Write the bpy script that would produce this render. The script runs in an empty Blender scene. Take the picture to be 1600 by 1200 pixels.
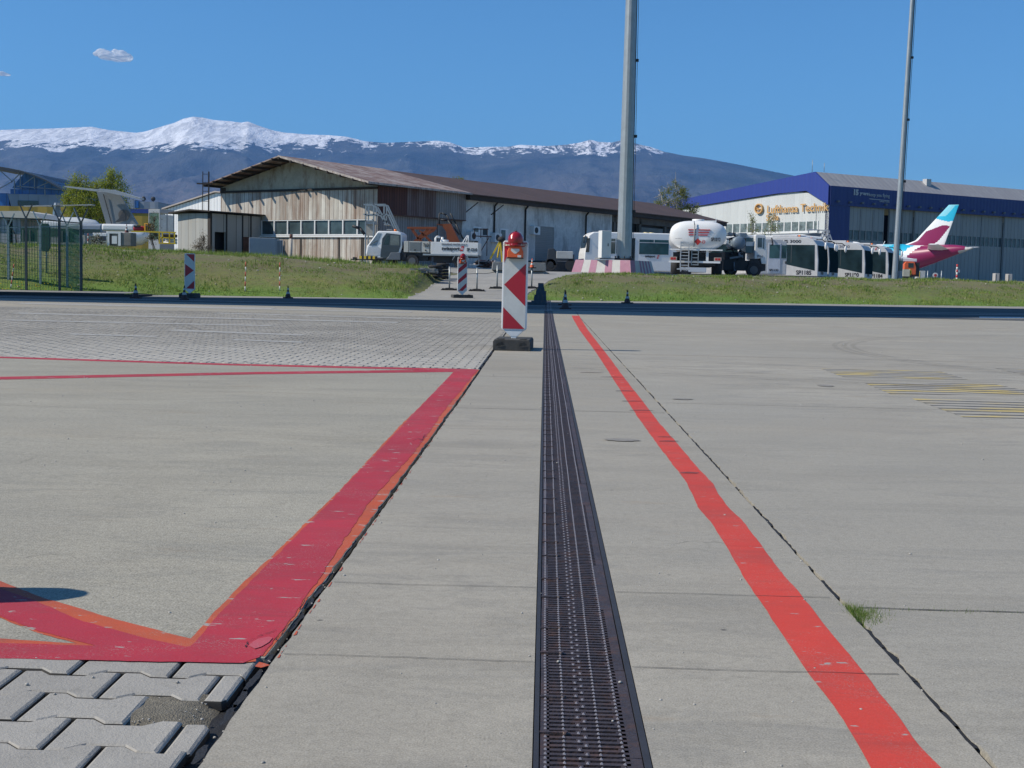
import bpy, math, random
from mathutils import Vector, Matrix, noise as mnoise
R = math.radians
rng = random.Random(7)
scene = bpy.context.scene
COL = scene.collection

# ------------------------------------------------------------------ camera, sky, sun, exposure
F_PX, CAM_H = 2050.0, 0.80
YAW, PITCH, ROLL = R(1.345), R(4.573), R(1.25)
_F = Vector((-math.sin(YAW)*math.cos(PITCH), math.cos(YAW)*math.cos(PITCH), -math.sin(PITCH)))
_R0 = Vector((math.cos(YAW), math.sin(YAW), 0)); _U0 = _R0.cross(_F)
_R = _R0*math.cos(ROLL)+_U0*math.sin(ROLL); _U = _U0*math.cos(ROLL)-_R0*math.sin(ROLL)
cam_d = bpy.data.cameras.new('camera'); cam = bpy.data.objects.new('camera', cam_d); COL.objects.link(cam)
cam.matrix_world = Matrix(((_R.x,_U.x,-_F.x,0),(_R.y,_U.y,-_F.y,0),(_R.z,_U.z,-_F.z,CAM_H),(0,0,0,1)))
cam_d.sensor_width = 36; cam_d.lens = 36*F_PX/1600; cam_d.clip_start = .05; cam_d.clip_end = 60000
scene.camera = cam
SUN_AZ, SUN_EL = R(12), R(42)          # shadows fall towards (cos az, sin az)
wd = bpy.data.worlds.new('World'); scene.world = wd; wd.use_nodes = True
nt = wd.node_tree; sky = nt.nodes.new('ShaderNodeTexSky'); sky.sky_type = 'NISHITA'; sky.sun_disc = False
sky.sun_elevation = SUN_EL; sky.sun_rotation = math.atan2(-math.cos(SUN_AZ), -math.sin(SUN_AZ)) % (2*math.pi)
sky.air_density = 1.0; sky.dust_density = 0.; sky.ozone_density = 10.0; sky.altitude = 550
bg = nt.nodes['Background']; bg.inputs[1].default_value = .118
tn = nt.nodes.new('ShaderNodeMix'); tn.data_type = 'RGBA'; tn.blend_type = 'MULTIPLY'; tn.inputs[0].default_value = 1; tn.inputs[7].default_value = (.72, 1, 1, 1)
nt.links.new(sky.outputs[0], tn.inputs[6]); nt.links.new(tn.outputs[2], bg.inputs[0])
sl = bpy.data.lights.new('sun', 'SUN'); sl.energy = 4.9; sl.angle = R(.53); sl.color = (1, .925, .80)
so = bpy.data.objects.new('sun', sl); COL.objects.link(so)
_sd = Vector((math.cos(SUN_AZ)*math.cos(SUN_EL), math.sin(SUN_AZ)*math.cos(SUN_EL), -math.sin(SUN_EL)))
so.rotation_euler = _sd.to_track_quat('-Z', 'Y').to_euler()
scene.view_settings.view_transform = 'Standard'; scene.view_settings.look = 'None'
scene.view_settings.exposure = 0.13; scene.view_settings.gamma = 1
scene.cycles.max_bounces = 6; scene.cycles.volume_bounces = 0; scene.cycles.use_denoising = True; scene.cycles.transparent_max_bounces = 24

# ------------------------------------------------------------------ image <-> world
def ray(px, py):
    v = _F + _R*((px-800)/F_PX) + _U*((600-py)/F_PX)
    return v/v.y
def at(px, py, Y):                       # world point seen at a pixel, at depth Y
    v = ray(px, py)*Y; return Vector((v.x, v.y, v.z+CAM_H))
def Xat(px, Y, z=1.5):                   # X of a pixel column at depth Y and height z
    k = (px-800)/F_PX; zz = z-CAM_H
    return (k*(_F.y*Y+_F.z*zz)-(_R.y*Y+_R.z*zz))/(_R.x-k*_F.x)
def lerp(a, b, t): return a+(b-a)*t
def interp(x, pts):
    if x <= pts[0][0]: return pts[0][1]
    for (a, b), (c, d) in zip(pts, pts[1:]):
        if x <= c: return b+(d-b)*(x-a)/(c-a)
    return pts[-1][1]
def sm(t): t = max(0., min(1., t)); return t*t*(3-2*t)

# ------------------------------------------------------------------ lie of the land
def gz(Y): return 0. if Y < 27 else (.0055*(Y-27)**2/4 if Y < 31 else .022+.0105*(Y-31))
FOOT = [(-60,22),(-16,36),(-10.7,38.8),(-4,40.6),(3.2,43.3),(18,48.3),(60,61)]
def foot(X): return interp(X, FOOT)
HP = [(-.42,1.58),(-.35,1.56),(-.32,1.5),(-.22,1.43),(-.17,1.30),(-.12,1.18),(-.08,1.08),(0,1.04),(.17,1.07),(.37,1.15),(.6,1.2)]
RL = [(40,-4.3),(46,-4.0),(52,-3.5),(54.5,-4.6),(57,-12),(60,-14)]
RR = [(40,-1.0),(42,-.75),(49,.25),(54,1.35),(57,3.5),(59,30),(61,200)]
RZ = [(40,.13),(42,.17),(50,.84),(57,1.13),(60,1.15)]
def ramp_w(X, Y):
    if Y < 40.5: return 0.
    d = min(X-interp(Y, RL), interp(Y, RR)-X)
    return sm((d+.55)/.7)
def tz(X, Y, bump=True):
    f = foot(X); d = Y-f
    base = gz(min(Y, 62))
    if d <= 0:
        z = base-.05
    else:
        H = interp(X/max(Y, 1), HP)
        if X < 0 and Y > 52: H += .013*(min(Y, 90)-52)*sm(-X/Y/.06)
        t = min(1., d/(8.5 if X < 2 else 8.))
        s = 1-(1-t)**1.7
        z = lerp(base-.05, H, s)
        if bump:
            k = min(1, d/1.5)*(.35 if Y > 58 else 1)
            z += k*(.10*mnoise.noise(Vector((X*.55, Y*.55, 3)))+.045*mnoise.noise(Vector((X*2.1, Y*2.1, 9))))
        if Y > 150: z = lerp(z, 1.15, sm((Y-150)/60))
    w = ramp_w(X, Y)
    if w > 0:
        zr = interp(Y, RZ)
        if X < 0 and Y > 54: zr = max(zr, lerp(1.15, interp(X/Y, HP)+.012*(min(Y, 90)-52)*sm(-X/Y/.06), sm((Y-54)/8)))
        z = lerp(z, zr, w)
    return z
def hit(px, py):                          # where a pixel's ray meets the ground
    Y = 1.2; v = ray(px, py)
    while Y < 400:
        p = v*Y; X, z = p.x, p.z+CAM_H
        g = gz(Y) if Y < foot(X) else tz(X, Y, False)
        if z <= g: return Vector((X, Y, g))
        Y *= 1.0015
    return Vector((v.x*400, 400, 1.2))
def G(px, py):                            # same on the flat apron
    v = ray(px, py); Y = CAM_H/-v.z
    for _ in range(6): Y = (CAM_H-gz(Y))/-v.z if v.z < 0 else 200
    return (v.x*Y, Y)

# ------------------------------------------------------------------ materials (all procedural)
def _n(nt, t, **k):
    n = nt.nodes.new('ShaderNode'+t)
    for a, b in k.items(): setattr(n, a, b)
    return n
def base_mat(name):
    m = bpy.data.materials.new(name); m.use_nodes = True
    return m, m.node_tree, m.node_tree.nodes['Principled BSDF']
def coords(nt, scale=(1,1,1), kind='Object'):
    tc = _n(nt, 'TexCoord'); mp = _n(nt, 'Mapping'); mp.inputs['Scale'].default_value = scale
    nt.links.new(tc.outputs[kind], mp.inputs[0]); return mp.outputs[0]
def nz(nt, vec, scale, detail=4, rough=.6, dist=0):
    n = _n(nt, 'TexNoise'); n.inputs['Scale'].default_value = scale; n.inputs['Detail'].default_value = detail
    n.inputs['Roughness'].default_value = rough; n.inputs['Distortion'].default_value = dist
    nt.links.new(vec, n.inputs['Vector']); return n.outputs[0]
def ramp(nt, fac, a, b, lo=0., hi=1.):
    n = _n(nt, 'MapRange'); n.inputs[1].default_value = a; n.inputs[2].default_value = b
    n.inputs[3].default_value = lo; n.inputs[4].default_value = hi
    nt.links.new(fac, n.inputs[0]); return n.outputs[0]
def mixc(nt, fac, a, b, mode='MIX'):
    n = _n(nt, 'Mix', data_type='RGBA', blend_type=mode)
    for i, v in ((0, fac), (6, a), (7, b)):
        if isinstance(v, bpy.types.NodeSocket): nt.links.new(v, n.inputs[i])
        else: n.inputs[i].default_value = v if i == 0 else (*v[:3], 1)
    return n.outputs[2]
def math_(nt, op, a, b=0., c=0.):
    n = _n(nt, 'Math', operation=op)
    for i, v in enumerate((a, b, c)):
        if isinstance(v, bpy.types.NodeSocket): nt.links.new(v, n.inputs[i])
        else: n.inputs[i].default_value = v
    return n.outputs[0]
def bumpn(nt, h, bsdf, strength, dist=.01):
    n = _n(nt, 'Bump'); n.inputs['Strength'].default_value = strength; n.inputs['Distance'].default_value = dist
    nt.links.new(h, n.inputs['Height']); nt.links.new(n.outputs[0], bsdf.inputs['Normal'])
MC = {}
def M(name, rgb, rough=.6, metal=0., var=.18, sc=2.5, dirt=None, dirtk=.5, bump=0., emit=0., world=False):
    if name in MC: return MC[name]
    m, nt, b = base_mat(name); v = _n(nt, 'NewGeometry').outputs['Position'] if world else coords(nt)
    f = nz(nt, v, sc, 5); g = nz(nt, v, sc*9, 3)
    k = math_(nt, 'ADD', ramp(nt, f, .25, .75, 1-var, 1+var*.5), ramp(nt, g, .3, .7, -var*.3, var*.3))
    c = mixc(nt, 1., rgb, (1,1,1), 'MULTIPLY')
    n = _n(nt, 'VectorMath', operation='SCALE'); nt.links.new(c, n.inputs[0]); nt.links.new(k, n.inputs['Scale'])
    c = n.outputs[0]
    if dirt:
        vd = v if world else coords(nt, (1,1,.35)); d = nz(nt, vd, sc*1.7, 6, .7)
        c = mixc(nt, ramp(nt, d, .5, .72, 0, dirtk), c, dirt)
    nt.links.new(c, b.inputs['Base Color'])
    b.inputs['Roughness'].default_value = rough; b.inputs['Metallic'].default_value = metal
    if bump: bumpn(nt, g, b, bump)
    if emit: b.inputs['Emission Color'].default_value = (*rgb, 1); b.inputs['Emission Strength'].default_value = emit
    MC[name] = m; return m
def glass(name='dark glass', rgb=(.012,.02,.024), rough=.08, spec=.5):
    if name in MC: return MC[name]
    m, nt, b = base_mat(name); v = coords(nt)
    c = mixc(nt, ramp(nt, nz(nt, v, .9, 2), .35, .65), rgb, tuple(x*2.2 for x in rgb))
    nt.links.new(c, b.inputs['Base Color']); b.inputs['Roughness'].default_value = rough; b.inputs['IOR'].default_value = 1.5
    b.inputs['Specular IOR Level'].default_value = spec
    MC[name] = m; return m
def clad(name, axis, pitch, line, cols, rust=None, rustk=.6, linec=(.03,.03,.03), rough=.65, zfreq=.12, lo=.48, hi=.7):
    """sheet cladding: upright joints every pitch along a local axis, panel-to-panel tone, runs of rust"""
    if name in MC: return MC[name]
    m, nt, b = base_mat(name)
    tc = _n(nt, 'TexCoord'); sp = _n(nt, 'SeparateXYZ'); nt.links.new(tc.outputs['Object'], sp.inputs[0])
    u = math_(nt, 'DIVIDE', sp.outputs[axis], pitch); fr = math_(nt, 'FRACT', u); fl = math_(nt, 'FLOOR', u)
    w = _n(nt, 'TexWhiteNoise', noise_dimensions='1D'); nt.links.new(fl, w.inputs['W'])
    c = mixc(nt, w.outputs[0], cols[0], cols[1])
    vz = coords(nt, (1,1,zfreq) if axis != 'Z' else (.12,.12,1))
    if rust:
        r1 = nz(nt, vz, 1.6, 6, .72); c = mixc(nt, ramp(nt, r1, lo, hi, 0, rustk), c, rust)
        v2 = coords(nt, (1,1,1)); r2 = nz(nt, v2, .55, 5, .65); c = mixc(nt, ramp(nt, r2, .5, .75, 0, rustk*.8), c, rust)
    ln = math_(nt, 'LESS_THAN', fr, line)
    c = mixc(nt, ln, c, linec)
    nt.links.new(c, b.inputs['Base Color']); b.inputs['Roughness'].default_value = rough
    bumpn(nt, math_(nt, 'PINGPONG', u, .5), b, .5, pitch*.12)
    MC[name] = m; return m

def concrete(name, col, speck=.5, spsc=260, stain=.5, tint=(.95,.97,1.0)):
    m, nt, b = base_mat(name); v = coords(nt)
    big = nz(nt, v, .45, 6, .6, .4); med = nz(nt, v, 3.5, 6, .65); fine = nz(nt, v, spsc, 2, .8); mid = nz(nt, v, 45, 4, .7)
    c = mixc(nt, ramp(nt, big, .3, .7), tuple(x*.82 for x in col), tuple(x*1.1 for x in col))
    c = mixc(nt, ramp(nt, med, .35, .7, 0, .35), c, tuple(x*y*.78 for x, y in zip(col, tint)))
    vs = coords(nt, (.35, 1.9, 1)); st = nz(nt, vs, 1.3, 7, .7, .6)
    c = mixc(nt, ramp(nt, st, .52, .66, 0, min(1, stain*1.4)), c, tuple(x*.66 for x in col))
    v6 = coords(nt, (.55, 1.5, 1)); s6 = nz(nt, v6, 2.4, 9, .72, .9)
    c = mixc(nt, ramp(nt, s6, .50, .62, 0, min(1, stain*1.3)), c, (col[0]*.66, col[1]*.68, col[2]*.72))
    v7 = coords(nt, (.8, 1.3, 1)); s7 = nz(nt, v7, 9, 8, .75, .5); c = mixc(nt, ramp(nt, s7, .52, .64, 0, stain*.9), c, tuple(x*.70 for x in col))
    s8 = nz(nt, v, .18, 3, .5); c = mixc(nt, ramp(nt, s8, .42, .58, 0, .6), c, (col[0]*.84, col[1]*.87, col[2]*.91)); s9 = nz(nt, coords(nt, (.5,1,1)), .75, 5, .6, 1.2); c = mixc(nt, ramp(nt, s9, .52, .62, 0, .5), c, (col[0]*.80, col[1]*.81, col[2]*.83))
    vt = coords(nt, (.22, 1.2, 1)); st2 = nz(nt, vt, .9, 4, .6, .3)
    c = mixc(nt, ramp(nt, st2, .55, .75, 0, .25), c, (col[0]*1.1, col[1]*1.0, col[2]*.9))
    k = math_(nt, 'ADD', ramp(nt, fine, .3, .7, 1-speck*.45, 1+speck*.3), ramp(nt, mid, .3, .7, -speck*.14, speck*.12))
    n = _n(nt, 'VectorMath', operation='SCALE'); nt.links.new(c, n.inputs[0]); nt.links.new(k, n.inputs['Scale'])
    c = n.outputs[0]
    sp = _n(nt, 'SeparateXYZ'); nt.links.new(v, sp.inputs[0]); wn = _n(nt, 'TexWhiteNoise', noise_dimensions='2D'); cx_ = _n(nt, 'CombineXYZ')
    nt.links.new(math_(nt, 'FLOOR', math_(nt, 'DIVIDE', math_(nt, 'ADD', sp.outputs[1], 1.33), 4.69)), cx_.inputs[0]); nt.links.new(math_(nt, 'FLOOR', math_(nt, 'DIVIDE', math_(nt, 'SUBTRACT', sp.outputs[0], .77), 5.)), cx_.inputs[1]); nt.links.new(cx_.outputs[0], wn.inputs[0])
    c = mixc(nt, ramp(nt, wn.outputs[0], 0, 1, 0, .22), c, tuple(x*.68 for x in col))
    vk = _n(nt, 'TexVoronoi', feature='DISTANCE_TO_EDGE'); dv = _n(nt, 'VectorMath', operation='ADD'); nzc = _n(nt, 'TexNoise'); nzc.inputs['Scale'].default_value = 2.2; nzc.inputs['Detail'].default_value = 6; nt.links.new(v, nzc.inputs['Vector'])
    sv = _n(nt, 'VectorMath', operation='SCALE'); sv.inputs['Scale'].default_value = .55; nt.links.new(nzc.outputs['Color'], sv.inputs[0]); nt.links.new(v, dv.inputs[0]); nt.links.new(sv.outputs[0], dv.inputs[1]); nt.links.new(dv.outputs[0], vk.inputs['Vector']); vk.inputs['Scale'].default_value = .42
    ck = math_(nt, 'MULTIPLY', ramp(nt, vk.outputs['Distance'], .0006, .0016, .35, 0), ramp(nt, nz(nt, v, .7, 3), .56, .62)); c = mixc(nt, ck, c, (.07,.065,.06))
    ru = nz(nt, coords(nt, (1,3,1)), 1.1, 6, .7); c = mixc(nt, ramp(nt, ru, .62, .74, 0, .35), c, (.30,.22,.14))
    vo = _n(nt, 'TexVoronoi'); vo.inputs['Scale'].default_value = 3.1; nt.links.new(v, vo.inputs['Vector'])
    pit = ramp(nt, vo.outputs['Distance'], .012, .03, .75, 0); c = mixc(nt, pit, c, (.06,.06,.06))
    nt.links.new(c, b.inputs['Base Color']); b.inputs['Roughness'].default_value = .9; b.inputs['Specular IOR Level'].default_value = .2
    h = math_(nt, 'ADD', math_(nt, 'MULTIPLY', fine, .4), mid); bumpn(nt, h, b, .35, .004)
    return m
MAT_LEFT = concrete('washed concrete', (.405,.380,.312), 1.25, 190, .45)
MAT_MID = concrete('smooth concrete', (.388,.360,.302), .8, 260, .5)
MAT_RIGHT = concrete('apron concrete', (.395,.370,.314), .85, 220, .6)
def asphalt():
    m, nt, b = base_mat('road surface'); v = coords(nt)
    f = nz(nt, v, 120, 3, .8); g = nz(nt, v, .5, 5)
    sp = _n(nt, 'SeparateXYZ'); nt.links.new(v, sp.inputs[0])
    cc = math_(nt, 'SUBTRACT', sp.outputs[1], math_(nt, 'MULTIPLY', sp.outputs[0], .3))
    c = mixc(nt, ramp(nt, g, .3, .7), (.055,.06,.065), (.085,.088,.09))
    c = mixc(nt, ramp(nt, f, .3, .7, 0, .4), c, (.06,.06,.06))
    c = mixc(nt, ramp(nt, cc, 40.2, 40.6, 0, 1), c, (.27,.26,.24))
    nt.links.new(c, b.inputs['Base Color']); b.inputs['Roughness'].default_value = .9; bumpn(nt, f, b, .3, .004); return m
MAT_ROAD = asphalt()
def paint(name, col, col2=None, wear=.12, edge=None, sc=9, gloss=.55, wearc=(.33,.32,.3)):
    m, nt, b = base_mat(name); v = coords(nt)
    big = nz(nt, v, 1.1, 5); fine = nz(nt, v, 160, 3, .75); med = nz(nt, v, sc, 7, .72, .3)
    c = mixc(nt, ramp(nt, big, .35, .68), col, col2 or tuple(x*.85 for x in col))
    c = mixc(nt, ramp(nt, med, .45, .68, 0, .4), c, (col[0]*.72, col[1]*1.0+.01, col[2]*1.0+.01))
    vq = coords(nt, (.35, 2.2, 1)); sq = nz(nt, vq, 5, 8, .75, .6); c = mixc(nt, ramp(nt, sq, .55, .72, 0, .55), c, (.16,.075,.075))
    vc = coords(nt, (1,1,1)); sc_2 = nz(nt, vc, 60, 6, .8, 1.); c = mixc(nt, ramp(nt, sc_2, .66, .70, 0, .5), c, tuple(min(.8, x*1.3+.1) for x in col))
    c = mixc(nt, ramp(nt, fine, .35, .7, 0, .22), c, tuple(x*.55 for x in col))
    vs = coords(nt, (.5, 6, 1)); st = nz(nt, vs, 1.6, 5, .7, .5); c = mixc(nt, ramp(nt, st, .58, .74, 0, .5), c, tuple(x*.45+.02 for x in col))
    vw = coords(nt, (.6, 1.6, 1)); w = nz(nt, vw, 14, 4, .6); c = mixc(nt, ramp(nt, w, .74-wear, .76-wear, 0, 1), c, wearc)
    gr = nz(nt, v, 230, 3, .8); gm = nz(nt, v, 3.2, 6, .7, .4); g2 = math_(nt, 'MULTIPLY', ramp(nt, gr, .56, .64), ramp(nt, gm, .46, .62, .08, .75)); c = mixc(nt, g2, c, wearc)
    vm = coords(nt, (.7,1.8,1)); dm = nz(nt, vm, 1.7, 7, .7, .5); c = mixc(nt, ramp(nt, dm, .5, .66, 0, .45), c, tuple(x*.45+.035 for x in col))
    nt.links.new(c, b.inputs['Base Color']); b.inputs['Roughness'].default_value = .72; b.inputs['Specular IOR Level'].default_value = .25; bumpn(nt, math_(nt, 'ADD', fine, med), b, .3, .003)
    return m
PAINT_PINK = paint('crimson floor paint', (.47,.040,.062), (.36,.032,.05), .095)
PAINT_ORANGE = paint('orange red floor paint', (.55,.105,.045), (.44,.08,.04), .13)
PAINT_RED = paint('red line paint', (.62,.064,.044), (.53,.056,.042), .085)
PAINT_WHITE = paint('white line paint', (.6,.6,.58), (.5,.5,.48), .2)
STEEL = M('galvanised steel', (.36,.39,.4), .45, .5, .15, 3)
BLACK = M('black rubber', (.025,.025,.027), .8, 0, .3, 6)
DARK = M('dark metal', (.03,.032,.036), .6, .2, .3, 4)
WHITE = M('white paint', (.72,.72,.7), .35, 0, .06, 1.5, (.45,.42,.36), .25)
SHINY = M('clean white paint', (.78,.78,.77), .3, 0, .04, 1)
TYRE = M('tyre rubber', (.03,.03,.032), .85, 0, .2, 8)
RED = M('retroreflective red', (.42,.015,.03), .4, 0, .1, 4)
RETRO = M('retroreflective white', (.62,.62,.58), .42, 0, .1, 4, (.4,.38,.32), .3)
ORANGE = M('orange plastic', (.75,.12,.03), .45, 0, .12, 6)
YELLOW = M('yellow paint', (.72,.5,.03), .45, 0, .15, 3)
LETTER = M('black lettering', (.02,.02,.025), .5, 0, .1, 3)
GLASS = glass()
AMBER = M('amber lamp', (.85,.2,.02), .3, 0, .05, 3)

# ------------------------------------------------------------------ mesh helpers
class MB:
    def __init__(s): s.v = []; s.f = []; s.m = []; s.s = []; s.T = None
    def _a(s, vs, fs, mi=0, smooth=False):
        b = len(s.v)
        s.v += [tuple(s.T @ Vector(p)) if s.T else tuple(p) for p in vs]
        s.f += [tuple(b+i for i in f) for f in fs]; s.m += [mi]*len(fs); s.s += [smooth]*len(fs); return s
    def box(s, x0, x1, y0, y1, z0, z1, mi=0):
        return s._a([(x0,y0,z0),(x1,y0,z0),(x1,y1,z0),(x0,y1,z0),(x0,y0,z1),(x1,y0,z1),(x1,y1,z1),(x0,y1,z1)],
                    [(0,3,2,1),(4,5,6,7),(0,1,5,4),(1,2,6,5),(2,3,7,6),(3,0,4,7)], mi)
    def bar(s, p, q, w, d=None, mi=0):      # square bar between two points
        p, q = Vector(p), Vector(q); a = (q-p).normalized(); u = a.cross(Vector((0,0,1)))
        if u.length < .01: u = Vector((1,0,0))
        u.normalize(); w2 = a.cross(u); d = d or w; r = []
        for c in (p, q):
            for i, j in ((-1,-1),(1,-1),(1,1),(-1,1)): r.append(c+u*(i*w/2)+w2*(j*d/2))
        return s._a(r, [(0,1,2,3),(7,6,5,4),(0,4,5,1),(1,5,6,2),(2,6,7,3),(3,7,4,0)], mi)
    def cyl(s, p, q, r0, r1=None, n=12, mi=0, caps=True, smooth=True):
        p, q = Vector(p), Vector(q); r1 = r0 if r1 is None else r1; a = (q-p).normalized()
        u = a.cross(Vector((0,0,1)));  u = Vector((1,0,0)) if u.length < .01 else u.normalized(); w = a.cross(u); vs = []
        for c, r in ((p, r0), (q, r1)):
            vs += [c+(u*math.cos(2*math.pi*i/n)+w*math.sin(2*math.pi*i/n))*r for i in range(n)]
        s._a(vs, [(i, (i+1) % n, n+(i+1) % n, n+i) for i in range(n)], mi, smooth)
        if caps: b = len(s.v)-2*n; s.f += [tuple(b+i for i in reversed(range(n))), tuple(b+n+i for i in range(n))]; s.m += [mi]*2; s.s += [False]*2
        return s
    def tube(s, pts, r, n=8, mi=0):
        for a, b in zip(pts, pts[1:]): s.cyl(a, b, r, r, n, mi)
        for a in pts[1:-1]: s.ball(a, r, 6, 4, mi)
        return s
    def ball(s, c, r, n=16, k=10, mi=0, sc=(1,1,1), z0=-1.):
        c = Vector(c); vs = []; fs = []
        for j in range(k+1):
            t = math.asin(max(-1, min(1, z0)))*(1-j/k)+(math.pi/2)*(j/k)
            for i in range(n):
                a = 2*math.pi*i/n; vs.append((c.x+r*math.cos(t)*math.cos(a)*sc[0], c.y+r*math.cos(t)*math.sin(a)*sc[1], c.z+r*math.sin(t)*sc[2]))
        for j in range(k):
            for i in range(n): fs.append((j*n+i, j*n+(i+1) % n, (j+1)*n+(i+1) % n, (j+1)*n+i))
        return s._a(vs, fs, mi, True)
    def prism(s, pts, lo, hi, ax='y', mi=0, smooth=False):   # polygon (u,v) extruded along ax
        f = {'y': lambda u, v, w: (u, w, v), 'x': lambda u, v, w: (w, u, v), 'z': lambda u, v, w: (u, v, w)}[ax]
        n = len(pts); ar = sum(pts[i][0]*pts[(i+1) % n][1]-pts[(i+1) % n][0]*pts[i][1] for i in range(n))
        if ar < 0: pts = pts[::-1]
        vs = [f(u, v, lo) for u, v in pts]+[f(u, v, hi) for u, v in pts]
        a = tuple(range(n)); b = tuple(range(n, 2*n)); sd = [(i, (i+1) % n, n+(i+1) % n, n+i) for i in range(n)]
        if ax == 'y': fs = [a, b[::-1]]+[q[::-1] for q in sd]
        else: fs = [a[::-1], b]+sd
        b0 = len(s.f); s._a(vs, fs, mi)
        if smooth:
            for i in range(b0+2, len(s.f)): s.s[i] = True
        return s
    def lathe(s, prof, n=20, c=(0,0,0), mi=0):
        vs = [(c[0]+r*math.cos(2*math.pi*i/n), c[1]+r*math.sin(2*math.pi*i/n), c[2]+z) for r, z in prof for i in range(n)]
        k = len(prof); fs = [(j*n+i, j*n+(i+1) % n, (j+1)*n+(i+1) % n, (j+1)*n+i) for j in range(k-1) for i in range(n)]
        return s._a(vs, fs, mi, True)
    def quad(s, a, b, c, d, mi=0): return s._a([a, b, c, d], [(0,1,2,3)], mi)
    def loft(s, rings, mi=0, smooth=True, caps=True):
        n = len(rings[0]); vs = [p for r in rings for p in r]
        s._a(vs, [(j*n+i, j*n+(i+1) % n, (j+1)*n+(i+1) % n, (j+1)*n+i) for j in range(len(rings)-1) for i in range(n)], mi, smooth)
        if caps:
            b = len(s.v)-len(vs); s.f += [tuple(b+i for i in reversed(range(n))), tuple(b+len(vs)-n+i for i in range(n))]; s.m += [mi]*2; s.s += [False]*2
        return s
    def build(s, name, mats, parent=None, bevel=0., seg=2):
        me = bpy.data.meshes.new(name); me.from_pydata(s.v, [], s.f)
        for m in (mats if isinstance(mats, (list, tuple)) else [mats]): me.materials.append(m)
        me.polygons.foreach_set('material_index', s.m); me.polygons.foreach_set('use_smooth', s.s); me.update()
        o = bpy.data.objects.new(name, me); COL.objects.link(o)
        if parent: o.parent = parent
        if bevel:
            b = o.modifiers.new('bevel', 'BEVEL'); b.width = bevel; b.segments = seg; b.limit_method = 'ANGLE'; b.angle_limit = R(35)
        return o
def tag(o, label, cat, group=None, kind=None):
    if label: o['label'] = label
    if cat: o['category'] = cat
    if group: o['group'] = group
    if kind: o['kind'] = kind
    return o
def thing(name, label, cat, loc=(0,0,0), rz=0., group=None):
    o = bpy.data.objects.new(name, None); COL.objects.link(o); o.empty_display_size = .2
    o.location = loc; o.rotation_euler = (0, 0, rz); return tag(o, label, cat, group)
def struct(o): o['kind'] = 'structure'; return o
def kids(o): return [c for c in bpy.data.objects if c.parent == o]
def dup(o, loc, rz=None, label=None, scale=None, parent=None):
    c = o.copy(); COL.objects.link(c)
    if parent: c.parent = parent
    else:
        c.location = loc
        if rz is not None: c.rotation_euler = (0, 0, rz)
        if scale: c.scale = (scale,)*3
        if label: c['label'] = label
    for ch in kids(o): dup(ch, None, parent=c)
    return c
def text(s, w, h, mat, parent, loc, rz=0., ext=.01, name='lettering', align='CENTER', bold=0., rx=R(90), label=None):
    cu = bpy.data.curves.new(name, 'FONT'); cu.body = s; cu.size = 1; cu.extrude = ext; cu.align_x = align; cu.offset = bold
    t = bpy.data.objects.new(name, cu); COL.objects.link(t)
    dg = bpy.context.evaluated_depsgraph_get(); dg.update()
    me = bpy.data.meshes.new_from_object(t.evaluated_get(dg)); COL.objects.unlink(t); bpy.data.objects.remove(t)
    xs = [v.co.x for v in me.vertices]; ys = [v.co.y for v in me.vertices]
    kx = w/(max(xs)-min(xs)); ky = h/(max(ys)-min(ys)); cx = (max(xs)+min(xs))/2 if align == 'CENTER' else min(xs); y0 = min(ys)
    for v in me.vertices: v.co.x = (v.co.x-cx)*kx; v.co.y = (v.co.y-y0)*ky
    me.materials.clear(); me.materials.append(mat); me.name = name
    o = bpy.data.objects.new(name, me); COL.objects.link(o)
    if parent: o.parent = parent
    o.location = loc; o.rotation_euler = (rx, 0, rz)
    if label: o['label'] = label
    return o
def wheel(mb, c, r, w, ax='y', n=20):       # tyre (0) with rim (1)
    c = Vector(c); d = Vector((0,1,0)) if ax == 'y' else Vector((1,0,0))
    mb.cyl(c-d*w/2, c+d*w/2, r, r, n, 0); mb.cyl(c-d*(w/2+.01), c+d*(w/2+.01), r*.55, r*.55, n, 1)
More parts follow.
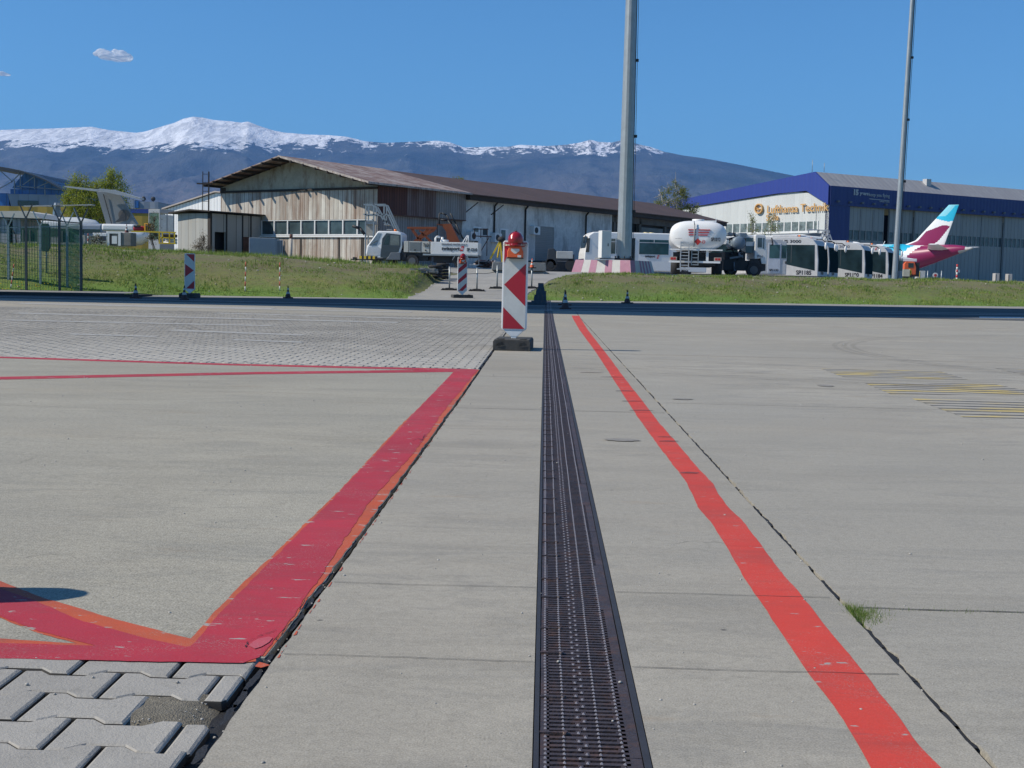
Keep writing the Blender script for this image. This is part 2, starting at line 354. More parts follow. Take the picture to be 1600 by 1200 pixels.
# ================================================================== GROUND
def axis(spans):
    out = [spans[0][0]]
    for a, b, st in spans:
        n = max(1, round((b-a)/st)); out += [a+(b-a)*(i+1)/n for i in range(n)]
    return out
def sheet(name, xs, ys, zf, mat, keep=None):
    nx = len(xs); vs = [(x, y, zf(x, y)) for y in ys for x in xs]; fs = []
    for j in range(len(ys)-1):
        for i in range(nx-1):
            if keep and not keep((xs[i]+xs[i+1])/2, (ys[j]+ys[j+1])/2): continue
            a = j*nx+i; fs.append((a, a+1, a+nx+1, a+nx))
    me = bpy.data.meshes.new(name); me.from_pydata(vs, [], fs); me.materials.append(mat)
    me.polygons.foreach_set('use_smooth', [True]*len(fs)); me.update()
    o = bpy.data.objects.new(name, me); COL.objects.link(o); return struct(o)
def grass_mat():
    m, nt, b = base_mat('rough grass'); v = coords(nt)
    a = nz(nt, v, .8, 6, .7, .3); c2 = nz(nt, v, 5, 5, .7); f = nz(nt, v, 26, 3, .8); vs = coords(nt, (.4,1,1)); d = nz(nt, vs, .35, 4)
    c = mixc(nt, ramp(nt, a, .35, .65), (.15,.25,.03), (.28,.28,.08))
    c = mixc(nt, ramp(nt, c2, .42, .66, 0, .75), c, (.20,.165,.085))
    c = mixc(nt, ramp(nt, d, .48, .62, 0, .6), c, (.10,.19,.025))
    c = mixc(nt, ramp(nt, f, .3, .7, 0, .75), c, (.07,.09,.03)); c = mixc(nt, ramp(nt, nz(nt, v, 1.7, 7, .75), .55, .7, 0, .7), c, (.17,.145,.10))
    sp = _n(nt, 'SeparateXYZ'); nt.links.new(v, sp.inputs[0]); cc = math_(nt, 'SUBTRACT', sp.outputs[1], math_(nt, 'MULTIPLY', sp.outputs[0], .33))
    cc = math_(nt, 'ADD', cc, math_(nt, 'MULTIPLY', math_(nt, 'SUBTRACT', nz(nt, v, .5, 4), .5), 5))
    br = math_(nt, 'MULTIPLY', ramp(nt, cc, 44.2, 47), ramp(nt, nz(nt, v, 1.1, 6, .7), .38, .6, .15, .85)); c = mixc(nt, br, c, mixc(nt, f, (.10,.085,.05), (.24,.19,.12)))
    c = mixc(nt, ramp(nt, cc, 42.6, 44, .8, 0), c, mixc(nt, f, (.09,.18,.02), (.18,.32,.04)))
    nt.links.new(c, b.inputs['Base Color']); b.inputs['Roughness'].default_value = .95
    bumpn(nt, math_(nt, 'ADD', f, c2), b, .8, .06); return m
GRASS_G = grass_mat()
xs = axis([(-220,-40,12),(-40,-22,1),(-22,24,.3),(24,40,1),(40,260,12)])
ys = axis([(-40,26,6),(26,36,1),(36,62,.3),(62,90,1),(90,620,14)])
sheet('ground', xs, ys, lambda x, y: tz(x, y)-(.03 if y < foot(x) else 0), GRASS_G)
PLAIN = M('dry plain', (.12,.13,.07), .95, 0, .3, .002)
sheet('plain', axis([(-20000,20000,2000)]), axis([(-4000,16000,2000)]), lambda x, y: -.6, PLAIN)
# yard and ramp of pale old concrete
MAT_YARD = concrete('old yard concrete', (.36,.35,.325), .4, 90, .6)
#def in_ramp(x, y): return y > 40.2 and interp(y, RL)-.15 < x < interp(y, RR)+.15
def ramp_mesh():
    ys_ = axis([(40.3,62,.2)]); NXr = 60; vs = []; fs = []
    for y in ys_:
        a = max(interp(y, RL), -22)+jag(y,.12,51,.8)+jag(y,.05,52,4); b = min(interp(y, RR), 30)+jag(y,.12,53,.8)+jag(y,.05,54,4)
        for i in range(NXr+1):
            x = lerp(a, b, i/NXr); e = min(i, NXr-i); vs.append((x, y, tz(x, y, False)+(.03 if e else -.03)))
    for j in range(len(ys_)-1):
        for i in range(NXr): a = j*(NXr+1)+i; fs.append((a, a+1, a+NXr+2, a+NXr+1))
    me = bpy.data.meshes.new('ramp'); me.from_pydata(vs, [], fs); me.materials.append(MAT_YARD); me.update()
    struct((lambda o: (COL.objects.link(o), o)[1])(bpy.data.objects.new('ramp', me)))

sheet('yard', axis([(-14,60,1.5)]), axis([(61.7,200,3)]), lambda x, y: tz(x, y, False)+.03, MAT_YARD)
# dark bedding under the slab joints
BED = M('joint sealant', (.018,.018,.02), .7, 0, .5, 14, bump=.4)
sheet('bedding', axis([(-70,70,5)]), axis([(-6,26,4),(26,34,.5)]), lambda x, y: gz(y)-.024, BED)

def jag(y, amp, seed, f=9.):
    return amp*(mnoise.noise(Vector((seed, y*f, .3)))+.6*mnoise.noise(Vector((seed+5, y*f*3.3, .7))))
ramp_mesh()
def slab(name, xl, xr, y0, y1, mat, th=.02, fine=8., step=.03):
    ysl = axis([(y0, y1, .25)]) if y0 >= fine else axis([(y0, min(fine, y1), step)]+([(fine, y1, .25)] if y1 > fine else []))
    vs = []; fs = []
    cols = lambda y: [xl(y), xl(y), lerp(xl(y), xr(y), .5), xr(y), xr(y)]
    for y in ysl:
        c = cols(y); z = gz(y)
        for i, x in enumerate(c): vs.append((x, y, z-(th if i in (0, 4) else 0)))
    n = len(ysl)
    for j in range(n-1):
        for i in range(4): a = j*5+i; fs.append((a, a+1, a+6, a+5))
    fs += [(1,0,4,3,2) if False else (0,4,3,2,1)]
    me = bpy.data.meshes.new(name); me.from_pydata(vs, [], fs); me.materials.append(mat); me.update()
    o = bpy.data.objects.new(name, me); COL.objects.link(o); return struct(o)
JL = lambda y: -.549+.010*math.sin(y*.2)
JR = lambda y: .771
GL, GR = -.001, .196                                   # edges of the drain channel
gapw = lambda y: interp(y, [(2.6,.024),(3.0,.017),(4,.013),(12,.016)])
YN = 2.672                                             # front edge of the left slab
slab('left_slab', lambda y: -60., lambda y: JL(y)-gapw(y)-max(0, jag(y, .008, 3))-max(0, jag(y, .008, 8, 3.)), YN, 11.55, MAT_LEFT)
slab('centre_slab', lambda y: JL(y)+jag(y, .004, 21), lambda y: GL-.002, -5., 33., MAT_MID)
slab('narrow_slab', lambda y: GR+.002, lambda y: JR(y)-.003+jag(y, .003, 33), -5., 33., MAT_MID)
slab('right_apron', lambda y: JR(y)+.006+abs(jag(y, .014, 41))+.006*max(0, mnoise.noise(Vector((y*2, 4, 4)))), lambda y: 60., -5., 33., MAT_RIGHT)
slab('left_far_apron', lambda y: -60., lambda y: JL(y)-.012, 26.9, 33., MAT_MID)
sheet('road', axis([(-70,70,1.)]), axis([(32.8,62,.5)]), lambda x, y: gz(y)+.0, MAT_ROAD, lambda x, y: y < foot(x)+.25)

def ribbon(name, pts, mat, z=.004, close=True):
    z = z*.3        # flat painted polygon(s) on the apron
    me = bpy.data.meshes.new(name); vs = []; fs = []
    for P in pts:
        b = len(vs); vs += [(x, y, gz(y)+z) for x, y in P]; fs.append(tuple(range(b, b+len(P))))
    me.from_pydata(vs, [], fs); me.materials.append(mat); me.update()
    for p in me.polygons:
        if p.normal.z < 0: p.flip()
    o = bpy.data.objects.new(name, me); COL.objects.link(o); return struct(o)
def strip(le, re, z=.004):                              # left/right polylines -> quads
    out = []
    for i in range(len(le)-1): out.append([le[i], re[i], re[i+1], le[i+1]])
    return out
def resample(px, amp, seed, step=.06):
    P = [G(*p) for p in px]; P.sort(key=lambda q: q[1]); ysr = axis([(P[0][1], P[-1][1], step)])
    f = [(b, a) for a, b in P]; return ysr, (lambda y: interp(y, f)+jag(y, amp, seed, 6))
# right red line, hand painted
le = [(893,493),(905,515),(928,546),(940,564),(970,611),(994,648),(1020,685),(1062,740),(1073.5,756),(1088.5,787),(1090,792),(1110,815),(1136,855),(1161,900),(1240,1019),(1265,1054),(1317.5,1125),(1362.5,1200),(1420,1290)]
re = [(905,493),(918,515),(942,546),(953,560),(975.5,591),(1005,628),(1028,659),(1052,686),(1094.5,736),(1114,756),(1124,775),(1140,795),(1158,812),(1181,841),(1225,900),(1240,916),(1277.5,962.5),(1322.5,1017.5),(1352.5,1055),(1395,1110),(1440,1170),(1469,1200),(1540,1280)]
_, fl = resample(le, .003, 2); _, fr_ = resample(re, .003, 5)
y_ = axis([(1.9,8,.04),(8,29.6,.3)])
ribbon('red_line', strip([(fl(y), y) for y in y_], [(fr_(y), y) for y in y_]), PAINT_RED)
# crimson band along the left joint, with the older orange coat showing at its edges
jl_edge = lambda y: JL(y)-gapw(y)-.002-max(0, jag(y, .008, 3))-max(0, jag(y, .008, 8, 3.))
yb = axis([(YN+.01,8,.03),(8,11.5,.1)])
wid = lambda y: interp(y, [(2.7,.165),(3.2,.175),(4.5,.17),(8,.185),(11.5,.19)])
ribbon('orange_band', strip([(JL(y)-.036-wid(y)+jag(y,.004,12)+interp(y,[(2.7,-.012),(3.6,-.008),(5,0),(7,-.006),(8,.004)]), y) for y in yb], [(jl_edge(y), y) for y in yb]), PAINT_ORANGE, .003)
ribbon('crimson_band', strip([(JL(y)-.036-wid(y)+.006+jag(y,.004,14), y) for y in yb],
       [(jl_edge(y)-interp(y,[(2.7,.004),(3.2,.006),(3.9,.03),(4.6,.045),(6,.02),(8,.03),(11,.01)])-abs(jag(y,.006,15)), y) for y in yb]), PAINT_PINK, .006)
fk = []
y = YN
while y < 9:
    L_ = rng.uniform(.01,.05)*(1+y*.1)
    if rng.random() < .45*(1.3-y/12): w0 = rng.uniform(.0015,.006); fk.append([(JL(y)+.003, y),(JL(y)+.003+w0, y+L_*.2),(JL(y)+.003+w0*.7, y+L_*.8),(JL(y)+.003, y+L_)])
    y += L_*rng.uniform(1,1.6)
fk.append([G(*q) for q in ((398,1042),(405,1035),(413,1037),(422,1040),(408,1044))])
ribbon('orange_flakes', fk, PAINT_ORANGE, .004)
# near triangle of paint
def polyb(name, px, mat, z):
    P = [G(*p) for p in px]; Q = []
    for i, (a, b) in enumerate(P):
        c, d = P[(i+1) % len(P)]; L = math.hypot(c-a, d-b); n = max(1, int(L/.02))
        nx_, ny_ = -(d-b)/max(L,1e-6), (c-a)/max(L,1e-6)
        for k in range(n):
            t = k/n; x, y = lerp(a, c, t), lerp(b, d, t); w = .0035*mnoise.noise(Vector((x*30, y*30, z*500))) if -1.5 < x else 0
            Q.append((x+nx_*w, y+ny_*w))
    return ribbon(name, [Q], mat, z)
polyb('orange_wedge', [(-160,862),(0,908),(60,932),(180,968),(300,999),(312,1004),(400,1010),(400,1034),(380,1036),(-160,1026),(-160,994),(0,998),(120,1006),(60,990),(0,966),(-160,915)], PAINT_ORANGE, .0035)
polyb('crimson_wedge', [(-160,868),(0,921),(40,934),(70,946),(130,972),(215,995),(290,1012),(360,1003),(425,975),(428,1000),(405,1028),(380,1037),(200,1034),(-160,1027),(-160,1003),(0,1006),(150,1010),(60,987),(0,964),(-160,912)], PAINT_PINK, .0065)
polyb('far_crimson_line', [(742,577),(742,580),(360,571),(0,559.6),(-160,555),(-160,552.6),(0,557.2),(360,568.5)], PAINT_PINK, .004)
polyb('slanting_crimson_line', [(742,577),(742,581),(400,585),(0,593.4),(-160,597),(-160,593),(0,589),(400,581.4)], PAINT_PINK, .005)
CK = []
for path in (((383,1013),(388,1004),(399,999),(410,994),(420,991),(431,986)),((430,1003),(440,994),(449,982),(455,973)),((468,955),(474,943),(481,935)),((560,843),(566,838),(571,829)),((644,690),(652,686),(660,688)),((655,692),(661,686),(664,680))):
    P = [G(*q) for q in path]; Q = []
    for (a, b), (c, d) in zip(P, P[1:]):
        for k in range(4): t = k/4; Q.append((lerp(a,c,t)+rng.uniform(-.002,.002), lerp(b,d,t)+rng.uniform(-.003,.003)))
    Q.append(P[-1]); w = [rng.uniform(.0012,.004) for _ in Q]; CK += strip([(x-k*.4, y-k) for (x, y), k in zip(Q, w)], [(x+k*.4, y+k) for (x, y), k in zip(Q, w)])
ribbon('paint_cracks', CK, BED, .013)
ribbon('lifted_flake', [[G(*q) for q in ((389,1011),(395,1005),(404,1000),(420,997),(426,999),(420,1006),(408,1013),(398,1016))]], paint('pale pink flake', (.52,.10,.13), (.44,.07,.09), .1), .012)
# joints across the slabs
SEAM = M('dark seam', (.05,.048,.045), .9, 0, .5, 30)
def seam(x0, x1, y, w, sd, slope=0.):
    xx = axis([(x0, x1, .03)]); g = lambda x, s: y+slope*(x-x0)+jag(x, .006, sd, 4)+s*w*(.5+.5*abs(mnoise.noise(Vector((x*14, sd, 1)))))
    return strip([(x, g(x, -.5)) for x in xx], [(x, g(x, .5)) for x in xx])
S = []
for y, w in ((3.36,.004),(2.70,.0035),(8.05,.012),(10.7,.012),(17,.03)):
    S += seam(JL(y)+.01, GL-.004, y, w, y*3); S += seam(GR+.004, JR(y)-.02, y-.02, w, y*5)
for y, w, x1 in ((3.24,.009,7),(8.7,.01,9),(14.5,.02,12)): S += seam(JR(y)+.03, x1, y, w, y*7)
ribbon('slab_joints', S, SEAM, .0075)
# wheel-worn arcs of rubber
def smear_mat():
    m, nt, b = base_mat('tyre smear'); v = coords(nt, (.8,3,1)); tr = _n(nt, 'BsdfTransparent'); mx = _n(nt, 'MixShader')
    nt.links.new(ramp(nt, nz(nt, v, 3, 6, .7), .38, .7, .0, .26), mx.inputs[0]); nt.links.new(tr.outputs[0], mx.inputs[1]); nt.links.new(b.outputs[0], mx.inputs[2])
    b.inputs['Base Color'].default_value = (.07,.07,.075,1); b.inputs['Roughness'].default_value = .9
    nt.links.new(mx.outputs[0], nt.nodes['Material Output'].inputs[0]); return m
SM = []
def arc(cx, cy, r, a0, a1, w, sx=1.):
    A = [R(a0+(a1-a0)*i/40) for i in range(41)]
    return strip([(cx+sx*(r)*math.cos(a), cy+r*math.sin(a)) for a in A], [(cx+sx*(r+w)*math.cos(a), cy+(r+w)*math.sin(a)) for a in A])
for a in [(cx,cy,r+k*.035,a0,a1,.02) for cx,cy,r,a0,a1 in ((-2,6,7,10,75),(-2,6.0,8.3,15,80),(2.5,8,9,-20,60),(2.2,8.2,10.4,-25,55),(1,18,7,-60,30),(1,18,8.1,-60,30),(9,-4,9,100,175),(10,-6,12.5,95,160)) for k in range(4)]: SM += arc(*a)
SM += [q for a in ((4,14,5.5,-80,60),(5,15,7,-90,40),(3,20,9,-50,20),(12,16,8,110,230),(8,24,14,190,260)) for k in range(3) for q in arc(a[0],a[1],a[2]+k*.12,a[3],a[4],.07)]
SMEAR = smear_mat()
ribbon('tyre_marks', [q for q in SM if all(6 < p[1] < 30 and (p[0] > JR(0)+.08 or p[0] < -.9 or GR+.05 < p[0] < JR(0)-.05) for p in q)], SMEAR, .010)
def smear2():
    m, nt, b = base_mat('dark scuff'); v = coords(nt, (.5,2,1)); tr = _n(nt, 'BsdfTransparent'); mx = _n(nt, 'MixShader')
    nt.links.new(ramp(nt, nz(nt, v, 22, 6, .75), .35, .6, .15, .75), mx.inputs[0]); nt.links.new(tr.outputs[0], mx.inputs[1]); nt.links.new(b.outputs[0], mx.inputs[2])
    b.inputs['Base Color'].default_value = (.10,.07,.075,1); b.inputs['Roughness'].default_value = .9; nt.links.new(mx.outputs[0], nt.nodes['Material Output'].inputs[0]); return m
SMEAR2 = smear2()
SC = []
for px, py, w, hp in ((978,612,34,1.6),(990,628,40,1.6),(1003,642.5,42,1.4),(1040,684,26,1.6),(1046,691,34,2.2),(1078,741,34,3),(925,583,40,1),(960,590,46,1)):
    x, y = G(px, py); u_ = y/2050; t = hp*y*y/1640; SC.append([(x-w*u_/2, y),(x+w*u_*.3, y+t*.1),(x+w*u_/2, y+t*.7),(x, y+t),(x-w*u_*.4, y+t*.6)])
ribbon('dark_scuffs', SC, SMEAR2, .011)
OIL = []
for px, py, rx_, ry_ in ((972,688,.085,.06),(1290,603,.06,.10),(1455,604,.3,.07),(1066,624,.07,.05),(1475,602,.3,.06)):
    x, y = G(px, py); OIL.append([(x+rx_*math.cos(t*.4)*(1+.2*math.sin(3*t)), y+ry_*math.sin(t*.4)) for t in range(16)])
ribbon('oil_spots', OIL, M('oil stain', (.25,.235,.21), .8, 0, .4, 20), .012)
# old yellow letter patches, ground off in grooves
def yel_mat():
    m, nt, b = base_mat('ground-off yellow'); v = coords(nt)
    sp = _n(nt, 'SeparateXYZ'); nt.links.new(v, sp.inputs[0])
    fr = math_(nt, 'FRACT', math_(nt, 'MULTIPLY', sp.outputs[1], 5.2)); a = nz(nt, coords(nt, (.8,1.6,1)), 1.6, 4, .6)
    c = mixc(nt, ramp(nt, a, .50, .62, 0, .8), (.33,.31,.26), (.60,.44,.07))
    c = mixc(nt, math_(nt, 'GREATER_THAN', math_(nt, 'ADD', fr, math_(nt, 'MULTIPLY', nz(nt, v, 3, 3), .5)), .88), c, (.05,.05,.055))
    c = mixc(nt, ramp(nt, nz(nt, v, 30, 4), .3, .7, 0, .3), c, (.33,.31,.27))
    nt.links.new(c, b.inputs['Base Color']); b.inputs['Roughness'].default_value = .85; return m
YM = yel_mat()
ribbon('yellow_patches', [[G(*p) for p in q] for q in (
    [(1283,576),(1320,590),(1515,594),(1468,580)], [(1350,598),(1392,616),(1640,618),(1552,600)],
    [(1425,623),(1505,652),(1720,657),(1640,627)], [(1552,575),(1610,588),(1760,590),(1700,577)])], YM, .004)
# white lines
WL = []
for a in ((20,475,420,483,4),(150,478,640,489,3),(10,490,620,505,4),(0,501,420,510,4),(260,517,470,525,5),(100,523,240,527,4),(330,490,700,500,3),(360,532,470,536,4)):
    x0, y0, x1, y1, w = a; P = G(x0,y0); Q = G(x1,y1); t = w*.008*P[1]**2/18*.6; WL.append([P, Q, (Q[0], Q[1]+t), (P[0], P[1]+t)])
ribbon('worn_white_lines', WL, paint('worn white', (.46,.45,.42), (.40,.39,.37), .27), .012)
ribbon('white_road_lines', [[(x, a+s*x) for x, w in ((-.5,0),(22,0))]+[(x, a+s*x+.13) for x in (22,-.5)] for a, s in ((32.6,.14),(33.4,.33),(36.2,.2))]+
       [[(-16,a),(-1,a+.6),(-1,a+.72),(-16,a+.12)] for a in (33.9,)]+[[G(1530,495),G(1640,496),G(1640,497.6),G(1530,496.6)]], paint('white road paint', (.75,.76,.76), (.6,.62,.62), .06), .008)
# ------------------------------------------------------------------ interlocking pavers
def paver_out(x0, x1, cx):                              # double-T outline clipped to x0..x1 about centre cx
    w1, w2 = .081, .0545
    prof = lambda x: interp(abs(x-cx), [(0,w2),(.034,w2),(.062,w1),(.1,w1)])
    brk = sorted({x0, x1, *[b for b in (cx-.062,cx-.034,cx+.034,cx+.062) if x0 < b < x1]})
    return [(x, -prof(x)) for x in brk]+[(x, prof(x)) for x in reversed(brk)]
def paver_mat(name, a, b_, k=.5):
    m, nt, b = base_mat(name); v = coords(nt); at_ = _n(nt, 'Attribute', attribute_name='tone')
    c = mixc(nt, at_.outputs['Fac'], a, b_); f = nz(nt, v, 190, 3, .8); g = nz(nt, v, 6, 5); L = nz(nt, v, .5, 4, .6)
    c = mixc(nt, ramp(nt, f, .3, .7, 0, .3), c, tuple(x*.6 for x in a)); c = mixc(nt, ramp(nt, g, .4, .7, 0, .4), c, tuple(x*1.15 for x in b_))
    c = mixc(nt, ramp(nt, L, .45, .65, 0, k), c, tuple(x*.75 for x in a))
    h2 = nz(nt, v, 22, 7, .75); c = mixc(nt, ramp(nt, h2, .54, .68, 0, .5), c, tuple(x*.62 for x in a))
    if k > .58:
        sp = _n(nt, 'SeparateXYZ'); nt.links.new(v, sp.inputs[0]); d_ = math_(nt, 'ADD', sp.outputs[1], math_(nt, 'MULTIPLY', nz(nt, v, .6, 5, .6), 7)); c = mixc(nt, ramp(nt, d_, 15.5, 19.5, .75, 0), c, (.43,.408,.36))
    nt.links.new(c, b.inputs['Base Color']); b.inputs['Roughness'].default_value = .85; bumpn(nt, math_(nt, 'ADD', f, nz(nt, v, 55, 5, .7)), b, .55, .004); return m
def pavers(name, cells, mat, ch=.007, gap=.003, detail=True):
    vs = []; fs = []; tn = []; mi = []
    for (cx, cy, x0, x1, dz, tilt) in cells:
        out = paver_out(x0, x1, cx); n = len(out); b = len(vs); mx = (x0+x1)/2; t = rng.random(); z0 = gz(cy)
        levels = ((gap, -.02), (gap, -.006), (gap+.0018, -.0028), (gap+ch, 0.)) if detail else ((gap, -.012), (gap+.006, 0.))
        for ins, z in levels:
            for x, y in out:
                xx = max(x0+ins, min(x1-ins, x)); yy = y-math.copysign(ins*.9, y)
                q_ = rng.uniform(-.0009,.0009) if detail else 0; vs.append((xx+q_, cy+yy+(rng.uniform(-.0009,.0009) if detail else 0), z0+z+dz+tilt*(xx-mx)))
        k = len(levels)
        for j in range(k-1):
            for i in range(n): fs.append((b+j*n+i, b+j*n+(i+1) % n, b+(j+1)*n+(i+1) % n, b+(j+1)*n+i)); tn.append(t); mi.append(1 if detail and (j < 1 or (j < 2 and out[i][0] != out[(i+1) % n][0])) else 0)
        fs.append(tuple(b+(k-1)*n+i for i in range(n))); tn.append(t); mi.append(0)
    me = bpy.data.meshes.new(name); me.from_pydata(vs, [], fs); me.materials.append(mat); me.materials.append(JDARK); me.polygons.foreach_set('material_index', mi)
    at_ = me.attributes.new('tone', 'FLOAT', 'FACE'); at_.data.foreach_set('value', tn); me.update()
    o = bpy.data.objects.new(name, me); COL.objects.link(o); return struct(o)
JDARK = M('dark joint edge', (.045,.042,.038), .95, 0, .3, 30)  # dark colour on the lower paver sides, one ring higher along rows
PITCH_Y = .1365; cells = []
for r in range(12):
    cy = YN-.062-PITCH_Y*r; off = -.727 if r % 2 == 0 else -.627
    for k in range(-9, 2):
        x0 = off+.2*k; x1 = x0+.2
        xe = -.574-.005*math.sin(r*2.1)
        if x0 > xe-.012: continue
        if r == 2 and k == 0: continue
        if r == 3 and x1 > xe+.02 : x1 = min(x1, xe+.02)
        c = (x0+x1)/2 if x1 <= xe else x0+.1
        cells.append((c, cy, x0, min(x1, xe), rng.uniform(-.0015,.0015)-(.006 if (r == 3 and x1 > xe-.03) else 0), rng.uniform(-.006,.006)))
pavers('near_paving', cells, paver_mat('pale pavers', (.31,.295,.265), (.37,.352,.315), .55))
SAND = M('sandy mortar', (.20,.18,.14), .95, 0, .35, 30, (.33,.3,.22), .6, bump=.8)
sheet('paving_bed', axis([(-3,-.592,.04)]), axis([(.8,YN,.04)]), lambda x, y: -.0135+.005*mnoise.noise(Vector((x*18, y*18, 0)))-(.012 if x > -.605 else 0)+(.009 if (-.8 < x < -.6 and 2.3 < y < 2.46) else 0), SAND)
cells = []
for r in range(int((27-11.62)/PITCH_Y)):
    cy = 11.62+PITCH_Y*(r+.5); off = -.603 if r % 2 == 0 else -.703
    for k in range(-76, 1):
        x0 = off+.2*k; x1 = min(x0+.2, -.568)
        if x1-x0 < .03 or x0/cy < -.46: continue
        cells.append(((x0+.1), cy, x0, x1, rng.uniform(-.0015,.0015), rng.uniform(-.008,.008)))
pavers('far_paving', cells, paver_mat('weathered pavers', (.255,.238,.207), (.36,.338,.295), .6), detail=False)
sheet('far_paving_bed', axis([(-16,-.568,1)]), axis([(11.5,27,1)]), lambda x, y: gz(y)-.009, M('paver joint dirt', (.10,.098,.092), .95, 0, .3, 12))
# loose grit and pebbles
mb = MB()
def pebble(x, y, r, z=0):
    a = rng.random()*3; k = []
    for j, (rr, zz) in enumerate(((r, 0), (r*.8, r*.5), (r*.25, r*.75))):
        k.append([(x+rr*(1+.25*math.sin(i*2+a))*math.cos(i*math.pi/3+a), y+rr*math.sin(i*math.pi/3+a), z+zz) for i in range(6)])
    mb.loft(k)
for _ in range(260):
    y = 1.8+rng.random()**2*16; x = rng.uniform(-.4,.4)*y; pebble(x, y, rng.uniform(.0012,.0035)*(1+y*.12), gz(y))
for _ in range(420):
    y = rng.uniform(2.1,9)**1.0; x = JR(y)+rng.gauss(.02,.014) if rng.random() < .6 else JL(y)-rng.random()*.03
    pebble(x, y, rng.uniform(.0015,.004), -.018 if rng.random() < .6 else -.004)
for _ in range(90): pebble(rng.uniform(-.80,-.60), rng.uniform(2.28,2.46), rng.uniform(.0015,.004), -.008)
tag(mb.build('grit', M('pale grit', (.42,.4,.36), .9, 0, .5, 40)), 'loose pale grit and pebbles strewn over the apron and its joints', 'grit', kind='stuff')
# torn lumps of black sealant in the joints
mb = MB()
y = 1.9
while y < 30:
    L = rng.uniform(.03,.16)*(1+y*.08)
    for (f, w) in ((JR, .017), (lambda q: JL(q)-.018, .014)):
        if rng.random() < .72:
            n = max(2, int(L/.012)); a = [f(y+L*i/n)+.003+jag(y+L*i/n, .005, 77, 20) for i in range(n+1)]
            k = [w*(.35+.65*math.sin(math.pi*(i+.3)/(n+.6)))*(1+.4*mnoise.noise(Vector((y*9, i*1.3, 2)))) for i in range(n+1)]
            zt = lambda yy: gz(yy)-.003
            for i in range(n):
                ya, yb2 = y+L*i/n, y+L*(i+1)/n
                mb.quad((a[i]-k[i]/2, ya, zt(ya)), (a[i]+k[i]/2, ya, zt(ya)), (a[i+1]+k[i+1]/2, yb2, zt(yb2)), (a[i+1]-k[i+1]/2, yb2, zt(yb2)))
    y += L*rng.uniform(.8,1.2)
struct(mb.build('joint_filler', BED))

# ================================================================== DRAIN
IRON = M('cast iron', (.060,.046,.048), .55, .1, .45, 9, (.12,.055,.028), .7, bump=.3, world=True); STUD = M('worn iron stud', (.42,.38,.38), .35, .5, .2, 25)
IRONF = M('iron frame', (.038,.038,.044), .6, .1, .2, 12)
mb = MB()
ch = thing('drain_channel', 'long black channel frame sunk in the concrete under the iron grates', 'drain', (0,0,0))
for x0, x1 in ((GL,GL+.009),(GR-.012,GR)):
    for a, b in ((-2,27),(27,31),(31,44)):
        mb._a([(x, y, gz(y)+z) for y in (a, b) for x, z in ((x0,-.06),(x1,-.06),(x1,.001),(x0,.001))], [(0,1,5,4),(1,2,6,5),(2,3,7,6),(3,0,4,7),(3,2,1,0),(4,5,6,7)])
mb.build('frame', IRONF, ch)
mb = MB(); mb._a([(x, y, gz(y)-.055) for y in (-2,27,31,44) for x in (GL,GR)], [(0,1,3,2),(2,3,5,4),(4,5,7,6)]); mb.build('trough', DARK, ch)
PL = .5; gx0, gx1 = GL+.011, GR-.014; W = gx1-gx0; NB = 24; p = PL/NB; mb = MB()
mb.box(gx0, gx0+.016, .0015, PL-.0015, -.022, -.001); mb.box(gx1-.027, gx1, .0015, PL-.0015, -.022, -.001)
for k in range(NB):
    y = p*(k+.5); o_ = .006*(-1)**k
    mb.box(gx0+.012, gx1-.02, y-.0052, y+.0052, -.009, -.001)
    for xc, wv in ((gx0+W*.43+o_, .009), (gx1-.027+o_*.7-.002, .008)):
        mb.box(xc-wv/2, xc+wv/2, y+.0052, y+p-.0052 if k < NB-1 else PL-.0015, -.009, -.0015)
    for xs_ in (gx0+.009, gx0+W*.24, gx0+W*.43+o_, gx0+W*.6, gx1-.03):
        mb._a([(xs_-.0026,y-.003,-.001),(xs_+.0026,y-.003,-.001),(xs_+.0026,y+.003,-.001),(xs_-.0026,y+.003,-.001),(xs_,y,.0026)], [(0,1,4),(1,2,4),(2,3,4),(3,0,4)], 1)
for y in (.11,.31):
    mb.box(gx0-.001, gx0+.04, y-.0035, y+.0035, -.01, .0025); mb.cyl((gx0+.044,y,-.006), (gx0+.044,y,.004), .006, .005, 8)
grate = tag(mb.build('drain_grate', [IRON, STUD]), 'slotted cast iron grate panel in the long drain line', 'drain grate', 'iron grates laid end to end in the drain')
y0 = 1.66; grate.location = (0, y0, 0)
for i in range(1, 84):
    c = grate.copy(); COL.objects.link(c); y = y0+PL*i; c.location = (rng.uniform(-.0006,.0006), y, gz(y+PL/2)+rng.uniform(-.001,0))
    c.rotation_euler = (math.atan2(gz(y+PL)-gz(y), PL), 0, 0)
# ================================================================== BUILDINGS
BROWN_R = clad('brown rusty roof sheet', 'Y', .9, .03, ((.062,.038,.030),(.085,.05,.04)), (.12,.07,.05), .5, (.04,.03,.03), .75, 1.0)
CREAM = clad('rust stained cream boards', 'X', .33, .09, ((.45,.43,.38),(.61,.59,.53)), (.20,.12,.08), .85, (.07,.045,.035), .7, .10, .42, .64)
GABLE = M('stained gable sheet', (.44,.40,.31), .75, 0, .3, .9, (.16,.085,.045), .9)
FADED = clad('faded rust roof sheet', 'Y', .9, .03, ((.15,.085,.065),(.22,.14,.115)), (.42,.38,.35), .75, (.08,.05,.04), .75, 1.0, .44, .66)
RUSTY = clad('red rust sheeting', 'Y', .22, .2, ((.085,.03,.022),(.11,.042,.03)), (.05,.02,.016), .6, (.05,.02,.015), .8)
GREYC = clad('grey sheeting', 'Y', .22, .2, ((.24,.23,.22),(.31,.3,.29)), (.16,.08,.05), .5, (.14,.12,.11), .75)
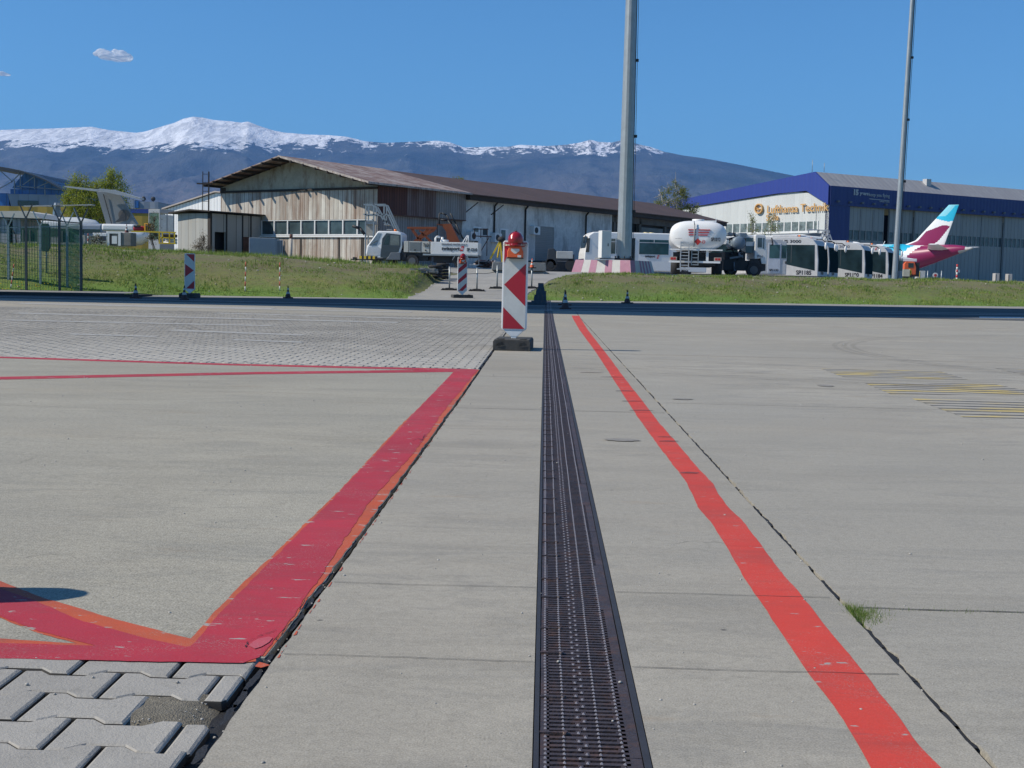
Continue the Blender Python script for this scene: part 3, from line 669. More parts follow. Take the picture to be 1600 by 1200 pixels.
MIDC = clad('half rusted sheeting', 'Y', .22, .2, ((.17,.12,.11),(.25,.2,.19)), (.09,.035,.025), .8, (.07,.04,.03), .8, .1, .4, .6)
PLASTER = M('flaking white plaster', (.62,.62,.60), .9, 0, .3, .7, (.17,.16,.15), .85, bump=.3)
WOODD = M('dark rotten timber', (.045,.038,.034), .9, 0, .3, 3)
CONCP = clad('grey concrete panels', 'X', .62, .04, ((.38,.38,.36),(.42,.42,.4)), (.3,.26,.2), .3, (.14,.13,.12), .85)
CONCQ = clad('shaded concrete panels', 'Y', 1.0, .04, ((.38,.38,.37),(.42,.42,.41)), (.3,.26,.2), .3, (.1,.1,.1), .85)
FRAMEW = M('white window frame', (.68,.69,.69), .5, 0, .08, 3)
PANE = glass('window pane', (.03,.045,.05), .12)
RUSTD = M('rusty door', (.14,.07,.05), .85, 0, .4, 3)
c_, s_ = .838, .546
BZ = 1.0
shed = thing('maintenance_shed', 'long rusty brown roofed shed with cream boarded gable and white plaster side', 'shed', (-9.5, 74., BZ), math.atan2(-s_, c_))
zw, za = 5.80-BZ, 7.55-BZ
mb = MB(); mb.box(-12.6, 0, 0, .22, 0, 2.08); mb.box(-12.6, -9.15, .0, .22, 2.08, 3.0); mb.box(-.35, 0, 0, .22, 2.08, 3.0); mb.box(-12.6, 0, 0, .22, 3.0, zw-.12)
mb.build('front_cladding', CREAM, shed)
mb = MB(); mb.prism([(-12.6,zw),(0,zw),(0,6.10-BZ),(-6.3,za-.05),(-12.6,6.02-BZ)], .02, .2, 'y'); mb.build('gable_panel', GABLE, shed)
mb = MB(); mb.box(-12.2, .0, -.08, .02, zw-.13, zw-.0); mb.box(-12.62,-12.2,-.05,.02,zw-.15,6.0-BZ); mb.build('crossbeam', WOODD, shed)
# roof
mb = MB(); ov = 1.0; LN = 44.
def rz_(x): return (za-(x+6.3)*.237) if x > -6.3 else (za+(x+6.3)*.215)
ovx = lambda x: interp(x, [(-13.0,.95),(-6.3,1.45),(.75,1.7)])
segs = [(-13.0,-6.3),(-6.3,.75)]
for a, b in segs:
    mb._a([(x, y, rz_(x)+h) for h in (0, .07) for x, y in ((a,-ovx(a)),(b,-ovx(b)),(b,7.9),(a,7.9))], [(0,3,2,1),(4,5,6,7),(0,1,5,4),(1,2,6,5),(2,3,7,6),(3,0,4,7)], 1)
    mb.prism([(a, rz_(a)-.04),(b, rz_(b)-.04),(b, rz_(b)+.02),(a, rz_(a)+.02)], 7.9, LN, 'y', 0)
rf = mb.build('roof', [BROWN_R, FADED], shed)
mb = MB()
for i in range(8):
    x = lerp(-12.9, -6.7, i/7); mb.box(x-.05, x+.05, -ovx(x)-.2, 1, rz_(x)-.13, rz_(x)-.003)
for i in range(8):
    x = lerp(-6.2, .6, i/7); mb.box(x-.05, x+.05, -ovx(x)-.12, 1, rz_(x)-.13, rz_(x)-.003)
mb.box(.3, .62, 7.9, LN, rz_(.6)-.35, rz_(.6)-.05)
mb.build('purlins', WOODD, rf)
mb = MB(); EDG = M('flaky white flashing', (.42,.38,.35), .8, 0, .5, 3, (.13,.06,.04), .9)
mb._a([(x, -ovx(x)-d, z+h) for d in (.04,.004) for x, z, h in ((-6.3,za,-.03),(.8,rz_(.8),-.03),(.8,rz_(.8),.085),(-6.3,za,.085))], [(0,1,2,3),(7,6,5,4),(0,4,5,1),(1,5,6,2),(2,6,7,3),(3,7,4,0)]); mb.box(.755,.80,-1.7,7.9,rz_(.8)-.03,rz_(.8)+.08); mb.build('flashing', EDG, rf)
# front window band
for i in range(8):
    x0 = -9.1+i*1.09; mb = MB(); x1 = x0+1.09
    for a in ((x0,x0+.04,2.1,2.98),(x1-.04,x1-.002,2.1,2.98),(x0+.04,x1-.04,2.94,2.98),(x0+.04,x1-.04,2.1,2.15)): mb.box(a[0],a[1],-.04,.1,a[2],a[3])
    w = mb.build('window', FRAMEW, shed); mb = MB(); mb.box(x0+.04,x1-.04,.04,.06,2.15,2.94); mb.build('pane', PANE, w)
mb = MB(); mb.box(-9.3,-.1,-.1,-.0,1.98,2.08); mb.build('sill', FRAMEW, shed)
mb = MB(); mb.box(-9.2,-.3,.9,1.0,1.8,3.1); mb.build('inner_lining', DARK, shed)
mb = MB()
for x, z0, z1 in ((-2.9,.5,1.95),(-5.9,.6,1.9),(-1.2,.6,1.95)): mb.box(x,x+(.1 if x < -2 else .2),-.03,0,z0,z1)
mb.build('wall_post', WOODD, shed)
# long side
mb = MB(); mb.box(-.22,0,.22,7.9,0,zw+.25); mb.build('side_cladding', GREYC, shed)
for nm, y0, y1, m in (('upper_rust_panel',-.02,2.3,RUSTY),('upper_mixed_panel',2.3,5.0,MIDC),('upper_grey_panel',5.0,7.95,GREYC)):
    mb = MB(); mb.box(.0,.28,y0,y1,4.32-BZ,5.95-BZ); mb.build('upper_panel', m, shed)
mb = MB(); mb.box(.0,.3,.8,7.97,4.26-BZ,4.32-BZ); mb.build('rusty_rail', RUSTD, shed)
mb = MB(); mb.box(-.25,.05,7.9,16.0,0,zw+.15); mb.box(-.25,.05,18.3,26,0,zw+.15); mb.box(-.25,.05,16,18.3,3.35,zw+.15); mb.build('plaster_wall', PLASTER, shed)
mb = MB(); mb.box(-.1,.02,16,18.3,.4,3.35); mb.build('roller_door', clad('grey roller door','Z',.12,.1,((.26,.255,.24),(.28,.27,.26)),(.2,.19,.18),.3,(.2,.2,.19)), shed)
for y0, y1, z0, z1 in ((9.0,9.85,1.7,3.0),(11.9,12.8,1.4,3.0)):
    mb = MB(); mb.box(.05,.1,y0,y1,z0,z1); d = mb.build('door', FRAMEW, shed); mb = MB(); mb.box(.1,.12,y0+.1,y1-.35,z0+.15,z1-.1); mb.build('pane', PANE, d)
for y, z in ((8.35,2.1),(10.9,2.1),(15.3,2.75)):
    mb = MB(); mb.box(.05,.4,y,y+.75,z,z+.55); a = mb.build('air_conditioner', FRAMEW, shed); mb = MB(); mb.cyl((.4,y+.3,z+.28),(.42,y+.3,z+.28),.2,n=14); mb.build('fan', DARK, a)
for y in (11.2,14.7,22.3):
    mb = MB(); mb.tube([(.5,y-.1,zw-.05),(.25,y,zw-.3),(.12,y,zw-.45),(.12,y,1.2 if y > 12 else 2.7)],.06,6); mb.build('drain_pipe', WOODD, shed)
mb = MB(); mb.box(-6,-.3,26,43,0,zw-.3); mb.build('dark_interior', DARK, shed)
mb = MB()
for y in (26.2,30,34,38,42): mb.box(-.2,.1,y,y+.3,0,zw)
mb.box(-.2,.1,26,43,zw-.7,zw+.1); mb.build('bay_frame', M('weathered timber',(.14,.12,.1),.9,0,.3,2), shed)
for y0, y1 in ((30.5,33.9),(38.5,41.8)):
    mb = MB(); mb.box(-.1,0,y0,y1,0,zw-.9); mb.build('bay_door', M('faded bay door',(.24,.22,.19),.85,0,.3,1), shed)
mb = MB(); mb.box(.1,2.6,13,26,0,1.0); mb.build('loading_dock', M('dark dock concrete',(.05,.055,.06),.9,0,.3,1), shed)
mb = MB(); mb.box(-12.6,-12.4,.2,LN,0,zw); mb.box(-12.6,0,LN-.2,LN,0,zw); mb.build('rear_wall', PLASTER, shed)
mb = MB()
for y in (8.2,10.9): mb.tube([(.06,y,4.4-BZ+.4),(1.0,y,4.4-BZ+1.0)],.03,6)
mb.build('bracket', WOODD, shed)
# annex in front of the gable's left end
ann = thing('flat_roofed_annex', 'low flat roofed concrete annex with open dark doorway beside the rusty shed', 'annex', (-19.35,75.6,1.2), math.atan2(-s_, c_))
za_ = 4.2-1.2
mb = MB(); mb.box(-2.75,0,0,.15,0,za_); mb.build('front_wall', CONCP, ann)
mb = MB(); mb.box(-.15,0,.15,.33,0,za_); mb.box(-.15,0,.33,1.2,1.95,za_); mb.box(-.15,0,1.2,2.55,0,za_); mb.box(-.15,0,2.55,3.15,1.75,za_); mb.box(-.15,0,3.15,4.1,0,za_); mb.build('side_wall', CONCQ, ann)
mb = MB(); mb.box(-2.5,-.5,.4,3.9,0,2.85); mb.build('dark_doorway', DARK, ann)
mb = MB(); mb.box(-.1,-.03,2.55,3.15,0,1.75); mb.build('door', RUSTD, ann)
mb = MB(); mb.prism([(-3.2,za_-.02),(-1.4,za_+.16),(.35,za_+.06),(.35,za_+.12),(-1.4,za_+.24),(-3.2,za_+.06)],-.35,4.6,'y'); mb.build('roof', WOODD, ann)
mb = MB(); mb.box(-.2,.03,-.03,.1,0,za_); mb.box(-.03,.04,1.2,1.28,0,za_); mb.box(-.03,.04,2.47,2.55,0,za_); mb.box(-.03,.04,3.15,3.22,0,za_); mb.build('corner_post', WOODD, ann)
# iron ladder frame on the annex roof
P = at(322, 330, 77); lad = thing('roof_ladder_frame', 'dark iron ladder frame standing on the flat annex roof', 'ladder', (P.x, P.y, 4.35))
mb = MB(); z1 = at(322,268,77).z-4.35
mb.box(.12,.19,-.03,.03,0,z1+.0); mb.box(-.22,-.18,-.02,.02,0,z1); [mb.box(-.2,.14,-.015,.015,z1*k,z1*k+.03) for k in (.25,.5,.72,.93)]; mb.build('uprights', WOODD, lad)
mb = MB(); mb.box(-.55,.35,-.04,.04,z1-.75,z1-.67); mb.build('crossbar', WOODD, lad)
# white corrugated shed behind
WC = clad('white corrugated sheet','X',.3,.12,((.80,.81,.82),(.86,.87,.88)),(.6,.6,.6),.2,(.45,.47,.5))
P = at(300,380,98); wsh = thing('white_corrugated_shed', 'white corrugated gable shed behind the flat roofed annex', 'shed', (P.x,98,1.2), R(-26))
zt = lambda y: at(300,y,98).z-1.2
mb = MB(); mb.prism([(-2.6,0),(6,0),(6,zt(311)),(2.3,zt(302)),(-2.6,zt(327))],0,8,'y'); mb.build('wall', WC, wsh)
mb = MB(); mb.prism([(-2.8,zt(327)),(2.3,zt(301)),(6.2,zt(309)),(6.2,zt(307)),(2.3,zt(299)),(-2.8,zt(325))],-.2,8.2,'y'); mb.build('roof', M('pale roof edge',(.45,.4,.38),.7), wsh)
# glazed booth
P = at(232,378,92); bo = thing('glazed_booth', 'small grey booth with tall windows left of the annex', 'booth', (P.x,92,1.55), R(-20)); h = at(240,327,92).z-1.55; k = 92/2050
GREYP = M('grey painted steel',(.33,.35,.38),.5,0,.1,3)
mb = MB(); mb.box(0,.95,0,1.7,0,h*.42); mb.box(0,.95,0,1.7,h*.93,h); [mb.box(x,x+.07,y,y+.07,h*.42,h*.93) for x, y in ((0,0),(.88,0),(.0,1.63),(.88,1.63),(.88,.85))]; mb.build('body', GREYP, bo, .01)
mb = MB(); mb.box(.07,.88,.02,.04,h*.43,h*.92); mb.build('pane', glass('booth glass',(.05,.08,.06)), bo)
mb = MB(); mb.box(.90,.92,.07,1.63,h*.45,h*.9); mb.build('side_pane', M('pale reflecting pane',(.5,.56,.58),.2), bo)

# ------------------------------------------------------------------ hangar
HS = 1.2; hc = (43.4*HS+.0, 200*HS)
def zh(px, py, Y): return at(px, py, Y).z
hz = 1.1
hg = thing('aircraft_hangar', 'huge blue and white aircraft hangar with grey sliding doors', 'hangar', (Xat(1297,240,19),240,hz), math.atan2(.555,.832))
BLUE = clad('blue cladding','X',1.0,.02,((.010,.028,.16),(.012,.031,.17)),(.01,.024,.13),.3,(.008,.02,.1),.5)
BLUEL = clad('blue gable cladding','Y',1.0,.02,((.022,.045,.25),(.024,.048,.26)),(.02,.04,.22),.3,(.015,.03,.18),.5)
HW = clad('white hangar cladding','Y',2.2,.025,((.52,.54,.54),(.56,.58,.58)),(.48,.49,.48),.4,(.40,.42,.42),.55)
HG = clad('grey door cladding','X',1.1,.07,((.27,.28,.29),(.31,.315,.325)),(.22,.23,.24),.4,(.11,.12,.13),.6)
HR = clad('grey hangar roof','X',1.3,.06,((.32,.31,.31),(.36,.35,.345)),(.27,.25,.25),.6,(.22,.21,.21),.6)
e0 = zh(1297,290,240)-hz; b0 = zh(1300,320,240)-hz
# local: x along door face, y along gable (away-left)
def dx(px):   # local x on the front face seen at a pixel column
    a = (px-852)/2050; X0, Y0 = hg.location.x, 240
    return (a*Y0-X0)/(.832-a*.555)
ty = lambda px: None
rid_y, rid_z = 3.6, zh(1275,268.5,243)-hz
far_y, far_z = 56., zh(1005,326.5,287)-hz
L = 110.
mb = MB(); mb._a([(0,0,0),(0,far_y,0),(0,far_y,far_z-1.6),(0,rid_y+5.5,rid_z-3.4),(0,rid_y,rid_z-3.9),(0,0,b0)],[(0,1,2,3,4,5)]); mb.build('white_gable_wall', HW, hg)
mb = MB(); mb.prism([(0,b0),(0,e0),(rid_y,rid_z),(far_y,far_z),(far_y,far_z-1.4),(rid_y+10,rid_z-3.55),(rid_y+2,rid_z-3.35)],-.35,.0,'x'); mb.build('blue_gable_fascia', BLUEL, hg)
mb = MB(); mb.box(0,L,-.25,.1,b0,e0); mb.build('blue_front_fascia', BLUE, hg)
mb = MB(); mb.box(0,dx(1318.3),-.12,.9,0,b0); mb.build('blue_corner_pier', BLUE, hg)
mb = MB(); mb._a([(0,0,e0),(L,0,e0),(L,rid_y,rid_z),(0,rid_y,rid_z)],[(0,1,2,3)]); mb._a([(0,rid_y,rid_z),(L,rid_y,rid_z),(L,far_y,far_z),(0,far_y,far_z)],[(0,1,2,3)]); mb.build('roof', HR, hg)
# door leaves: widths from the picture
zb = b0; doorz0, doorz1 = zh(1320,374,243)-hz, zh(1320,359,243)-hz
edges = [dx(1318.5)]+[dx(1318.5)+3.75*i for i in range(1,3)]
gap0, gap1 = dx(1374), dx(1384.5)
def leaf(x0, x1, yo):
    mb = MB(); mb.box(x0,x1,yo,yo+.3,0,doorz0); mb.box(x0,x1,yo,yo+.3,doorz1,zb-.02); n = max(2,round((x1-x0)/1.4))
    w = (x1-x0)/n; [mb.box(x0+i*w-.12 if i else x0, x0+i*w+.12 if i < n else x1, yo, yo+.3, doorz0, doorz1) for i in range(n+1)]
    o = mb.build('door_leaf', HG, hg); mb = MB(); mb.box(x0+.1,x1-.1,yo+.1,yo+.15,doorz0,doorz1); mb.build('pane', glass('hangar glass',(.035,.05,.06)), o)
    mb = MB(); mb.box(x0,x0+.12,yo-.1,yo-.003,0,zb-.4); mb.build('stile', M('pale door rail',(.26,.27,.29),.6), o)
x = dx(1318.5)-.1
while x < gap0-2: x1 = min(x+3.3, gap0); leaf(x, x1, .35); x = x1
x = gap1
while x < L-4: leaf(x, x+6.6, .35 if int(x) % 2 else .75); x += 6.6
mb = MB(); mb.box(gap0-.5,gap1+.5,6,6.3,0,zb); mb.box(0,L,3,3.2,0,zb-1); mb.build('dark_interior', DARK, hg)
for i in range(24):
    x = 1.5+i*3.1; mb = MB(); mb.box(x,x+.5,-.7,-.25,b0+.55,b0+.85); o = mb.build('floodlight', M('lamp housing',(.12,.13,.15),.5), hg)
# gable window band, in bays
def gy(px):
    a = (px-852)/2050; X0, Y0 = hg.location.x, 240
    return (X0-a*Y0)/(.555+a*.832)
wz0, wz1 = zh(1240,363,255)-hz, zh(1240,350,255)-hz
e = [gy(1271),gy(1265)]+[gy(1265-11.3*i) for i in range(1,13)]
for a, b in zip(e, e[1:]):
    mb = MB(); mb.box(-.12,-.003,a+.15,b-.15,wz0,wz1); o = mb.build('gable_window', glass('green grey glass',(.09,.11,.11),.2), hg)
mb = MB(); mb.box(-.2,-.003,e[0],e[-1],wz0-.5,wz0-.1); [mb.box(-.16,-.003,a-.12,a+.12,wz0-.1,wz1+.1) for a in e]; mb.build('window_frame', FRAMEW, hg)
mb = MB(); mb.box(-.9,-.4,gy(1297)+1,gy(1120),wz0-2.6,wz0-1.3); mb.build('canopy', M('pale canopy',(.5,.5,.5),.6), hg)
GOLD = M('amber gold letters',(.62,.36,.13),.5,0,.12,1.5)
def gable_text(s, pxl, pxr, pyb, hpx, bold=.004):
    a, b = gy(pxl), gy(pxr); Ym = 240+.832*(a+b)/2; z = zh((pxl+pxr)/2, pyb, Ym)-hz
    return text(s, abs(a-b), hpx*Ym/2050, GOLD, hg, (-.3,(a+b)/2,z), R(-90), .07, bold=bold)
gable_text('Lufthansa Technik', 1194, 1288, 331.5, 12.5); gable_text('Sofia', 1193, 1212, 344.5, 9.5)
cyy = gy(1181); cz = zh(1181,326,240+.832*cyy)-hz; r_ = 7.6*258/2050
mb = MB()
for i in range(40):
    a0, a1 = 2*math.pi*i/40, 2*math.pi*(i+1)/40
    q = [(cyy+rr*math.cos(a)*1.12, cz+rr*math.sin(a)) for rr, a in ((r_,a0),(r_,a1),(r_*.8,a1),(r_*.8,a0))]
    mb._a([(x, y, z) for x in (-.5,-.1) for y, z in q], [(0,3,2,1),(4,5,6,7),(0,1,5,4),(2,3,7,6)])
crane = [(.66,.30),(.1,-.05),(-.05,.05),(-.62,-.12),(-.3,-.2),(-.05,-.12),(.02,-.28),(.28,-.22),(.2,-.1),(.6,-.3),(.35,.0)]
mb.prism([(cyy-u*r_*1.0*-1, cz+v*r_) for u, v in crane], -.5, -.1, 'x')
mb.build('emblem', GOLD, hg)
PALE = M('pale lettering',(.42,.45,.5),.5)
def face_text(s, pxl, pxr, pyb, hpx, bold=.0):
    a, b = dx(pxl), dx(pxr); Ym = 240+.555*(a+b)/2; z = zh((pxl+pxr)/2, pyb, Ym)-hz
    return text(s, b-a, hpx*Ym/2050, PALE, hg, ((a+b)/2,-.3,z), 0, .03, bold=bold)
face_text('15', 1322, 1329, 305, 9, .06); face_text('years', 1331, 1344.5, 306.5, 5.5, .04); face_text('keep you flying', 1345.5, 1377, 309.2, 7)
a, b = dx(1346), dx(1377); z = zh(1361,311,245)-hz
mb = MB(); mb._a([(a,-.31,z),(b,-.31,z-.1),(b,-.31,z+.0),(a,-.31,z+.12)],[(0,1,2,3)]); mb.build('underline', PALE, hg)
face_text('Lufthansa Technik', 1362, 1377, 316, 2.2)
for a, b, c in ((1,2.6,1.6),(0,4.6,2.2)): mb = MB(); mb.tube([(a,b,rid_z),(a,b,rid_z+c)],.05,5); mb.build('aerial', STEEL, hg)
mb = MB(); a = dx(1452); mb.box(a-.65,a+.65,2.2,3.2,rid_z-1,rid_z+.32); mb.build('roof_vent', M('vent paint',(.5,.5,.5),.5), hg)

# ------------------------------------------------------------------ far left terminal
DL = 250; kk = DL/2050
tm = thing('glass_terminal', 'far blue glass terminal with curved grey roof at the left edge', 'terminal', (Xat(0,DL),DL,1.0))
tx = lambda px: Xat(px,DL)-tm.location.x
tzz = lambda py: at(60,py,DL).z-1.0
BG = clad('blue curtain glass','X',1.4,.06,((.02,.10,.33),(.03,.14,.42)),(.02,.07,.22),.5,(.02,.04,.09),.25,1)
GP = clad('grey blue panels','X',1.9,.04,((.22,.26,.33),(.25,.29,.36)),None,0,(.15,.17,.2),.6)
roofc = [(-60,255),(3,262),(20,264.5),(40,268),(60,274),(80,282),(100,293),(104,295)]
mb = MB(); mb.prism([(tx(a),tzz(b)) for a, b in [(18,294),(26,283)]+roofc[3:]+[(96,296),(60,296)]],.6,25,'y'); mb.prism([(tx(a),tzz(b)) for a, b in ((16,296),(96,296),(96,304),(16,304))],.4,25,'y'); mb.prism([(tx(a),tzz(b)) for a, b in ((-60,303),(14,303),(17,330),(-60,330))],-.2,25,'y'); mb.build('glass_wall', BG, tm)
mb = MB(); mb.prism([(tx(a),tzz(b)) for a, b in roofc]+[(tx(a),tzz(b+2.2)) for a, b in reversed(roofc)],-2.5,26,'y'); mb.build('curved_roof', M('dark roof edge',(.045,.055,.07),.5), tm)
mb = MB(); mb.prism([(tx(a),tzz(b)) for a, b in ((14,304),(94,304),(94,325),(20,325))],-.4,25,'y'); mb.build('panel_wall', GP, tm)
mb = MB()
for a, b in (((2,266),(24,285)),((24,285),(4,296)),((30,292),(98,296)),((22,286),(40,268)),((36,268),(36,295)),((58,274),(58,296)),((40,290),(60,275)),((60,294),(82,284)),((74,290),(74,306)),((27,283),(27,304))): mb.bar((tx(a[0]),-1,tzz(a[1])),(tx(b[0]),-1,tzz(b[1])),.16)
mb.build('truss', M('grey steel truss',(.24,.27,.31),.5), tm)
mb = MB(); mb.box(tx(30),tx(62),-.5,-.35,tzz(322),tzz(314)); mb.build('window_strip', GLASS, tm)
yw = thing('yellow_hoarding', 'long ochre yellow wall with blue top running behind the parked tails', 'wall', (Xat(0,205),205,1.0)); kx = lambda px: Xat(px,205)-yw.location.x; kz = lambda py: at(120,py,205).z-1
mb = MB(); mb.box(kx(-70),kx(256),0,.4,0,kz(324)); mb.build('ochre_panel', clad('ochre panel','X',3,.01,((.30,.21,.03),(.34,.24,.035)),(.22,.16,.03),.4,(.2,.14,.02)), yw)
mb = MB(); mb.box(kx(198),kx(256),-.1,.5,kz(331),kz(324.5)); mb.build('blue_trim', M('blue trim',(.02,.05,.25),.5), yw)
gb = thing('grey_roof_building', 'low grey blue building carrying two dark satellite dishes', 'building', (Xat(200,230),230,1)); gx = lambda px: Xat(px,230)-gb.location.x; gzz = lambda py: at(220,py,230).z-1
mb = MB(); mb.box(gx(190),gx(211),0,9,0,gzz(312)); mb.box(gx(211),gx(247),0,9,0,gzz(315)); mb.build('wall', GP, gb)
mb = MB(); mb.box(gx(211),gx(217),-.2,0,gzz(325),gzz(314)); mb.build('blue_window', BG, gb)
for px in (219,234):
    mb = MB(); x = gx(px); z = gzz(309.5); mb.ball((x,2,z),.42,12,6,0,(1,.3,1)); mb.cyl((x,2.2,gzz(316)),(x,2.2,z),.06,n=6); mb.build('satellite_dish', DARK, gb)
# ================================================================== TRAFFIC BEACONS, CONES, POSTS
def beacon(label, loc, rz, polys, s=1., lamp=True, foot=(.42,.80), tiny=False, group='red and white beacon panels'):
    t = thing('traffic_beacon', label, 'beacon', loc, rz, group)
    w, h, z0 = .145*s, 1.02*s, .215*s
    mb = MB(); mb.prism([(-w+.02,z0),(w-.02,z0),(w,z0+.02),(w,z0+h-.02),(w-.02,z0+h),(-w+.02,z0+h),(-w,z0+h-.02),(-w,z0+.02)],-.02,.02,'y')
    mb.prism([(-w+.03,z0),(w-.03,z0),(.035,.14*s),(-.035,.14*s)],-.018,.018,'y'); mb.box(-.03,.03,-.016,.016,.02,.16*s)
    bd = mb.build('panel', SHINY, t, .005)
    iw, ih = w-.017, h-.036; zb_ = z0+.018
    mb = MB(); mb.box(-iw,iw,-.023,-.0202,zb_,zb_+ih); mb.build('white_sheeting', RETRO, bd)
    mb = MB()
    for P in polys: mb.prism([(-iw+u*2*iw, zb_+v*ih) for u, v in P],-.0255,-.0232,'y')
    mb.build('red_sheeting', RED, bd)
    fw, fd = foot; fw /= 2; fd /= 2; H = .125
    mb = MB(); mb.prism([(-fw,0),(fw,0),(fw,.1),(fw-.015,H),(-fw+.015,H),(-fw,.1)],-fd,fd,'y')
    for x in (-fw*.6, fw*.6):
        mb._a([(x-.05,-fd-.004,.05),(x+.05,-fd-.004,.065),(x+.02,-fd-.012,.1),(x-.03,-fd-.02,.085)],[(0,1,2,3)]); mb.box(x-.04,x+.04,-fd+.02,-fd+.1,H,H+.012)
    mb.build('foot', M('dusty rubber foot',(.05,.05,.048),.85,0,.35,9,(.12,.11,.1),.5), t, .01)
    if lamp:
        zl = z0+h-.055; L_ = lamp_unit(t, zl, s)
    return t
REDLENS = None
def lens_mat():
    m, nt, b = base_mat('red lens'); v = coords(nt)
    c = mixc(nt, ramp(nt, nz(nt, v, 30, 3), .3, .7), (.45,.008,.012), (.25,.004,.01)); nt.links.new(c, b.inputs['Base Color'])
    b.inputs['Roughness'].default_value = .12; b.inputs['Transmission Weight'].default_value = .25; b.inputs['Coat Weight'].default_value = .6
    bumpn(nt, _w(nt, v), b, .25, .01); return m
def _w(nt, v):
    w = _n(nt, 'TexWave', bands_direction='Z'); w.inputs['Scale'].default_value = 26; nt.links.new(v, w.inputs[0]); return w.outputs[1]
REDLENS = lens_mat()
def lamp_unit(t, zl, s):
    k = .92*s
    mb = MB(); mb.prism([(-.098*k,zl-.15*k),(.098*k,zl-.15*k),(.098*k,zl-.075*k),(.07*k,zl-.01*k),(-.07*k,zl-.01*k),(-.098*k,zl-.075*k)],-.105,-.027,'y'); L = mb.build('warning_lamp', ORANGE, t, .008)
    mb = MB(); mb.box(-.1*k,.1*k,-.107,-.027,zl-.162*k,zl-.15*k); mb.build('lamp_base', BLACK, L)
    mb = MB(); mb.cyl((0,-.066,zl-.012),(0,-.066,zl+.02),.085*k,.09*k,20); mb.ball((0,-.066,zl+.075*k),.098*k,20,14); mb.build('red_lens', REDLENS, L)
    mb = MB(); mb.cyl((0,-.066,zl+.165*k),(0,-.066,zl+.182*k),.02,.014,8); mb.build('cap', BLACK, L)
    mb = MB(); mb.prism([(-.052*k,zl-.04*k),(.052*k,zl-.04*k),(.052*k,zl-.066*k),(.012*k,zl-.1*k),(-.012*k,zl-.1*k),(-.052*k,zl-.066*k)],-.1075,-.1055,'y'); mb.build('white_emblem', RETRO, L)
    mb = MB(); mb.box(.03*k,.075*k,-.1075,-.1055,zl-.145*k,zl-.118*k); mb.build('sticker', RETRO, L)
    WIRE = M('bare wire',(.5,.45,.36),.4,.5)
    mb = MB()
    for dz, sl_ in ((.0,.012),(.018,-.01),(-.008,-.002)):
        mb.tube([(-.14*s,-.026,zl+.005+dz),(-.1*k,-.11,zl-.0+dz*.4),(.1*k,-.115,zl+.005+dz*.6+sl_),(.14*s,-.026,zl+.01+dz+sl_)],.0028,5)
    mb.build('wire_tie', WIRE, L); return L
near = [[(0,1),(.62,1),(.26,.93),(0,.765)],[(.74,1),(1,1),(1,.985),(.9,.95),(.72,.945)],[(.01,.5),(1,.745),(1,.27)],[(0,.25),(0,0),(.97,0)]]
near[2] = [(.02,.51),(.98,.755),(.98,.265)]
x, y = G(801,545.5)
beacon('tall red and white beacon panel with glowing red dome lamp, nearest to the camera', (x+.01, y+.02, 0), R(-2), near)
right = [[(1,1),(1,.78),(.1,1)],[(0,.72),(0,.35),(.95,.54)],[(1,.25),(1,.02),(.1,.02)]]
p = hit(298,465); beacon('red and white beacon panel with arrow pointing right, left of the shed in the distance', (p.x,p.y-.1,p.z), R(4), right, 1.0, False, (.45,.8))
mb = MB()
p = hit(722,467.5); diag = [[(0,.10),(0,.0),(.7,0),(1,.13),(1,.24),(.0,.0)],[(0,.32),(0,.2),(1,.42),(1,.56)],[(0,.66),(0,.52),(1,.74),(1,.88)],[(0,.98),(0,.86),(.7,1),(.1,1)]]
diag[0] = [(.05,.0),(.55,0),(1,.12),(1,.24)]
b3 = beacon('narrow diagonal striped beacon panel with red lamp standing at the ramp foot', (p.x,p.y-.1,p.z), R(14), diag, 1.05, True, (.62,.5))
def cone(label, loc, h=.5, mats=None, group='dark traffic cones'):
    t = thing('traffic_cone', label, 'cone', loc, rng.random(), group); m = mats or (M('faded dark cone',(.05,.02,.018),.6),M('dull reflective band',(.45,.46,.46),.5))
    r = .13*h/.5; mb = MB(); mb.lathe([(r,0),(.075*h,h*.6),(.06*h,h*.78),(.035*h,h),(0,h)],16); b = mb.build('cone_body', m[0], t)
    mb = MB(); rr = lambda z: interp(z,[(0,r),(h*.6,.075*h),(h*.78,.06*h),(h,.035*h)])+.004
    for a, c in ((.36,.52),(.68,.82)): mb.lathe([(rr(a*h),a*h),(rr(c*h),c*h)],16)
    mb.build('reflective_band', m[1], t)
    mb = MB(); mb.box(-r*1.25,r*1.25,-r*1.25,r*1.25,0,.035); mb.build('base', m[0] if mats is None else BLACK, t, .006); return t
for px, py, lab, h in ((212,466,'dark cone by the end of the kerb, leftmost of the cones',.40),(288,468.5,'reddish dark cone just in front of the far beacon panel',.38),(450,466,'small dark cone alone between the two far beacon panels',.36),(980,474,'dark cone furthest right, alone on the road edge',.42)):
    p = hit(px,py); cone(lab, p, h)
p = hit(883,483); cone('dark cone with muddy base standing right of the drain line', p, .46)
p = hit(882.6,477); cone('slimmer dark cone just behind the muddy based one', p, .44)
OC = (ORANGE, RETRO)
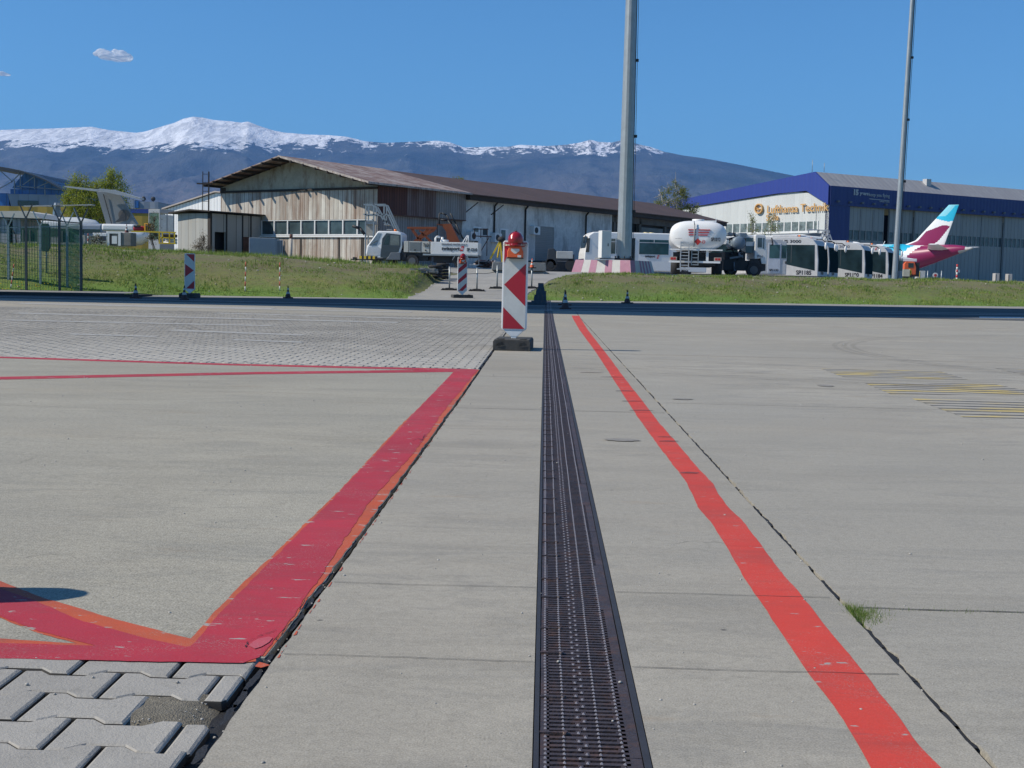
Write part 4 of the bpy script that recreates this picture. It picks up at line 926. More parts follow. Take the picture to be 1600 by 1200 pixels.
# rubber-footed posts with chain across the ramp
posts = []
for px, py, top in ((702,454.5,417),(745,456,419),(776.5,452,415),(830.5,452,417)):
    p = hit(px,py); posts.append(p)
    lab = {702:'thin grey post in a rubber foot, leftmost on the ramp',745:'thin grey post in a rubber foot right of the diagonal beacon',776.5:'thin grey post half hidden behind the near beacon panel',830.5:'thin grey post carrying an orange cone on its top'}[px]
    t = thing('barrier_post', lab, 'post', p, 0, 'barrier posts across the ramp'); H = (py-top)/2050*p.y
    mb = MB(); mb.cyl((0,0,.08),(0,0,H),.026,.026,10); mb.build('pole', STEEL, t)
    mb = MB(); mb.prism([(-.3,0),(.3,0),(.26,.05),(.1,.1),(-.1,.1),(-.26,.05)],-.16,.16,'y'); [mb.box(a,a+.05,-.17,.17,.04,.085) for a in (-.24,-.13,.1,.2)]; mb.build('foot', BLACK, t, .01)
p = posts[3]; cone('orange and white cone stuck on top of the thin post', (p.x,p.y,p.z+.72), .34, OC, None)
ch = MB(); q = posts
for a, b in zip(q[:2], q[1:3]):
    n = 12; za_2 = .62; pts = [(lerp(a.x,b.x,i/n),lerp(a.y,b.y,i/n)-.03,lerp(a.z,b.z,i/n)+za_2-.04*math.sin(math.pi*i/n)) for i in range(n+1)]; ch.tube(pts,.009,5)
tag(ch.build('barrier_chain', DARK), 'dark sagging chain strung between the thin posts on the ramp', 'chain')
for px, py, s in ((1548/5.333+600,400+125/5.333,.38),):
    p = hit(px,py+1.5); cone('small orange cone beside the striped concrete block', p, s, OC, None)
# red and white stakes in the grass
for px, pb, pt in ((383,456,410),(437,455,411),(17,451,413),(137,385,360)):
    p = hit(px,pb) if px != 137 else Vector((Xat(137,50,1.7),50,tz(Xat(137,50),50))); H = (pb-pt)/2050*p.y
    lab = {383:'thin red and white stake on the bank, left of a pair',437:'thin red and white stake on the bank, right of a pair',17:'thin leaning red and white stake behind the fence post',137:'thin red and white stake on top of the bank by the fence'}[px]
    t = thing('marker_stake', lab, 'stake', p, 0, 'red and white stakes on the bank'); t.rotation_euler = (0, R({17:8}.get(px,rng.uniform(-2,2))), 0)
    mb = MB(); n = 6; [mb.cyl((0,0,H*i/n),(0,0,H*(i+1)/n),.018,.018,8,i % 2) for i in range(n)]; mb.build('pole', [RETRO,M('faded red',(.5,.1,.06),.6)], t)
# concrete blocks
CB = concrete('weathered block concrete', (.3,.3,.29), .5, 30, .6)
for px, py, w, lab in ((778.5,427,.55,'grey concrete block left of the near beacon panel'),(835,427.5,.95,'grey concrete block right of the near beacon panel')):
    p = hit(px,py); t = thing('concrete_block', lab, 'block', p, R(4), 'concrete blocks at the ramp top'); mb = MB(); mb.prism([(-w/2,0),(w/2,0),(w/2-.04,.34),(-w/2+.04,.34)],-.22,.22,'y'); mb.build('block', CB, t, .02)
# tyre stacks
for i, (px, py, n) in enumerate(((691,435.5,5),(680,434,4))):
    p = hit(px,py); t = thing('tyre_stack', ('black tyre stack nearest the ramp edge','shorter black tyre stack on the grass side')[i], 'tyre stack', p, 0, 'old tyres by the ramp'); mb = MB()
    for k in range(n):
        o = rng.uniform(-.02,.02); mb.lathe([(.12,0),(.22,.0),(.25,.04),(.25,.07),(.22,.105),(.12,.105)],18,(o,rng.uniform(-.02,.02),k*.115)); 
    mb.build('tyres', TYRE, t)
p = hit(664,428); t = thing('paver_pile', 'low pile of grey paving stones on the bank left of the tyres', 'pile', p, 0); mb = MB()
for i in range(60):
    mb.T = Matrix.Translation((rng.uniform(-.45,.4),rng.uniform(-.3,.3),rng.uniform(0,.16)))@Matrix.Rotation(rng.uniform(-.3,.3),4,'Z'); mb.box(-.1,.1,-.07,.07,0,.06)
mb.T = None; mb.build('stones', CB, t)
# made-up dark blocks in the shape of a stepped shadow at the far end of the drain
p = hit(845,476); kx_ = p.y/2050
st = thing('shadow_blocks', 'made-up stepped shadow of dark blue grey blocks at the far end of the drain', 'shadow blocks', (p.x,p.y,p.z), 0)
NB_ = M('dark blue grey blocks',(.05,.075,.10),.8,0,.35,9,bump=.4); rows = [(-20,9),(-15,9),(-11,8.5),(-11,8.5),(-10.5,8),(-8,8),(-8,8),(-7.5,5.5),(-5,5),(-5,4),(-5,3.7)]
for i, (a, b) in enumerate(rows):
    mb = MB(); h_ = 3.05*kx_; x0 = a*kx_; n = max(1, round((b-a)/7)); w = (b-a)*kx_/n
    for k in range(n): mb.box(x0+k*w+.0008,x0+(k+1)*w-.0008,-.12+i*.006+k*.004,.12-i*.004,i*h_+.0005,(i+1)*h_)
    mb.build('block_course', NB_, st)
# kerb with raised footway at left
mb = MB(); KX = [(-40,31.2),(-20,34.2),(-11.6,36.0)]
kb = MB()
for (a, ya), (b, yb_) in zip(KX, KX[1:]):
    z = gz(ya); z2 = gz(yb_)
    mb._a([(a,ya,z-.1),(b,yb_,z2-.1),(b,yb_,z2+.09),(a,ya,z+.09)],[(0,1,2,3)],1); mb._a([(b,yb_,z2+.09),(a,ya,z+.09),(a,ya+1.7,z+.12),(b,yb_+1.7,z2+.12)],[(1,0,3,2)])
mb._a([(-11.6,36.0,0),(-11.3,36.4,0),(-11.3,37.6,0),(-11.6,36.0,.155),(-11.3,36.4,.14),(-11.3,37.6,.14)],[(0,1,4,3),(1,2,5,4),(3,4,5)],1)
kerb = tag(mb.build('kerb', [concrete('kerb concrete',(.30,.29,.27),.4,60,.5), M('shade black kerb face',(.05,.05,.05),.9,0,.3,3)]), None, None, kind='structure')  # kerb face coloured near black for the shade it lies in

# ------------------------------------------------------------------ perimeter fence
FS = M('dark fence post',(.05,.065,.07),.5,.4,.2,5); FL = M('pale fence post',(.26,.34,.36),.5,.4,.2,5); MESH = M('green mesh wire',(.02,.12,.07),.6,0,.2,4)
fz = lambda x, y: tz(x, y, False)-.02
def fence(name, label, specs, mat, group):
    t = thing('mesh_fence', label, 'fence', (0,0,0), 0, group); tops = []
    for px, pb, pt, Y in specs:
        X = Xat(px,Y,1.); z = fz(X,Y); zt_ = at(px,pt,Y).z; tops.append((X,Y,z,zt_))
        o = thing('_', None, None); bpy.data.objects.remove(o)
        mb = MB(); mb.box(X-.03,X+.03,Y-.03,Y+.03,z-.1,zt_)
        mb.bar((X,Y,zt_-.02),(X-.2,Y,zt_+.42),.03); mb.bar((X,Y,zt_-.02),(X+.19,Y,zt_+.38),.03); mb.build('post', mat, t)
    mb = MB()
    for (a, b) in zip(tops, tops[1:]):
        A = Vector(a[:3]); B = Vector(b[:3]); H = min(a[3]-a[2], b[3]-b[2])-.02; L = (Vector((B.x,B.y,0))-Vector((A.x,A.y,0))).length; n = int(L/(.07 if b is not tops[-1] else .028))
        for i in range(1, n): q = A.lerp(B, i/n); mb.bar((q.x,q.y,q.z+.05),(q.x,q.y,q.z+H),.0065)
        for k in range(int(H/.2)+1): mb.bar((A.x,A.y,A.z+.06+k*.2),(B.x,B.y,B.z+.06+k*.2),.008)
    mb.build('mesh_panel', MESH, t)
    mb = MB()
    for (a, b) in zip(tops, tops[1:]): mb.bar((a[0],a[1],a[3]-.03),(b[0],b[1],b[3]-.03),.028)
    mb.build('top_rail', mat, t)
    return tops
T1 = fence('f', 'nearer dark steel mesh fence with Y shaped barbed arms at the left edge', [(-70,450,334,36.6),(-22,450,337,36.7),(41,449,340,36.9),(93,448,344,37.2),(127,448,347,37.4)], FS, 'perimeter fences on the bank')
T2 = fence('g', 'further pale posted mesh fence with lower top rail at the left edge', [(-50,445,354,37.6),(13,445,354,37.7),(63,447,353,37.8),(105,447,352,38.0),(126.5,448,349,37.6)], FL, 'perimeter fences on the bank')
p = Vector((Xat(71,38.8),38.8,0)); p.z = fz(p.x,p.y); sg = thing('green_box_sign', 'tall rounded dark green panel on a pole behind the fence', 'sign', p, 0)
mb = MB(); zt_ = at(71,349,38.8).z-p.z; zb_ = at(71,393,38.8).z-p.z; w = .14; mb.prism([(-w*.6,zb_),(w*.6,zb_),(w,zb_+.12),(w,zt_-.12),(w*.6,zt_),(-w*.6,zt_),(-w,zt_-.12),(-w,zb_+.12)],-.05,.05,'y'); mb.build('panel', M('dark green panel',(.015,.06,.05),.5), sg, .01)
mb = MB(); mb.cyl((0,.08,0),(0,.08,zt_-.1),.03,n=8); mb.build('pole', FL, sg)

# ------------------------------------------------------------------ light masts
Yb = 57.; X = Xat(975,Yb,2.); zb = tz(X,Yb,False)
def mast(label, px, Y, r0, r1, H, n, z0):
    X = Xat(px,Y,z0+.6); t = thing('light_mast', label, 'light mast', (X,Y,z0), 0, 'floodlight masts')
    mb = MB(); mb.cyl((0,0,0),(0,0,H),r0,r1,n,0,True,False); mb.build('pole', STEEL, t)
    mb = MB(); mb.box(r0*.78,r0*.78+.07,-.09,.03,.0,1) if False else None
    for dx_, ww in ((.02,.035),(.09,.02)):
        mb.bar((r0*.93+dx_,-.02,.1),(r1*.93+dx_,-.02,H-.3),ww,ww)
    for k in range(int(H/3.2)): z = 2+k*3.2; r = lerp(r0,r1,z/H); mb.box(r*.85,r+.13,-.05,.02,z,z+.12)
    mb.build('cable_rail', DARK, t); return t, X
m1, X1 = mast('thick grey steel light mast rising from the striped concrete block', 975.5, Yb, .325, .12, 26, 16, zb+.62)
mb = MB(); mb.cyl((0,0,-.02),(0,0,.05),.42,n=16); [mb.cyl((.37*math.cos(a*.785),.37*math.sin(a*.785),.05),(.37*math.cos(a*.785),.37*math.sin(a*.785),.14),.025,n=6) for a in range(8)]; mb.build('base_flange', DARK, m1)
mb = MB(); mb.box(-1.4,1.4,-.1,.1,25.5,25.7); [mb.box(a-.25,a+.25,-.5,-.1,25.2,25.8) for a in (-1.2,-.4,.4,1.2)]; mb.build('floodlight_head', STEEL, m1)
m2, X2 = mast('slim tall light mast in front of the hangar door', 1398, 70., .15, .10, 17., 12, 1.1)
m2.rotation_euler = (0, R(1.1), 0)
mb = MB(); zl = 15.05; mb.prism([(.1,zl),(.35,zl+.12),(.1,zl+.35)],-.08,.08,'y'); mb.tube([(.1,0,zl+.3),(.2,0,zl+.9)],.03,6); o = mb.build('lamp_arm', WHITE, m2)
mb = MB(); mb.cyl((.33,0,zl+.1),(.42,0,zl-.05),.03,.03,6); mb.ball((.46,0,zl-.13),.17,12,6,0,(1,1,.55)); mb.build('lamp_head', M('grey lamp head',(.35,.35,.36),.5), m2)
# striped concrete base
PKB = M('faded pink stripe',(.40,.20,.27),.8,0,.15,3,(.5,.4,.4),.4); WKB = M('whitewashed concrete',(.52,.51,.49),.85,0,.1,3,(.4,.38,.35),.5)
rzb = R(-32); base = thing('striped_mast_base', 'wide pink and white striped concrete block under the thick mast', 'concrete base', (X1-.05,Yb,zb-.15), rzb)
ax_, by_ = 2.75, 1.75; hh = .72; ins = .16; tp = lambda t_: (t_)
# corner towards the camera; long lit face to the left, short shaded face to the right
x0, x1, y0_, y1_ = -2.05, .95, -.95, 1.3
cs = [(x0,y0_),(x1,y0_),(x1,y1_),(x0,y1_)]; ct = [(x0+ins,y0_+ins),(x1-ins,y0_+ins),(x1-ins,y1_-ins),(x0+ins,y1_-ins)]
mb = MB(); mb._a([(x,y,0) for x,y in cs]+[(x,y,hh) for x,y in ct],[(0,1,5,4),(1,2,6,5),(2,3,7,6),(3,0,4,7),(4,5,6,7)]); mb.build('block', WKB, base)
def stripe(a0, a1, i, j, off=.004):
    mb = MB()
    b0, b1 = Vector((*cs[i],0)), Vector((*cs[j],0)); t0, t1 = Vector((*ct[i],hh)), Vector((*ct[j],hh)); n = (b1-b0).cross(t0-b0).normalized()*off
    for k0, k1 in ((0,.5),(.5,1)):
        P_ = lambda a, k: b0.lerp(b1,a).lerp(t0.lerp(t1,a),k)+n
        mb._a([P_(a0,k0),P_(a1,k0),P_(a1,k1),P_(a0,k1)],[(0,1,2,3)])
    mb.build('pink_stripe', PKB, base)
for a0, a1 in ((0,.16),(.29,.41),(.56,.68),(.82,1)): stripe(a0,a1,0,1)
for a0, a1 in ((0,.2),(.41,.48),(.54,.61),(.68,.75),(.82,.88)): stripe(a0,a1,1,2)
Xc = Xat(944.5,Yb-.3,2); cb = thing('electric_cabinet', 'tall white electric cabinet standing on the striped block', 'cabinet', (Xc,Yb-.3,zb+.66), R(20))
mb = MB(); mb.box(-.22,.22,-.2,.2,0,1.16); mb.build('body', WHITE, cb, .012); mb = MB(); mb.box(.06,.09,-.215,-.2,.5,.62); mb.build('handle', DARK, cb); mb = MB(); mb.box(-.33,.33,-.28,.28,-.05,0); mb.build('plinth', CB, cb)

# ------------------------------------------------------------------ VEHICLES
def swiss_mark(parent, x, y, z, k, rz=0):     # red slanted sheet with a ring, after the word
    mb = MB(); mb.prism([(x,z),(x+.28*k,z),(x+.42*k,z+.5*k),(x+.14*k,z+.5*k)],y-.006,y,'y'); o = mb.build('emblem', M('signal red',(.5,.03,.035),.4), parent)
    mb = MB(); n = 14; c = (x+.21*k,z+.25*k)
    for i in range(n):
        a, b = 2*math.pi*i/n, 2*math.pi*(i+1)/n; mb.quad(*[(c[0]+r*k*math.cos(t),y-.008,c[1]+r*k*math.sin(t)) for r, t in ((.10,a),(.10,b),(.055,b),(.055,a))])
    mb.build('ring', SHINY, o); return o
# water service truck ------------------------------------------------
Yt = 66.; Xt = Xat(574,Yt,2.); zt0 = 1.33; kp = Yt/2050; vx = lambda px: (px-574)*kp*1.004
vz = lambda py, px=650: at(px,py,Yt).z-zt0
tr = thing('water_service_truck', 'white low cab water service truck with yellow striped bumper on the grass bank', 'service truck', (Xt,Yt,zt0), R(-2))
mb = MB(); c0 = vz(361,600)
side = [(vx(572),.48),(vx(571.5),.62),(vx(573),.95),(vx(588),c0-.1),(vx(590),c0),(vx(622),c0-.0),(vx(627.5),c0-.12),(vx(628),.95),(vx(624),.42),(vx(590),.36)]
mb.prism(side,0,1.9,'y'); cab = mb.build('cab', SHINY, tr, .06, 3)
DG = M('dark door panel',(.05,.065,.075),.35)
mb = MB(); mb.prism([(vx(594.5),.42),(vx(603),.36),(vx(613),.62),(vx(623),.70),(vx(626),1.05),(vx(625.5),c0-.17),(vx(603.5),c0-.1),(vx(597),1.35)],-.012,-.002,'y'); mb.build('door', DG, cab)
mb = MB(); mb.prism([(vx(609),1.02),(vx(624),1.02),(vx(623.5),c0-.22),(vx(610),c0-.2)],-.018,-.013,'y'); mb.build('window', M('see through cab glass',(.17,.19,.18),.15,0,.5,1.5), cab)
mb = MB(); mb.prism([(vx(599),1.05),(vx(607.5),1.05),(vx(608),c0-.22),(vx(605),c0-.22)],-.018,-.013,'y'); mb.build('window', GLASS, cab)
mb = MB(); xw0, xw1 = vx(573.5), vx(587)
mb._a([(xw0-.02,.12,1.0),(xw1-.04,.16,c0-.16),(xw1-.04,1.74,c0-.16),(xw0-.02,1.78,1.0)],[(0,3,2,1)])
mb.prism([(vx(576.5),1.0),(vx(588.5),.98),(vx(596),c0-.12),(vx(590),c0-.11)],-.012,-.002,'y'); mb.build('windscreen', M('pale reflecting windscreen',(.20,.26,.32),.15,0,.5,1.2), cab)
mb = MB(); mb.tube([(vx(578),-.03,1.02),(vx(590),-.03,1.25)],.012,5); mb.build('wiper', DARK, cab)
mb = MB(); mb.prism([(vx(572.4),.52),(vx(594),.5),(vx(595),.85),(vx(590),.95),(vx(576),.92)],-.010,-.002,'y'); mb.build('nose_panel', M('pale grey nose',(.50,.53,.56),.4), cab)
mb = MB(); mb.cyl((vx(615),.5,c0),(vx(615),.5,c0+.12),.07,n=10); mb.build('beacon_lamp', AMBER, cab)
mb = MB(); mb.prism([(vx(603),.3),(vx(626),.3),(vx(626),.68),(vx(611),.66),(vx(607),.42)],-.10,.0,'y'); mb.build('battery_box', M('grey box',(.12,.14,.16),.6), tr, .02)
mb = MB(); n = 8; a, b = vx(562.5), vx(590)
for i in range(n): mb.box(lerp(a,b,i/n),lerp(a,b,(i+1)/n),-.14,-.02,.32,.46,i % 2)
mb.build('bumper', [YELLOW,LETTER], tr)
mb = MB(); mb.box(vx(545),vx(575),.5,.62,.26,.32); mb.box(vx(550),vx(553),.2,.9,.24,.4); mb.build('tow_bar', DARK, tr)
mb = MB(); mb.box(vx(628),vx(745),.1,1.9,.5,.72); mb.box(vx(632),vx(668),.2,1.8,.3,.5); mb.box(vx(676),vx(706),.3,1.6,.22,.5); mb.box(vx(572),vx(628),.05,1.8,.26,.36); mb.box(vx(620),vx(634),.05,1.8,.3,.8); mb.build('chassis', DARK, tr)
bt, bb = vz(377.3,660), vz(394.5,660)
mb = MB(); mb.box(vx(631),vx(673),0,1.95,bb,bt); bx_ = mb.build('cabinet', M('cream cabinet',(.50,.49,.44),.5,0,.1,2), tr, .01)
mb = MB(); [mb.box(vx(640),vx(657),-.012,-.003,z,z+.03) for z in [bb+.08+i*.055 for i in range(8)]]; mb.build('grille', M('grey louvre',(.16,.17,.17),.6), bx_)
mb = MB(); mb.box(vx(657.5),vx(658),-.01,-.003,bb,bt); mb.box(vx(670.6),vx(671.2),-.01,-.003,bb,bt); mb.box(vx(638),vx(638.6),-.01,-.003,bb,bt); [mb.cyl((vx(q),-.02,bb+.11),(vx(q),0,bb+.11),.04,n=8) for q in (648.5,665)]; mb.build('seams', LETTER, bx_)
mb = MB(); mb.box(vx(673.2),vx(746.5),-.02,1.95,bb-.08,bt-.01); tk = mb.build('water_tank', WHITE, tr, .015)
mb = MB(); mb.box(vx(661),vx(746.5),-.05,-.021,bb-.14,bb-.06); mb.build('skirt_rail', STEEL, tr)
text('swissport', (718-690)*kp, .24, LETTER, tr, (vx(704),-.03,vz(393.0,700)), bold=.02)
swiss_mark(tr, vx(718.5), -.024, vz(392.5,720), .5)
text('SP 1210', (745-729)*kp, .16, LETTER, tr, (vx(737),-.03,vz(392.8,737)), bold=.02)
text('DRINKING WATER ONLY', (729-690)*kp, .09, M('grey lettering',(.2,.2,.22),.6), tr, (vx(709.5),-.03,vz(383.5,710)))
text('TLD', (669.5-661)*kp, .16, LETTER, tr, (vx(665.3),-.02,vz(385.5,665)), bold=.01)
mb = MB(); mb.tube([(vx(679),.3,bt),(vx(679),.3,bt+.18),(vx(681),.35,bt+.26),(vx(685),.5,bt+.25)],.05,8); mb.cyl((vx(692),.6,bt),(vx(692),.6,bt+.12),.22,.2,14); mb.cyl((vx(688),.8,bt),(vx(688),.8,bt+.26),.07,n=8); mb.build('pipework', WHITE, tr)
mb = MB(); mb.tube([(vx(722),.2,bt),(vx(728),.2,bt+.32),(vx(730.5),.2,bt+.34),(vx(730.5),.2,bt)],.022,6); mb.tube([(vx(726),.3,bt),(vx(729),.3,bt+.3)],.02,6); mb.build('grab_rail', SHINY, tr)
for px in (644,719):
    mb = MB(); wheel(mb,(vx(px),.12,.26),.32,.24); mb.build('wheel', [TYRE,M('grey hub',(.10,.11,.12),.5)], tr)
for px in (586.5,612,688): mb = MB(); wheel(mb,(vx(px),.5,.12),.24,.2); mb.build('wheel', [TYRE,DARK], tr)
mb = MB(); mb.bar((vx(712),-.03,bb-.05),(vx(707),-.03,bb-.35),.03); mb.bar((vx(728),-.03,bb-.05),(vx(733),-.03,bb-.35),.03); mb.box(vx(733),vx(748),-.02,0,.12,.15); mb.bar((vx(748),0,.14),(vx(748),0,bb-.1),.02); mb.build('mudguard_stay', STEEL, tr)

# grey steel stair frame behind the truck
Y = 70.5; z0 = tz(Xat(600,Y),Y); ga = thing('steel_access_stair', 'tall grey steel access stair with handrails behind the low truck cab', 'access stair', (0,Y,0)); A = lambda px, py, d=0: (Xat(px,Y,4), d, at(px,py,Y).z)
mb = MB()
for d in (0,1.1):
    for a, b in (((571.5,320),(571.5,412)),((584,319),(584,412)),((568,319.5),(602,319.5)),((568,335),(606,335)),((602,319.5),(622,362)),((606,335),(616,357)),((600,320),(600,348)),((586,322),(604,352)),((571,345),(584,345)),((565,402),(565,408))): mb.bar(A(*a,d),A(*b,d),.07)
mb.build('frame', STEEL, ga)
mb = MB(); mb.box(Xat(570,Y,3),Xat(585,Y,3),0,1.1,at(577,350,Y).z,at(577,346,Y).z)
for i in range(6): x = Xat(600+i*4,Y,3); z = at(600+i*4,350+i*8,Y).z; mb.box(x,x+.28,0,1.1,z-.05,z)
mb.build('treads', M('pale grating',(.42,.42,.4),.6), ga)
mb = MB(); mb.tube([A(551,353),A(563,357),A(570,366)],.09,6); mb.build('hose_boom', DARK, ga)
mb = MB(); mb.box(Xat(571,Y,3),Xat(584,Y,3),.2,.5,at(577,368,Y).z,at(577,350,Y).z); mb.build('control_box', M('pale control box',(.45,.44,.4),.6), ga)
# orange lift and orange loading ramp
OR = M('dull orange steel',(.25,.062,.018),.6,0,.25,3); Y = 69.; z0 = tz(Xat(660,Y),Y)
sc_ = thing('scissor_lift', 'rusty orange scissor lift table behind the water tank', 'scissor lift', (0,Y,0)); A = lambda px, py, d=0: (Xat(px,Y,3), d, at(px,py,Y).z)
mb = MB(); mb.bar(A(636,356),A(682,356),.16,.1); mb.bar(A(638,356,1),A(680,356,1),.12,.1); mb.build('platform', OR, sc_)
for d in (0,1):
    mb = MB()
    for a, b in (((642,357),(652,371)),((652,371),(676,400)),((677,358),(664,366)),((664,366),(648,376)),((648,376),(640,400)),((668,358),(652,372)),((655,360),(673,378))): mb.bar(A(*a,d),A(*b,d),.12,.08)
    mb.build('scissor_arms', OR, sc_)
Y = 69.5; orp = thing('orange_loading_stair', 'orange covered loading stair with curved handrails behind the water tank', 'loading stair', (0,Y,0)); A = lambda px, py, d=0: (Xat(px,Y,3), d, at(px,py,Y).z)
mb = MB(); P_ = [A(681,350),A(704,349.5),A(722,385),A(719,400),A(702,400),A(697,362),A(690,352.5)]; mb.prism([(a[0],a[2]) for a in P_],0,1.1,'y'); mb.build('ramp_body', OR, orp)
for P_ in ([A(686,350),A(686,334),A(690,333),A(697,336),A(706,350)],[A(703,333),A(712,350),A(724,374)],[A(686,342,1),A(697,343,1),A(716,366,1)]): mb = MB(); mb.tube(P_,.045,6); mb.build('handrail', DARK, orp)
mb = MB(); mb.bar(A(683,351,0),A(683,395,0),.06); mb.build('support_leg', DARK, orp)
# rusty dock platform, yellow tripod, dock clutter
Y = 79.; A = lambda px, py, d=0: (Xat(px,Y,3), d, at(px,py,Y).z)
pf = thing('rusty_platform', 'thin rusty steel platform with legs against the plaster wall', 'platform', (0,Y,0)); mb = MB(); mb.bar(A(738,368.5),A(768,370),.1,.06)
for px in (741,751,761): mb.bar(A(px,357),A(px,372 if px != 761 else 400),.05)
mb.bar(A(738,358),A(763,358),.05); mb.bar(A(764,371),A(752,392),.05); mb.build('frame', RUSTD, pf)
mb = MB(); mb.box(A(754,358)[0],A(761,358)[0],.1,.6,at(757,367,Y).z,at(757,357,Y).z); mb.build('grey_drum', M('dark drum',(.06,.08,.09),.5), pf)
Y = 70.; A = lambda px, py, d=0: (Xat(px,Y,2), d, at(px,py,Y).z); ty_ = thing('yellow_tripod', 'yellow tripod stand with black head left of the near beacon lamp', 'tripod', (0,Y,0)); mb = MB(); mb.bar(A(780,378),A(766,405),.09); mb.bar(A(781,378),A(785,410),.09); mb.bar(A(781,379,.3),A(777,402,.6),.07); mb.build('legs', YELLOW, ty_)
mb = MB(); a = A(783,374); mb.ball((a[0],0,a[2]),.2,10,8,0,(1,1,.8)); mb.build('head', BLACK, ty_)
Y = 68.; px_ = Xat(882,Y); tq = thing('baggage_tractor', 'low dark baggage tractor with a white hood by the dark dock', 'tractor', (px_,Y,tz(px_,Y)), 0); u = Y/2050; gz0 = at(880,423,Y).z-tq.location.z
mb = MB(); mb.box(-14*u,15*u,0,1.4,gz0+.5,gz0+.85+.0); mb.prism([(-29*u,gz0+.25),(-12*u,gz0+.25),(-12*u,gz0+.95),(-17*u,gz0+1.15),(-26*u,gz0+1.1)],0,1.4,'y'); mb.build('body', M('dark body',(.035,.04,.05),.4), tq, .03)
mb = MB(); mb.box(-13*u,13*u,-.03,1.38,gz0+.62,gz0+1.0); mb.build('hood', M('pale hood',(.42,.43,.42),.5), tq, .03)
for a in (-22,10): mb = MB(); wheel(mb,(a*u,.1,gz0+.3),.3,.2); mb.build('wheel', [TYRE,DARK], tq)
Y = 71.; cl = thing('rope_heap', 'tangled heap of pale and red hoses under the orange stair', 'heap', (Xat(757,Y),Y,tz(Xat(757,Y),Y)+.05)); mb = MB()
for i in range(14): a = rng.uniform(0,6.28); mb.tube([(rng.uniform(-.6,.6),rng.uniform(-.3,.3),rng.uniform(.05,.5)) for _ in range(5)],.03,5,i % 3)
mb.build('hoses', [M('pale hose',(.3,.3,.33),.6),RUSTD,DARK], cl)

# white crew bus behind the mast -----------------------------------
Yq = 82.; zq = 1.15; u = Yq/2050; X0 = Xat(912,Yq,2)
sb = thing('airport_bus', 'white airport bus with dark windows parked behind the mast and cabinet', 'bus', (X0,Yq,zq), R(7), 'white buses on the yard')
hq = at(950,362.5,Yq+.3).z-zq; qx = lambda px: (px-912)*u*1.035; qz = lambda py, px=990: at(px,py,Yq+(px-912)*u*.12).z-zq
body = [(qx(914),.35),(qx(912.5),.9),(qx(913),1.35),(qx(919),hq-.22),(qx(926),hq-.02),(qx(935),hq),(7.8,hq),(7.8,.3)]
mb = MB(); mb.prism(body,0,2.5,'y'); bd = mb.build('body', SHINY, sb, .07, 3)
mb = MB(); [mb.prism(P_,-.014,-.003,'y') for P_ in ([(qx(914.5),qz(394,915)),(qx(920),qz(394,920)),(qx(921),qz(372,921)),(qx(916.5),qz(372,917))],)]; mb.build('windscreen_corner', GLASS, bd)
for a, b, t_, l_ in ((940,959.5,372.5,396),(961,977,372,396),(996,1041,374,397)):
    mb = MB(); mb.box(qx(a),qx(b),-.016,-.004,qz(l_,a),qz(t_,a)); w = mb.build('window', glass('bus glass',(.02,.05,.055),.08), bd)
    mb = MB(); mb.box(qx(a),qx(b),-.022,-.017,qz(t_+5.2,a),qz(t_+4.4,a)); mb.box(qx((a+b)/2)-.02,qx((a+b)/2)+.02,-.022,-.017,qz(t_+5,a),qz(t_,a)); mb.build('bar', FRAMEW, w)
mb = MB(); mb.box(qx(980),qx(989.5),-.02,-.004,.25,qz(372,985)); mb.build('door', GLASS, bd)
mb = MB(); mb._a([(qx(912.7)-.012,.15,.95),(qx(912.7)-.012,2.35,.95),(qx(918)-.035,2.3,hq-.28),(qx(918)-.035,.2,hq-.28)],[(0,3,2,1)]); mb.build('windscreen', GLASS, bd)
text('swissport', (1020-1004)*u, .2, LETTER, sb, (qx(1013),-.012,qz(403.5,1013)), bold=.02); swiss_mark(sb, qx(1023), -.01, qz(404,1024), .42)
mb = MB(); [mb.cyl((qx(a),1.2,hq),(qx(a),1.2,hq+.08),.18,n=10) for a in (1012,1020)]; mb.build('roof_hatch', M('cream hatch',(.6,.5,.25),.5), bd)
for a in (qx(930),6.4): mb = MB(); wheel(mb,(a,.15,.36),.45,.28); mb.build('wheel', [TYRE,DARK], sb)
mb = MB(); mb.tube([(qx(914),-.02,qz(368,914)),(qx(911),-.2,qz(372,911)),(qx(911),-.2,qz(380,911))],.03,5); mb.build('mirror_arm', DARK, sb)

# fuel tanker, seen from behind ----------------------------------------
Yf_ = 66.; u = Yf_/2050; zf = 1.12; X0 = Xat(1090.5,Yf_,3); fz_ = lambda py, px=1090: at(px,py,Yf_).z-zf
ft = thing('fuel_tanker', 'white fuel tanker seen from behind with red stripes and diamond placard', 'fuel tanker', (X0,Yf_,zf), R(-5))
zc = (fz_(345)+fz_(392))/2; rh = (fz_(345)-fz_(392))/2; rw = 43.5*u
def ell(y, kx_=1., kz_=1., n=36):
    out = []
    for i in range(n):
        a = 2*math.pi*i/n; ca, sa = math.cos(a), math.sin(a); e = .62
        x = math.copysign(abs(ca)**e, ca)*rw*kx_; z = math.copysign(abs(sa)**(e+.12), sa)*rh*kz_; 
        if z < 0: x *= 1-.22*(abs(z)/rh)**2
        out.append((x, y, zc+z))
    return out
mb = MB(); mb.loft([ell(-.32,.35,.35),ell(-.28,.62,.62),ell(-.18,.84,.84),ell(-.05,.96,.96),ell(.08,1,1),ell(8.5,1,1),ell(8.7,.7,.7)]); tk = mb.build('tank', SHINY, ft)
for f in tk.data.polygons: pass
